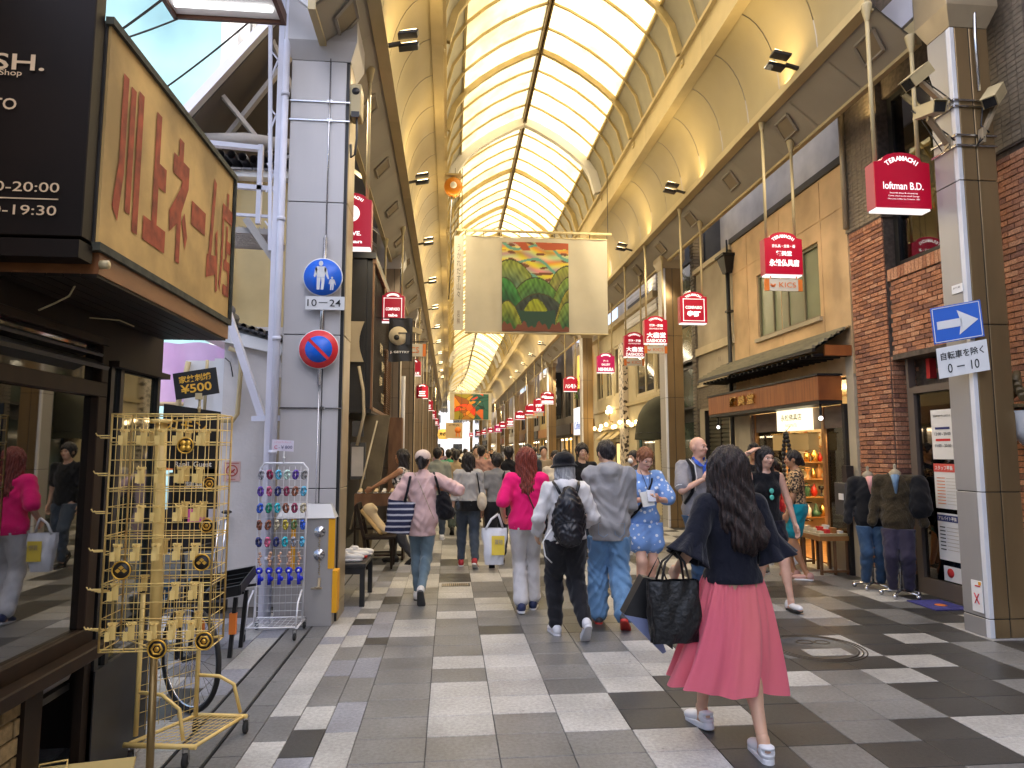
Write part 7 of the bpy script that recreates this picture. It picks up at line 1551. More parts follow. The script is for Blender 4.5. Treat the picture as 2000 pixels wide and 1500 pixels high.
# orange reflector lamp on the left beam
t = thing('orange_beacon', 'orange round beacon with a bracket on the left roof beam', 'beacon', (.03, 13.5, 7)); m = MB(); m.box(-.16,13.45,7.30,.20,13.65,7.34); m.bar((.02,13.55,7.3),(.02,13.55,7.05), .05); part('bracket', m, M['rib'], t)
m = MB(); m.lathe([(0,-.14),(.07,-.14),(.19,-.08),(.19,.05),(0,.06)], (.03,13.5,7.05), 20, 0, 'y'); part('reflector', m, mat('orange_reflector', (.6,.22,.02), .3), t); m = MB(); m.ball((.03,13.36,7.05), .07, 8); part('bulb', m, M['white'], t); m = MB(); m.tube([(.0,13.5,6.9),(-.02,13.5,6.2),(0,13.6,5.6),(-.05,14,4.8)], .012, 5); part('cable', m, M['dark'], t)
# extras on the right facades
t = thing('orange_wall_sign', 'orange square sign with a curled figure, above plants on the corner building', 'sign', (5.2, 25.5, 4)); m = MB(); m.box(5.1,24.75,4.1,5.2,26.5,5.4); part('panel', m, mat('amber_panel', (.75,.38,.03), .5, emit=(1,.5,.08), es=.25), t); m = MB(); m.lathe([(.0,-.01),(.22,-.01),(.22,.0)], (5.09,25.6,4.7), 16, 0, 'x'); m.bar((5.09,25.2,4.9),(5.09,25.9,4.5), .1,.02); part('figure', m, M['woodm'], t)
t = thing('wall_plant', 'green leafy plant with a dark round pot under the orange wall sign', 'plant', (5.1, 25.2, 3.4)); m = MB()
for i in range(90):
    a, b = rnd.uniform(0, 6.28), rnd.uniform(-.9, 1.2); r = rnd.uniform(.15, .5); c = Vector((5.05-abs(r*math.cos(a))*.6, 25.4+r*math.sin(a)*1.3, 3.85+.35*b*r*2)); d_ = Vector((rnd.uniform(-1,1), rnd.uniform(-1,1), rnd.uniform(-.5,1))).normalized()*.14; e_ = d_.cross(Vector((rnd.random(),rnd.random(),1))).normalized()*.035; m.add([c, c+d_*.5+e_, c+d_, c+d_*.5-e_], [(0,1,2,3)])
part('leaves', m, mat('leaf_green', (.12,.22,.03), .6, var=.4, vs=8), t); part('pot', MB().ball((5.0,24.9,3.7), .2, 8, sc=(1,1,1.3)), M['black'], t)
t = thing('white_blue_sign', 'white upright box sign with blue script beneath the plant on the right', 'sign', (5.1, 26, 2.3)); m = MB(); m.box(4.95,25.1,2.25,5.3,26.6,3.3); part('box', m, mat('lit_white_box', (.6,.65,.75), .5, emit=(.7,.8,1), es=.2), t); text('Cafe', (5.1,25.095,2.55), (1,0,0), (0,0,1), .3, .3, blue, t, .01); text('Coffee', (4.945,25.8,2.6), (0,-1,0), (0,0,1), 1.2, .3, blue, t, .01)
t = thing('black_vertical_sign', 'tall black sign board with letters COOD stacked vertically', 'sign', (5.1, 32, 3.3)); m = MB(); m.box(4.72,32,3.3,5.35,32.2,5.4); part('board', m, M['black'], t); text('COOD', (5.05,31.99,4.4), (1,0,0), (0,0,1), .17, 1.4, M['paper'], t, .02, vertical=True)
# ---------------- left side beyond the column ----------------
bb_ = thing('timber_shop', 'black timber shop with an overhanging slatted upper storey on the left', 'building', (-1.8, 13, 0))
m = MB(); m.box(-2.6,11.3,2.28,-1.42,15.3,4.9); m.box(-2.6,11.25,4.86,-1.27,15.35,4.95); m.box(-2.6,11.26,2.24,-1.3,15.3,2.30); part('upper_storey', m, M['black'], bb_)
for i in range(22):
    y = 11.34+i*.18; part('slat', MB().box(-1.42,y,2.32,-1.33,y+.06,4.84), M['woodd'] if i > 1 else M['black'], bb_)
m = MB(); m.box(-1.325,11.32,2.28,-1.295,11.38,4.86); m.box(-1.33,11.3,4.78,-1.27,15.3,4.86); m.box(-1.33,11.3,2.28,-1.28,15.3,2.34); part('frame', m, M['woodm'], bb_)
for i in range(30): part('lower_slat', MB().box(-1.33,13.6,2.34+i*.045,-1.28,15.3,2.36+i*.045), M['woodm'], bb_)
for i, ch_ in enumerate(('革靴','鞄','修理','SHOES')): text(ch_, (-1.29, 12.6+.35*(i%2), 3.5-.30*i), (0,1,0), (0,0,1), .5, .2, M['cream'], bb_, .02)
m = MB(); m.box(-2.6,11.4,0,-1.9,15.5,2.24); m.box(-1.95,11.3,0,-1.75,11.5,2.24); part('ground_wall', m, M['black'], bb_)
m = MB(); m.prism([(-1.52,11.6,0),(-1.30,11.6,0),(-1.02,11.6,2.22),(-1.5,11.6,2.22)], (0,.1,0)); part('slanted_panel', m, mat('dim_olive_board', (.13,.10,.055), .7, var=.25), bb_); part('door_jamb', MB().box(-1.25,14.0,0,-.98,14.4,2.3), M['woodm'], bb_)
m = MB(); m.box(-1.62,11.28,1.15,-1.38,11.36,1.75); m.box(-1.6,11.27,1.85,-1.42,11.36,2.1); m.box(-1.7,11.28,.95,-1.66,11.34,1.6); part('meter', m, M['greyd'], bb_)
m = MB(); m.box(-1.60,11.262,1.2,-1.41,11.28,1.68); part('meter_glass', m, M['greywall'], bb_)
t = thing('pale_pole', 'thin pale pole leaning against the dark timber shop', 'pole', (-1.4, 10.9, 0)); m = MB(); m.tube([(-1.50,10.6,.42),(-1.18,11.1,2.1)], .014, 6); part('pole', m, M['beige'], t)
t = thing('black_flag', 'black square flag with a cream circular mark reading GETTRY', 'flag', (-.9, 12, 3.1)); m = MB(); m.grid(lambda u, v: (-1.10+.42*u, 12.0+.01*math.sin(u*9+v*3), 3.20+.78*v-.01*math.sin(u*6)), 12, 10); part('cloth', m, M['black'], t)
m = MB(); m.lathe([(0,-.02),(.17,-.02),(.17,-.018)], (-.93,12,3.66), 24, 0, 'y'); part('mark', m, mat('flag_cream', (.55,.46,.30), .8), t); m = MB(); m.lathe([(0,-.026),(.05,-.026),(.05,-.024)], (-.96,12,3.63), 14, 0, 'y'); m.box(-.93,11.972,3.70,-.72,11.975,3.72); m.box(-.80,11.972,3.5,-.72,11.975,3.70); part('mark_counter', m, M['black'], t)
text('J. GETTRY', (-.90,11.97,3.36), (1,0,0), (0,0,1), .34, .05, M['paper'], t, .02); m = MB(); m.tube([(-1.35,12,3.98),(-.66,12,3.98)], .01, 6); part('rod', m, M['dark'], t)
t = thing('pillow_sign', 'plain tan cushion shaped sign hanging on the black timber wall', 'sign', (-1.5, 11.2, 3)); m = MB(); m.grid(lambda u, v: (-1.75+.32*u*(1-.25*math.sin(v*math.pi)), 11.2, 3.08+.68*v), 8, 8); part('panel', m, M['beige'], t); m = MB(); m.tube([(-1.5,11.15,3.0),(-1.42,11.15,2.6),(-1.40,11.15,2.2),(-1.5,11.15,1.7)], .025, 6); part('cable', m, M['beige'], t)
t = thing('bracket_camera', 'dark small camera on a bracket above the black flag', 'camera', (-.75, 13.4, 4)); m = MB(); m.obox((-.72,13.4,4.02), (.14,0,-.04), (0,.05,0), (.01,0,.05)); m.bar((-.9,13.4,3.9),(-.72,13.4,4.0), .03); part('body', m, M['cream'], t)
# ladder like white pole group past the timber shop
wp2 = thing('white_side_pole', 'white pipe rising beside the second left hand column', 'pipe', (-1.0, 16.5, 0)); m = MB(); m.tube([(-1.12,16.2,0),(-1.12,16.2,3.4)], .05, 8); m.tube([(-1.12,16.2,3.3),(-1.5,16.2,3.3)], .04, 8); part('pipe', m, M['pw'], wp2)
# ---------------- shoes, bench, chair, shelf (left shop display) ----------------
def shoe_obj(name, label, loc, yaw, sc, up, so, cat='shoe', group=None, pitch=0):
    t = thing(name, label, cat, loc, group); (P, F_), (P2, F2) = shoe_raw('sneaker'); B_ = (rz(-R_(yaw))@rx(-R_(pitch))).T; o = np.array(loc)+np.array((0,0,.012*sc))
    link('upper', npmesh('upper', P*sc@B_+o, F_, up), t); link('sole', npmesh('sole', P2*sc@B_+o, F2, so), t); m = MB()
    for i in range(5): a = np.array((-.016,.02+.018*i,.062-.006*i)); b = np.array((.016,.026+.018*i,.062-.006*i)); m.tube([tuple(a*sc@B_+o), tuple(b*sc@B_+o)], .003*sc, 4)
    part('lace', m, so, t); return t
bn = thing('bench', 'black low bench with white sneakers on it, by the foot of the left column', 'bench', (-1.0, 7.5, 0))
part('seat', MB().box(-1.30,7.25,.40,-.86,8.05,.44), M['black'], bn, .004)
for x_, y_ in ((-1.28,7.27),(-.92,7.27),(-1.28,7.98),(-.92,7.98)): part('leg', MB().box(x_,y_,0,x_+.05,y_+.05,.40), M['black'], bn)
part('apron', MB().box(-1.27,7.28,.33,-.89,7.31,.40), M['black'], bn)
wl = mat('shoe_white', (.62,.60,.57), .6); rl = mat('shoe_red', (.50,.03,.02), .6); crs = mat('canvas_cream', (.55,.42,.24), .8, var=.15); gum = mat('gum_sole', (.50,.32,.12), .6)
shoe_obj('sneaker', 'white sneaker on the black bench, nearest the viewer', (-1.08,7.42,.44), 80, 1, wl, wl); shoe_obj('sneaker', 'red striped white sneaker behind the plain one on the bench', (-1.05,7.62,.44), 70, 1, wl, rl); shoe_obj('sneaker', 'third pale sneaker at the back of the black bench', (-1.02,7.82,.44), 75, 1, wl, wl)
chr_ = thing('wooden_chair', 'dark wooden chair carrying an oversized canvas sneaker', 'chair', (-.95, 9.7, 0))
part('seat', MB().box(-1.18,9.5,.40,-.74,9.92,.44), M['woodd'], chr_, .006)
for x_, y_ in ((-.78,9.52),(-.78,9.87)):
    part('leg', MB().lathe([(.012,0),(.022,.06),(.018,.12),(.024,.2),(.018,.28),(.024,.34),(.024,.4)], (x_,y_,0), 8), M['woodd'], chr_)
for y_ in (9.52, 9.87): part('rear_leg', MB().bar((-1.10,y_,0),(-1.16,y_,.42), .04).bar((-1.16,y_,.42),(-1.27,y_,.88), .04), M['woodd'], chr_)
part('backrest', MB().bar((-1.26,9.52,.85),(-1.26,9.87,.85), .03,.08).bar((-1.22,9.52,.62),(-1.22,9.87,.62), .02,.04), M['woodd'], chr_); part('stretcher', MB().bar((-1.1,9.53,.18),(-.79,9.53,.18), .02).bar((-1.1,9.88,.18),(-.79,9.88,.18), .02), M['woodd'], chr_)
t = shoe_obj('giant_sneaker', 'oversized cream canvas sneaker with a red toe tilted on the wooden chair', (-1.12,9.62,.66), 95, 1.8, crs, gum, pitch=48)
part('red_toe', MB().ball((-.93,9.62,.50), .065, 10, sc=(1,.9,.6)), rl, t)
(P, F_), _ = shoe_raw('sneaker'); 
sh_ = thing('shoe_shelf', 'dark wooden shoe shelf with a row of pale sneakers on top', 'shelf', (-1.0, 10.4, 0))
for z in (.06, .45, .80): part('shelf', MB().box(-1.38,10.25,z,-.70,10.6,z+.03), M['woodd'], sh_)
part('side', MB().box(-1.40,10.25,0,-1.37,10.6,.95), M['woodd'], sh_); part('side', MB().box(-.70,10.25,0,-.67,10.6,.95), M['woodd'], sh_); part('front_board', MB().box(-1.40,10.24,.80,-.67,10.26,.98), M['woodm'], sh_); part('top_board', MB().box(-1.40,10.25,.955,-.67,10.6,.98), M['woodd'], sh_)
for i in range(6): shoe_obj('sneaker', f'pale sneaker on top of the shoe shelf, {("first","second","third","fourth","fifth","sixth")[i]} from the left', (-1.33+i*.118,10.38,.98), 185, .62, wl if i % 2 else crs, wl, group='sneakers on the shoe shelf')
for i in range(4): shoe_obj('leather_shoe', f'{("brown","dark red","brown","tan")[i]} shoe inside the shelf, {("first","second","third","fourth")[i]} from the left', (-1.28+i*.17,10.36,.48), 170, .85, [M['woodm'], mat('oxblood', (.15,.02,.01), .3), M['woodd'], crs][i], M['black'], group='shoes inside the shoe shelf')
# ---------------- mannequins ----------------
def mannequin(label, x, y, yaw, jacket, shirt, trou, H=1.62, pack=None, sd=0):
    o = person(label, x, y, yaw, H, 'm', 'light', None, ('tee', jacket, {'sleeve': 1.9, 'e': .03, 'se': .02, 'hem': .78, 'w': .008, 'name': 'jacket'}), ('pants', trou, {'e': .022}), shoes=(None,), legs=((.09,.0,.10,0),(-.09,.0,.10,0)), arms=((.28,.02,.86),(-.28,.02,.86)), near=1, name='mannequin', cat='mannequin', seed=sd, body=False)
    T = o['T']; W_ = o['W']; m = MB(); c = W_([(0,0,1.47)])[0]; m.lathe([(.075,-.06),(.06,.0),(.065,.02),(.03,.05),(.012,.06),(.018,.09),(.012,.11),(0,.12)], c, 14); part('neck_cap', m, M['beige'], T)
    m = MB(); q = [W_([(sx*.035,.13,1.42-.10*i)])[0] for sx in (1,) for i in range(6)]; m.tube([W_([(0,.09,1.46)])[0], W_([(0,.115,1.38)])[0], W_([(0,.125,1.24)])[0]], [.045,.032,.012], 8); part('shirt_front', m, shirt, T)
    m = MB(); b = W_([(0,0,.0)])[0]
    for i in range(5): a = i*2*math.pi/5; m.tube([(b[0],b[1],.07),(b[0]+.2*math.cos(a),b[1]+.2*math.sin(a),.05)], .012, 6); m.ball((b[0]+.2*math.cos(a),b[1]+.2*math.sin(a),.028), .028, 6)
    m.tube([(b[0],b[1],.07),(b[0],b[1],.9)], .015, 8); part('stand', m, M['chrome'], T); return o
denim = cloth('denim_blue', (.035,.075,.15), var=.25); blk = cloth('black_cloth', (.012,.012,.014), bump=.4); olive = cloth('olive_wool', (.055,.04,.02), (.03,.022,.012), bump=.5, bs=60); plum = cloth('plum_trousers', (.035,.03,.055))
mannequin('headless mannequin in a black coat and blue jeans beside the brick pillar', 4.98, 7.66, 200, blk, mat('pink_scarf', (.7,.35,.33), .8), denim, 1.52, sd=2)
mo = mannequin('headless mannequin in an olive jacket, denim shirt and dark trousers by the glass door', 5.02, 7.22, 215, olive, cloth('chambray', (.16,.26,.40)), plum, 1.56, sd=5)
def obj_blob(name, label, cat, loc, prims, mt, lo, hi, h=.01, yaw=0, **k):
    t = thing(name, label, cat, loc); o = blob('body', prims, mt, t, lo, hi, h, M3=rz(-R_(yaw)), org=loc, **k); return t
obj_blob('backpack', 'black backpack hung on the olive jacket mannequin', 'backpack', (5.19, 7.08, 1.15), [('cone',(0,0,-.16),(0,0,.10),.13,.10,.03,.7), ('cone',(0,-.07,-.14),(0,-.07,-.02),.09,.08,.02,.5)], blk, (-.3,-.3,-.4), (.3,.3,.4), .014, 35, wr=.004)
# ---------------- people ----------------
def tote(label, loc, w, d, h, yaw, mt, tilt=0, name='tote_bag', handles=None, top_open=True, seed=0, taper=.9):
    t = thing(name, label, 'bag', loc); B_ = rz(-R_(yaw))@ry(R_(tilt)); L_ = np.array(loc)
    def fn(u, v):
        a = u*2*math.pi; ca, sa = math.cos(a), math.sin(a); p = 5.0; r = (abs(ca)**p+abs(sa)**p)**(-1/p); k = taper+(1-taper)*(1-v); wv = .008*math.sin(9*u*6.28+5*v+seed)*math.sin(7*v+seed)+.012*math.sin(3*v+a*2+seed)*v*(1-v)*3
        return tuple(B_@np.array(((w/2*k+wv)*r*ca, (d/2*(.55+.45*math.sin(math.pi*min(1, (1-v)*.9+.1)))+wv)*r*sa, -h*v))+L_)
    m = MB(); m.grid(fn, 40, 14, cu=True); m.f = [q[::-1] for q in m.f]; n0 = len(m.v); base = [fn(i/40, 1) for i in range(40)]; m.add(base, [tuple(range(40))[::-1]]); part('bag_body', m, mt, t)
    return t, B_, L_
navy = cloth('navy_knit', (.005,.006,.013), bump=.3, bs=30); blackk = cloth('black_knit', (.006,.006,.008), bump=.3, bs=30)
def coral():
    m = mat('coral_linen', (.86,.22,.22), .8, col2=(.78,.16,.22), vs=3, bump=.45, bs=14, stretch=(1,1,.35), thr=(.3,.7), sheen=.2); N = m.node_tree.nodes; L = m.node_tree.links
    tb = N.new('ShaderNodeBsdfTranslucent'); tb.inputs[0].default_value = (.9,.20,.52,1); mx = N.new('ShaderNodeMixShader'); mx.inputs[0].default_value = .28
    L.new(N['Principled BSDF'].outputs[0], mx.inputs[1]); L.new(tb.outputs[0], mx.inputs[2]); L.new(mx.outputs[0], N['Material Output'].inputs[0]); return m
whs = mat('white_rubber', (.66,.66,.68), .5); bks = mat('black_rubber', (.02,.02,.02), .6)
# P1 foreground woman
def x1(o):
    W_ = o['W']; T = o['T']
    for sg, (sh, el, wr_) in zip((1, -1), o['A']):       # ruffled bell sleeves
        d_ = (el-sh)/np.linalg.norm(el-sh); a = sh+(el-sh)*.55; b = el+(wr_-el)*.12+np.array((sg*.03, -.02, -.03)); z = (b-a); zl = np.linalg.norm(z); z /= zl; xx = np.cross(z, (0,1,0)); xx /= np.linalg.norm(xx); yy = np.cross(z, xx)
        def fn(u, v): an = u*2*math.pi; r = .060+.062*v**1.6+.016*v*math.sin(7*an+sg)+.01*v*math.sin(3*an); return W_([a+z*zl*v*1.0+(xx*math.cos(an)+yy*math.sin(an))*r])[0]
        m = MB(); m.grid(fn, 56, 12, cu=True); so_ = part('bell_sleeve', m, navy, o['top']); md = so_.modifiers.new('s', 'SOLIDIFY'); md.thickness = .004
person('woman in a navy blouse with bell sleeves and long coral skirt, nearest the viewer', 1.60, 3.76, -2, 1.60, 'f', 'asian', ('long wavy', 'brown', .030, (.06, -.03, 0)),
       ('tee', navy, {'sleeve': .9, 'hem': .935, 'wide': .166, 'w': .004, 'se': .022, 'e': .016, 'name': 'blouse'}), ('skirt', coral(), {'top': .972, 'hem': .325, 'rt': .168, 'rb': .335, 'skew': (-.06, .04), 'fy': .62, 'n': 8, 'tilt': -.025}),
       ('thick', whs, whs), legs=((.06, -.20, .088, 3, 5), (-.10, .27, .10, 8, -12)), arms=((.20, .16, 1.02, (.22,-1,-.2)), (-.30, .12, .985, (-.35,-1,-.3), .9)), head=(4, 0), extras=x1, seed=1)
tt, B_, L_ = tote('black crinkled tote bag on the forearm of the woman in the coral skirt', (1.235, 3.70, .90), .28, .12, .33, -4, mat('black_crinkle', (.008,.008,.009), .38, bump=.9, bs=38), seed=1)
m = MB()
for dy in (-.04, .04): m.tube([tuple(B_@np.array(p)+L_) for p in ((-.08,dy,0),(-.05,dy*.6,.10),(.02,0,.16),(.06,dy*.6,.10),(.08,dy,0))], .007, 6)
part('handle', m, M['black'], tt)
tt = thing('paper_bag', 'tilted black and grey paper carrier bag behind the black tote', 'bag', (1.13, 3.8, .6)); m = MB(); m.prism([(1.10,3.80,.90),(1.27,3.80,.86),(1.26,3.80,.50),(.985,3.80,.70)], (0,.10,0)); part('bag_body', m, M['black'], tt); m = MB(); m.prism([(.985,3.795,.695),(1.16,3.795,.66),(1.22,3.795,.49),(1.2,3.795,.48)], (0,.11,0)); part('lower_panel', m, mat('blue_grey_paper', (.16,.19,.32), .5), tt)
m = MB(); m.tube([(1.14,3.85,.89),(1.2,3.85,1.0),(1.25,3.85,.87)], .005, 5); part('handle', m, M['black'], tt)
# P2 pink shirt
pinkc = cloth('hot_pink_jersey', (.80,.012,.16), (.70,.01,.13), bump=.35, bs=8); whp = cloth('white_trousers', (.62,.60,.60), bump=.45)
def x2(o): strap(o, [(.10,-.02,1.47),(.02,-.125,1.36),(-.0,-.148,1.25),(.07,-.165,1.08),(.15,-.17,.92),(.20,-.10,.86)], .016, mat('brown_leather', (.10,.03,.02), .5), 'bag_strap')
person('woman with long auburn hair in a hot pink T-shirt and white trousers, seen from behind', .79, 6.93, 2, 1.62, 'f', 'light', ('long', 'red', .018, (0, -.02, .02)), ('tee', pinkc, {'sleeve': .88, 'hem': .86, 'wide': .185, 'se': .03, 'e': .022, 'w': .006}), ('pants', whp, {'e': .016, 'flare': .03, 'w': .004, 'len': 1.9}),
       ('sneaker', mat('navy_shoe', (.02,.03,.09), .6), whs), legs=((.08, .12, .085, 0, 8), (-.06, -.06, .09, 8)), arms=((.20, .24, 1.02, (.3,-1,-.2)), (-.24, .10, .98, (-.35,-1,0), .9)), head=(0, 4), extras=x2, girth=1.07, seed=2)
tt, B_, L_ = tote('white plastic carrier bag with yellow print carried by the woman in pink', (.46, 6.93, .83), .26, .12, .36, 0, mat('white_plastic', (.66,.66,.68), .35, bump=.6, bs=14), seed=3, name='plastic_bag', taper=.72)
m = MB(); m.box(.43, 6.855, .57, .56, 6.858, .76); part('print', m, mat('yellow_print', (.75,.55,.06), .5), tt); text('買物', (.50,6.853,.70), (1,0,0), (0,0,1), .08, .05, M['tanmet'], tt, .01)
m = MB(); m.tube([(.37,6.9,.82),(.43,6.92,.92),(.50,6.93,.97)], .012, 6); m.tube([(.55,6.95,.82),(.52,6.93,.92),(.50,6.93,.97)], .012, 6); part('handle', m, M['white'], tt)
tt = obj_blob('shoulder_bag', 'small dark shoulder bag at the right hip of the woman in pink', 'bag', (1.02, 6.95, .86), [('ell',(0,0,0),(.05,.09,.11),.02)], blackk, (-.12,-.15,-.16), (.12,.15,.16), .012, 0)
# P3 elder with hat and backpack
whh = cloth('white_hoodie', (.62,.60,.60), bump=.5); blp = cloth('black_trousers', (.015,.015,.018), bump=.5)
def x3(o):
    W_ = o['W']; f = Fd((-.2,-.2,1.5), (.2,.2,1.8), .008); f.ell((0,-.0,1.665), (.105,.122,.088), .01); f.cone((0,0,1.63), (0,0,1.60), .108, .142, .01); f.ell((0,0,1.585), (.115,.125,.045), .01, sub=True); f.cut((0,0,1.597), (0,0,-1)); P, F_ = f.mesh(); link('hat', npmesh('hat', W_(o['hd'](P)), F_, blackk), o['T'])
person('elderly person in a black bucket hat and white hoodie, seen from behind', 1.03, 5.98, -4, 1.56, 'f', 'asian', ('bob hat', 'grey', .006), ('hoodie', whh, {'sleeve': 1.75, 'hem': .88, 'hood': 1, 'e': .024, 'se': .024, 'w': .009, 'name': 'hoodie'}), ('pants', blp, {'e': .03, 'w': .008, 'km': 1.1}), ('sneaker', whs, whs),
       legs=((.13, -.22, .17, 48), (-.08, .10, .085, 0, -6)), arms=((.22, .20, 1.02, (.5,-1,-.1)), (-.25, .14, .94, (-.45,-1,0))), head=(-14, 6), extras=x3, girth=1.1, seed=3)
bp = thing('backpack', 'black crinkled backpack worn by the elderly person in the bucket hat', 'backpack', (1.03, 5.8, 1.0)); ny = mat('black_nylon', (.010,.010,.014), .32, bump=.8, bs=16, stretch=(1,1,.3))
blob('body', [('ell',(0,0,.0),(.140,.10,.24),.03), ('ell',(0,.03,-.04),(.15,.09,.20),.03), ('cone',(0,.0,.12),(0,.01,.22),.10,.06,.03), ('ell',(0,-.08,-.12),(.105,.05,.11),.015)], ny, bp, (-.22,-.18,-.32), (.22,.18,.34), .008, .007, org=(1.03, 5.775, 1.03), f=2.2)
m = MB()
for sg in (-1, 1): m.tube([(1.03+sg*.07,5.82,1.24),(1.03+sg*.10,5.86,1.31),(1.03+sg*.115,5.93,1.335),(1.03+sg*.12,6.0,1.30),(1.03+sg*.13,6.06,1.2)], .014, 6)
m.tube([(1.0,5.78,1.27),(1.03,5.74,1.30),(1.06,5.78,1.27)], .007, 5); m.tube([(.92,5.69,1.0),(1.03,5.665,1.02),(1.14,5.69,1.0)], .004, 4); part('strap', m, ny, bp)
m = MB(); m.tube([(.88,5.8,.95),(.80,5.78,.84),(.82,5.78,.72),(.88,5.8,.66)], .006, 5); part('white_cord', m, M['white'], bp)
# P4 grey hoodie
gry = cloth('grey_fleece', (.30,.295,.30), (.25,.245,.255), bump=.5); ltd = cloth('light_denim', (.17,.32,.52), (.10,.20,.36), bump=.6, var=.2, vs=3)
person('tall man in a grey hoodie and loose light blue jeans, head bowed, seen from behind', 1.50, 6.28, 6, 1.70, 'm', 'asian', ('short', 'black', .010), ('hoodie', gry, {'sleeve': 1.9, 'hem': .785, 'hood': 1, 'e': .034, 'se': .022, 'wide': .182, 'w': .010, 'name': 'hoodie'}), ('pants', ltd, {'e': .034, 'w': .012, 'km': 1.15, 'flare': .02, 'len': 1.97, 'pockets': 1}), ('sneaker', mat('grey_shoe', (.08,.08,.09), .6), mat('red_sole', (.5,.04,.03), .5)),
       legs=((.10, -.20, .15, 35, 12), (-.10, .14, .085, 0)), arms=((.19, .26, 1.0, (.15,-1,-.2)), (-.17, .28, 1.10, (-.15,-1,-.2))), head=(-18, 26), girth=1.0, seed=4)
# P5 romper woman
def polka():
    m = mat('blue_polka', (.16,.30,.62), .8, bump=.35, bs=12); N = m.node_tree.nodes; L = m.node_tree.links; tc = N.new('ShaderNodeTexCoord'); v = N.new('ShaderNodeTexVoronoi'); v.inputs['Scale'].default_value = 18; L.new(tc.outputs['Object'], v.inputs[0]); r = N.new('ShaderNodeValToRGB'); r.color_ramp.interpolation = 'CONSTANT'; L.new(v.outputs['Distance'], r.inputs[0])
    r.color_ramp.elements[0].color = (.72,.76,.82,1); r.color_ramp.elements[1].position = .27; r.color_ramp.elements[1].color = (.17,.31,.63,1); L.new(r.outputs[0], N['Principled BSDF'].inputs['Base Color']); return m
pk = polka()
def x5(o):
    strap(o, [(-.10,-.01,1.44),(-.06,.10,1.34),(.0,.135,1.22),(.08,.135,1.08),(.16,.09,.98),(.19,0,.92)], .035, blackk, 'bag_strap'); strap(o, [(.06,.08,1.46),(.03,.125,1.36),(.0,.15,1.24),(-.03,.125,1.36),(-.06,.07,1.46)], .006, M['dark'], 'lanyard')
    m = MB(); 
    for q in (0, 1): sh, el, wr_ = o['A'][q]; p = el+(wr_-el)*.9; m.tube([tuple(o['W']([p+np.array((.03*math.cos(a), .01*math.sin(a), .03*math.sin(a)))])[0]) for a in np.linspace(0, 5.6, 8)], .006, 5, closed=True)
    part('wristband', m, M['orange'], o['T'])
o5 = person('red haired woman in a light blue polka dot playsuit looking down at her phone', 2.04, 7.0, 176, 1.64, 'f', 'light', ('fringe bun', 'ginger', .009), ('v', pk, {'sleeve': .85, 'hem': .86, 'e': .02, 'se': .026, 'wide': .150, 'sf': .03, 'w': .005, 'name': 'playsuit_top'}), ('shorts', pk, {'e': .034, 'len': .50, 'flare': .03, 'w': .006}),
       ('sandal', mat('tan_strap', (.50,.30,.18), .6), mat('cork_sole', (.35,.24,.15), .7)), legs=((.10, .14, .088, 0, 8), (-.05, -.10, .10, 10)), arms=((.06, .25, 1.16, (1,-.6,-.4), .9, (-.5,0,.8)), (-.06, .25, 1.16, (-1,-.6,-.4), .9, (.5,0,.8))), head=(-10, 24), extras=x5, seed=5)
t = thing('phone', 'silver phone and white pouch held in both hands by the woman in the playsuit', 'phone', (2.03, 6.68, 1.15)); m = MB(); m.obox((2.03,6.69,1.16), (.04,0,0), (0,.035,.055), (0,-.004,.003)); part('case', m, M['chrome'], t); m = MB(); m.obox((1.99,6.70,1.13), (.06,0,.01), (-.01,.03,.07), (0,.012,0)); part('pouch', m, mat('pouch_white', (.5,.5,.48), .4, bump=.5, bs=25), t)
obj_blob('shoulder_bag', 'black bag behind the hip of the woman in the playsuit', 'bag', (1.83, 7.1, .92), [('ell',(0,0,0),(.08,.08,.15),.03)], blackk, (-.15,-.15,-.22), (.15,.15,.22), .012, 0)
# P6 bald man
gpol = cloth('grey_polo', (.26,.25,.27), bump=.35, bs=20); 
def x6(o):
    m = MB(); W_ = o['W']
    for sg in (-1, 1): m.add([tuple(W_([p])[0]) for p in ((sg*.0,.115,1.40),(sg*.055,.095,1.455),(sg*.075,.03,1.49),(sg*.085,.085,1.43),(sg*.045,.125,1.39))], [(0,1,2,3,4) if sg > 0 else (4,3,2,1,0)])
    m.tube([tuple(W_([p])[0]) for p in ((-.07,.03,1.475),(0,-.055,1.49),(.07,.03,1.475))], .018, 6); m.obox(W_([(0,.128,1.34)])[0], (.016,0,0), (0,.004,0), (0,0,.06)); part('blue_collar', m, mat('royal_collar', (.03,.10,.50), .7), o['top'])
    for q in (0, 1):
        sh, el, wr_ = o['A'][q]; m = MB(); d_ = (el-sh)/np.linalg.norm(el-sh); c = sh+(el-sh)*.80; u = np.cross(d_, (0,1,0)); u /= np.linalg.norm(u); v = np.cross(d_, u)
        for k, mt in ((0, M['black']), (.022, M['white'])): mm = MB(); mm.tube([tuple(W_([c+d_*k+(u*math.cos(a)+v*math.sin(a))*.068])[0]) for a in np.linspace(0, 2*math.pi, 15)[:-1]], .006, 5, closed=True); part('sleeve_trim', mm, mt, o['top'])
o6 = person('bald man in a grey polo with blue collar, hand on chest, facing the viewer', 2.77, 7.35, 168, 1.76, 'm', 'light', None, ('tee', gpol, {'sleeve': .80, 'hem': .84, 'e': .02, 'se': .026, 'w': .005, 'wide': .18, 'name': 'polo'}), ('pants', denim, {'e': .02}), ('sneaker', M['greyd'], whs),
       legs=((.09, .05, .085, 0), (-.10, -.04, .085, 0)), arms=((.07, .21, 1.26, (1,-.3,-.8), .5, (-.1,-1,.2)), (-.24, .05, .84)), head=(-24, 0), extras=x6, girth=1.05, seed=6)
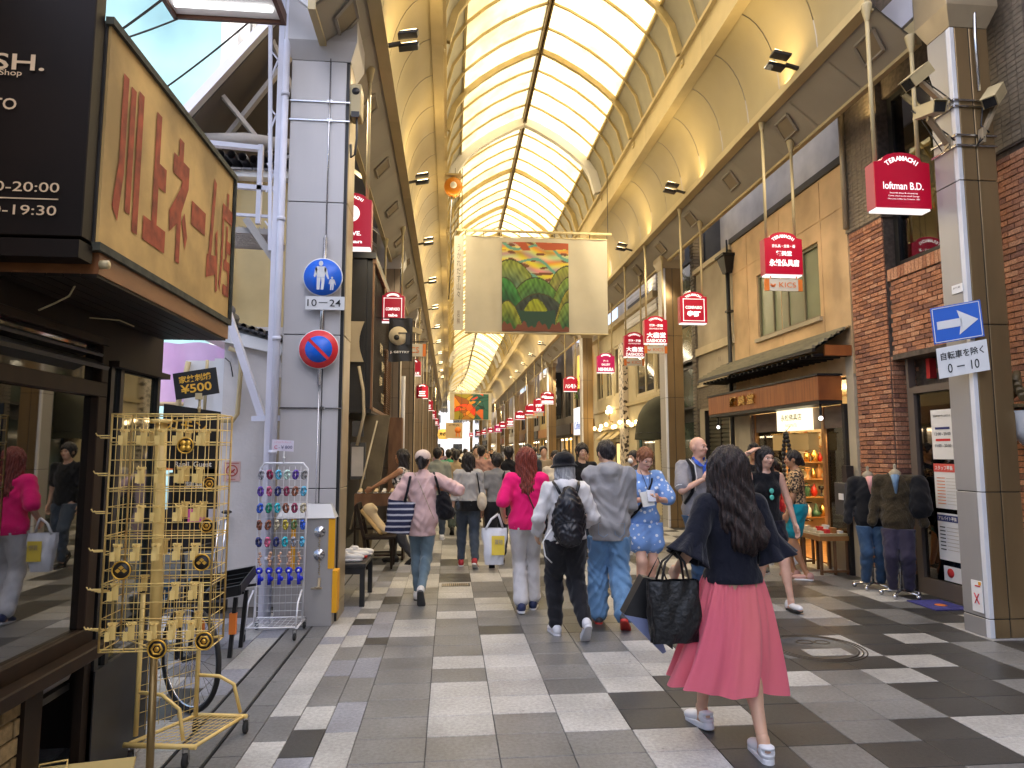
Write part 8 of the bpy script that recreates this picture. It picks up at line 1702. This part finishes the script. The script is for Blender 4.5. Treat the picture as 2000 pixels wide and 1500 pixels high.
bp = thing('backpack', 'black backpack with a pale edged strap worn by the bald man', 'backpack', (2.9, 7.5, 1.1)); blob('body', [('ell',(0,0,0),(.16,.10,.25),.03)], blackk, bp, (-.25,-.2,-.35), (.25,.2,.35), .014, .005, org=(2.80, 7.56, 1.16))
m = MB(); W_ = o6['W']; m.tube([tuple(W_([p])[0]) for p in ((.13,-.06,1.44),(.135,.03,1.455),(.13,.10,1.40),(.13,.13,1.28),(.15,.12,1.12),(.18,.02,1.0))], .020, 6); m.tube([tuple(W_([p])[0]) for p in ((-.13,-.06,1.44),(-.135,.03,1.455),(-.13,.10,1.40),(-.13,.13,1.28),(-.15,.12,1.12),(-.18,.02,1.0))], .020, 6); part('strap', m, blackk, bp)
m = MB(); m.tube([tuple(W_([p])[0]) for p in ((.112,.02,1.47),(.108,.115,1.41),(.108,.148,1.28),(.125,.14,1.14))], .005, 5); part('strap_edge', m, M['paper'], bp)
# P7 woman with a raised hand
def x7(o):
    m = MB(); W_ = o['W']
    for z in (1.24, 1.17): m.ball(W_([(-.01,.155,z)])[0], .028, 8, sc=(.9,.3,1))
    part('sunglasses', m, mat('mint_lens', (.10,.50,.40), .1), o['T']); m = MB(); sh, el, wr_ = o['A'][0]; p = el+(wr_-el)*.82; m.tube([tuple(W_([p+np.array((.030*math.cos(a), .03*math.sin(a), .01*math.sin(a)))])[0]) for a in np.linspace(0, 5.8, 9)], .007, 5, closed=True); part('bracelet', m, M['black'], o['T'])
o7 = person('dark haired woman in a black sleeveless top with one hand raised to her head', 3.36, 6.95, 186, 1.64, 'f', 'light', ('long fringe', 'black', .008), ('sleeveless', blackk, {'sleeve': 0, 'hem': .88, 'e': .012, 'w': .004, 'wide': .15, 'name': 'top'}), ('shorts', navy, {'e': .02, 'len': .42, 'flare': .012}), ('sneaker', whs, bks),
       legs=((.05, -.24, .14, 30), (-.13, .26, .095, -6, -10)), arms=((.16, .03, 1.66, (1,.3,-.3), .7, (-1,-.2,-.3)), (-.30, .06, .82, (-.6,-1,0), .4)), head=(-12, 6), extras=x7, seed=7)
# P8 leopard top
leo = mat('leopard_cloth', (.50,.32,.16), .8, col2=(.03,.02,.015), vs=42, thr=(.46,.52), detail=1); teal = cloth('teal_shorts', (.005,.22,.28), bump=.4)
person('woman in a leopard print top and teal shorts standing at the altar shop', 4.44, 8.35, -62, 1.60, 'f', 'tan', ('short bun tail', 'black', .010), ('tee', leo, {'sleeve': .62, 'hem': .97, 'e': .016, 'se': .02, 'w': .004, 'wide': .155}), ('shorts', teal, {'e': .026, 'len': .62, 'flare': .02}), ('sneaker', mat('blush_shoe', (.5,.28,.24), .6), whs),
       legs=((.09, .07, .085, 0), (-.08, -.09, .085, 0)), arms=((.20, .10, .84, (.6,-1,0)), (-.19, .12, .86, (-.6,-1,0))), head=(-6, 4), girth=1.12, seed=8)
# P9 behind, sunglasses on head; red shirt person
def x9(o):
    m = MB(); W_ = o['W']
    for sx in (-1, 1): m.ball(W_(o['hd']([(sx*.034,.085,1.685)]))[0], .026, 8, sc=(1,.5,.8))
    part('sunglasses', m, bks, o['T'])
person('dark haired man with sunglasses on his head standing at the shop front', 4.18, 8.95, 205, 1.70, 'm', 'tan', ('short', 'black', .010), ('tee', blackk, {'sleeve': .7}), ('shorts', cloth('khaki_shorts', (.25,.2,.13)), {'len': .8}), ('sneaker', M['greyd'], whs), legs=((.10,.02,.085,0),(-.10,.05,.085,0)), near=1, extras=x9, seed=9)
person('person in a red T-shirt browsing just behind the leopard print top', 4.62, 9.25, 300, 1.50, 'f', 'tan', ('short', 'black', .008), ('tee', cloth('red_tee', (.55,.02,.03)), {'sleeve': .7}), ('pants', denim), ('sneaker', whs, whs), near=1, seed=10)
# P10 cap woman
pal = cloth('pale_pink_tee', (.58,.40,.385), bump=.4); gjean = cloth('grey_blue_denim', (.14,.20,.24), (.10,.15,.185), bump=.45)
def x10(o):
    W_ = o['W']; f = Fd((-.2,-.2,1.5), (.2,.26,1.8), .008); f.ell((0,-.005,1.645), (.092,.108,.085), .01); f.cut((0,0,1.618), (0,.12,-1)); f.ell((0,-.11,1.625), (.032,.03,.028), .008, sub=True); f.ell((0,.125,1.625), (.07,.08,.010), .01)
    P, F_ = f.mesh(); link('cap', npmesh('cap', W_(o['hd'](P)), F_, cloth('beige_cap', (.62,.50,.44))), o['T']); strap(o, [(-.10,-.02,1.47),(-.03,-.13,1.36),(.06,-.16,1.15),(.15,-.17,.95)], .007, M['tanmet'], 'thin_strap')
o10 = person('woman in a beige cap, pale pink long T-shirt and slim grey jeans, from behind', -.29, 7.45, 3, 1.60, 'f', 'asian', ('short bun tail', 'black', .004), ('tee', pal, {'sleeve': 1.0, 'hem': .745, 'wide': .165, 'e': .022, 'se': .026, 'w': .009, 'sf': .02}), ('pants', gjean, {'e': .008, 'w': .004, 'len': 1.92}), ('sneaker', mat('white_canvas', (.6,.58,.55), .6), M['greyd']),
       legs=((.02, -.22, .17, 55), (-.06, .14, .085, 0, -4)), arms=((.17, .15, 1.27, (1,-.25,-.1)), (-.26, .10, .96, (-.8,-1,0))), head=(10, 0), extras=x10, seed=11)
def stripes():
    m = mat('navy_stripe', (.01,.015,.06), .8, bump=.3, bs=30); N = m.node_tree.nodes; L = m.node_tree.links; tc = N.new('ShaderNodeTexCoord'); w = N.new('ShaderNodeTexWave'); w.bands_direction = 'Z'; w.inputs['Scale'].default_value = 5.2; w.inputs['Distortion'].default_value = .15; L.new(tc.outputs['Object'], w.inputs[0]); r = N.new('ShaderNodeValToRGB'); r.color_ramp.interpolation = 'CONSTANT'; L.new(w.outputs['Color'], r.inputs[0])
    e = r.color_ramp.elements; e[0].color = (.01,.014,.05,1); e[1].position = .72; e[1].color = (.5,.5,.55,1); q = e.new(.82); q.color = (.01,.014,.05,1); q = e.new(.9); q.color = (.5,.5,.55,1); L.new(r.outputs[0], N['Principled BSDF'].inputs['Base Color']); return m
tt, B_, L_ = tote('navy tote bag with white stripes on the left shoulder of the cap wearer', (-.50, 7.33, 1.08), .28, .10, .34, 0, stripes(), tilt=8, seed=2); m = MB(); m.tube([(-.47,7.30,1.07),(-.44,7.30,1.2),(-.42,7.36,1.33),(-.42,7.45,1.34),(-.44,7.5,1.2)], .014, 6); part('handle', m, navy, tt)
t = obj_blob('shoulder_bag', 'black slouchy bag under the right arm of the cap wearer', 'bag', (-.06, 7.42, 1.03), [('ell',(0,0,0),(.09,.07,.15),.03), ('ell',(.03,0,-.08),(.10,.08,.09),.04)], blackk, (-.2,-.2,-.25), (.22,.2,.25), .012, 0, wr=.008); m = MB(); m.tube([(-.10,7.36,1.15),(-.14,7.34,1.30),(-.17,7.42,1.38)], .014, 6); part('strap', m, blackk, t)
# P11, P12 and the middle distance
lg = cloth('light_grey_shirt', (.36,.35,.34)); gy = cloth('grey_tee', (.20,.195,.19)); beige_c = cloth('beige_shirt', (.42,.30,.16)); rosy = cloth('rosy_brown_shirt', (.36,.20,.16)); sage = cloth('sage_tee', (.22,.23,.19)); grn = cloth('green_tee', (.05,.30,.16)); bluc = cloth('pale_blue_shirt', (.30,.40,.52)); crm = cloth('cream_top', (.55,.48,.38)); olv = cloth('olive_trousers', (.06,.075,.06)); dkj = cloth('dark_denim', (.045,.06,.085)); khk = cloth('khaki', (.26,.2,.13)); gc = cloth('charcoal_cloth', (.04,.04,.045)); purp = cloth('mauve', (.25,.16,.22))
def x11(o):
    strap(o, [(.12,-.02,1.43),(.13,-.13,1.36),(.16,-.16,1.15),(.19,-.15,1.0)], .02, blackk, 'bag_strap'); blob('bag', [('ell',(0,0,0),(.07,.06,.13),.02)], crm, o['T'], (-.15,-.15,-.2), (.15,.15,.2), .014, .004, org=o['W']([(.2,-.17,.98)])[0])
    m = MB(); m.grid(lambda u, v: o['W']([((.185+.012*math.sin(u*30))*math.cos(u*6.283), (.145+.01*math.sin(u*30))*math.sin(u*6.283)-.01, .99-.15*v)])[0], 40, 4, cu=True); part('black_hem', m, blackk, o['T'])
def row(lst):
    for (lab, x, y, yaw, H, sex, skin, hair, top, tc_, ts, bot, bc, sh, near, kw) in lst:
        person(lab, x, y, yaw, H, sex, skin, hair, (top, tc_, ts), (bot[0], bc, bot[1] if len(bot) > 1 else {}), sh, near=near, **kw)
rd_s = ('sneaker', mat('red_shoe', (.35,.02,.03), .5), whs); bk_s = ('sneaker', M['black'], M['black']); wt_s = ('sneaker', whs, whs)
G_ = 'walkers in the middle of the arcade'
row([('woman in a light grey shirt, dark jeans and red shoes with a shoulder bag', .27, 9.6, 0, 1.58, 'f', 'asian', ('bob', 'black', .006), 'tee', lg, {'sleeve': 1.5, 'hem': .98, 'e': .026, 'w': .009}, ('pants', {'e': .02}), dkj, rd_s, 1, dict(legs=((.10,-.18,.12,30,12),(-.10,.12,.085,0)), extras=x11, seed=12)),
 ('short dark haired person in a grey T-shirt and black trousers beside the white plastic bag', .68, 9.65, 0, 1.56, 'f', 'asian', ('short', 'black', .016), 'tee', gy, {'sleeve': .6, 'hem': .95}, ('pants', {'e': .04, 'len': 1.75}), blp, bk_s, 1, dict(seed=13, extras=lambda o: strap(o, [(.12,-.02,1.44),(.08,-.14,1.36),(.10,-.16,1.2),(.16,-.14,1.05)], .03, blackk, 'bag_strap'))),
 ('person in a rosy brown striped shirt beyond the grey T-shirts', .62, 13.2, 5, 1.70, 'm', 'asian', ('short', 'black', .008), 'tee', rosy, {'sleeve': .8, 'w': .01}, ('pants',), khk, wt_s, 1, dict(seed=14)),
 ('woman with a black ponytail in a beige shirt and olive trousers', .13, 13.4, -4, 1.62, 'f', 'asian', ('short tail', 'black', .008), 'tee', beige_c, {'sleeve': 1.2}, ('pants', {'e': .04, 'len': 1.8}), olv, bk_s, 1, dict(seed=15)),
 ('man in a sage green T-shirt walking away on the left', -.22, 12.4, 3, 1.66, 'm', 'asian', ('short', 'black', .008), 'tee', sage, {'sleeve': .8}, ('pants',), dkj, wt_s, 1, dict(seed=16)),
 ('person in a bright green T-shirt just past the sage one', -.02, 15.5, 3, 1.64, 'm', 'asian', ('short', 'black', .006), 'tee', grn, {'sleeve': .8}, ('pants',), gc, wt_s, 0, dict(seed=17)),
 ('woman with patterned top reaching an arm over the shoe shelf', -.68, 10.0, -75, 1.62, 'f', 'tan', ('long', 'black', .01), 'sleeveless', mat('patterned_cloth', (.04,.04,.04), .8, col2=(.6,.55,.5), vs=25, thr=(.45,.55)), {'sleeve': 0}, ('pants',), gc, bk_s, 1, dict(seed=18, arms=((.2,.0,.85),(-.12,.45,1.12,(-1,0,-.3))))),
 ('person all in black with short hair behind the grey T-shirt', 1.02, 11.6, 0, 1.68, 'm', 'asian', ('short', 'black', .012), 'tee', blackk, {'sleeve': .8}, ('pants',), blp, bk_s, 1, dict(seed=19)),
 ('person in black right beside the auburn haired woman', 1.42, 12.2, 0, 1.72, 'm', 'asian', ('short', 'black', .012), 'tee', gc, {'sleeve': .8}, ('pants',), blp, bk_s, 1, dict(seed=20)),
 ('woman in a cream top and black skirt walking towards the viewer', 1.72, 10.9, 178, 1.60, 'f', 'asian', ('short bun', 'black', .008), 'tee', crm, {'sleeve': .5, 'hem': .98}, ('skirt', {'hem': .3, 'rb': .2}), blackk, wt_s, 1, dict(seed=21, extras=lambda o: strap(o, [(-.10,.0,1.44),(-.05,.11,1.34),(.02,.14,1.2),(.12,.12,1.02)], .02, blackk, 'bag_strap'))),
 ('curly haired man in a black T-shirt facing the viewer behind the bucket hat', 2.02, 10.2, 176, 1.70, 'm', 'asian', ('short fringe', 'black', .026), 'tee', blackk, {'sleeve': .8}, ('pants',), dkj, bk_s, 1, dict(seed=22)),
 ('person in a pale blue shirt behind the grey hoodie', 2.38, 11.8, 165, 1.64, 'm', 'asian', ('short', 'black', .01), 'tee', bluc, {'sleeve': .9}, ('pants',), gc, bk_s, 1, dict(seed=23)),
 ('person wearing a white face mask and dark clothes between the hoodie and the playsuit', 2.88, 10.35, -60, 1.60, 'f', 'asian', ('short fringe', 'black', .012), 'tee', gc, {'sleeve': .9}, ('pants',), blp, wt_s, 1, dict(seed=24, head=(-70, 0), extras=lambda o: part('face_mask', MB().ball(o['W'](o['hd']([(0,.085,1.55)]))[0], .045, 8), M['white'], o['T']))),
 ('bearded looking man in khaki beyond the black clad pair', 1.9, 13.6, 175, 1.70, 'm', 'asian', ('short', 'black', .01), 'tee', khk, {'sleeve': .9}, ('pants',), gc, bk_s, 0, dict(seed=25))])
# far crowd, each a person with own clothes
crs_ = random.Random(11); tops = [('black', blackk), ('grey', gy), ('white', whh), ('beige', beige_c), ('blue', bluc), ('navy', navy), ('mauve', purp), ('green', grn), ('cream', crm), ('rosy', rosy)]; bots = [('dark', blp), ('denim', dkj), ('khaki', khk), ('charcoal', gc)]
used_ = set()
for i in range(30):
    y = 15.5+i*1.45+crs_.uniform(-.4, .4); x = crs_.uniform(-.5, 3.6) if i % 3 else crs_.uniform(-.4, 1.4); away = crs_.random() < .6
    a, b = crs_.choice(tops), crs_.choice(bots); sx = crs_.choice('mf')
    while (a[0], b[0], away, sx) in used_: a, b = crs_.choice(tops), crs_.choice(bots); sx = crs_.choice('mf')
    used_.add((a[0], b[0], away, sx)); ph = crs_.choice((1, -1)); far = 'far off' if y > 36 else 'further along'
    person(f'{"man" if sx == "m" else "woman"} {far} in {a[0]} top and {b[0]} trousers walking {"away" if away else "towards viewer"}', x+bend(y), y, 0 if away else 180, crs_.uniform(1.52, 1.76), sx, crs_.choice(('asian', 'asian', 'light')), (crs_.choice(('short', 'short', 'bob', 'short bun')), 'black', .01), ('tee', a[1], {'sleeve': crs_.choice((.8, 1.6)), 'w': 0}), ('pants', b[1], {'e': .03, 'w': 0}), ('sneaker', whs if i % 2 else M['black'], whs) if y < 26 else (None,),
           legs=((.09, .16*ph, .09, 0), (-.09, -.16*ph, .10, 15)), near=0, group='pedestrians further down the arcade', seed=i)
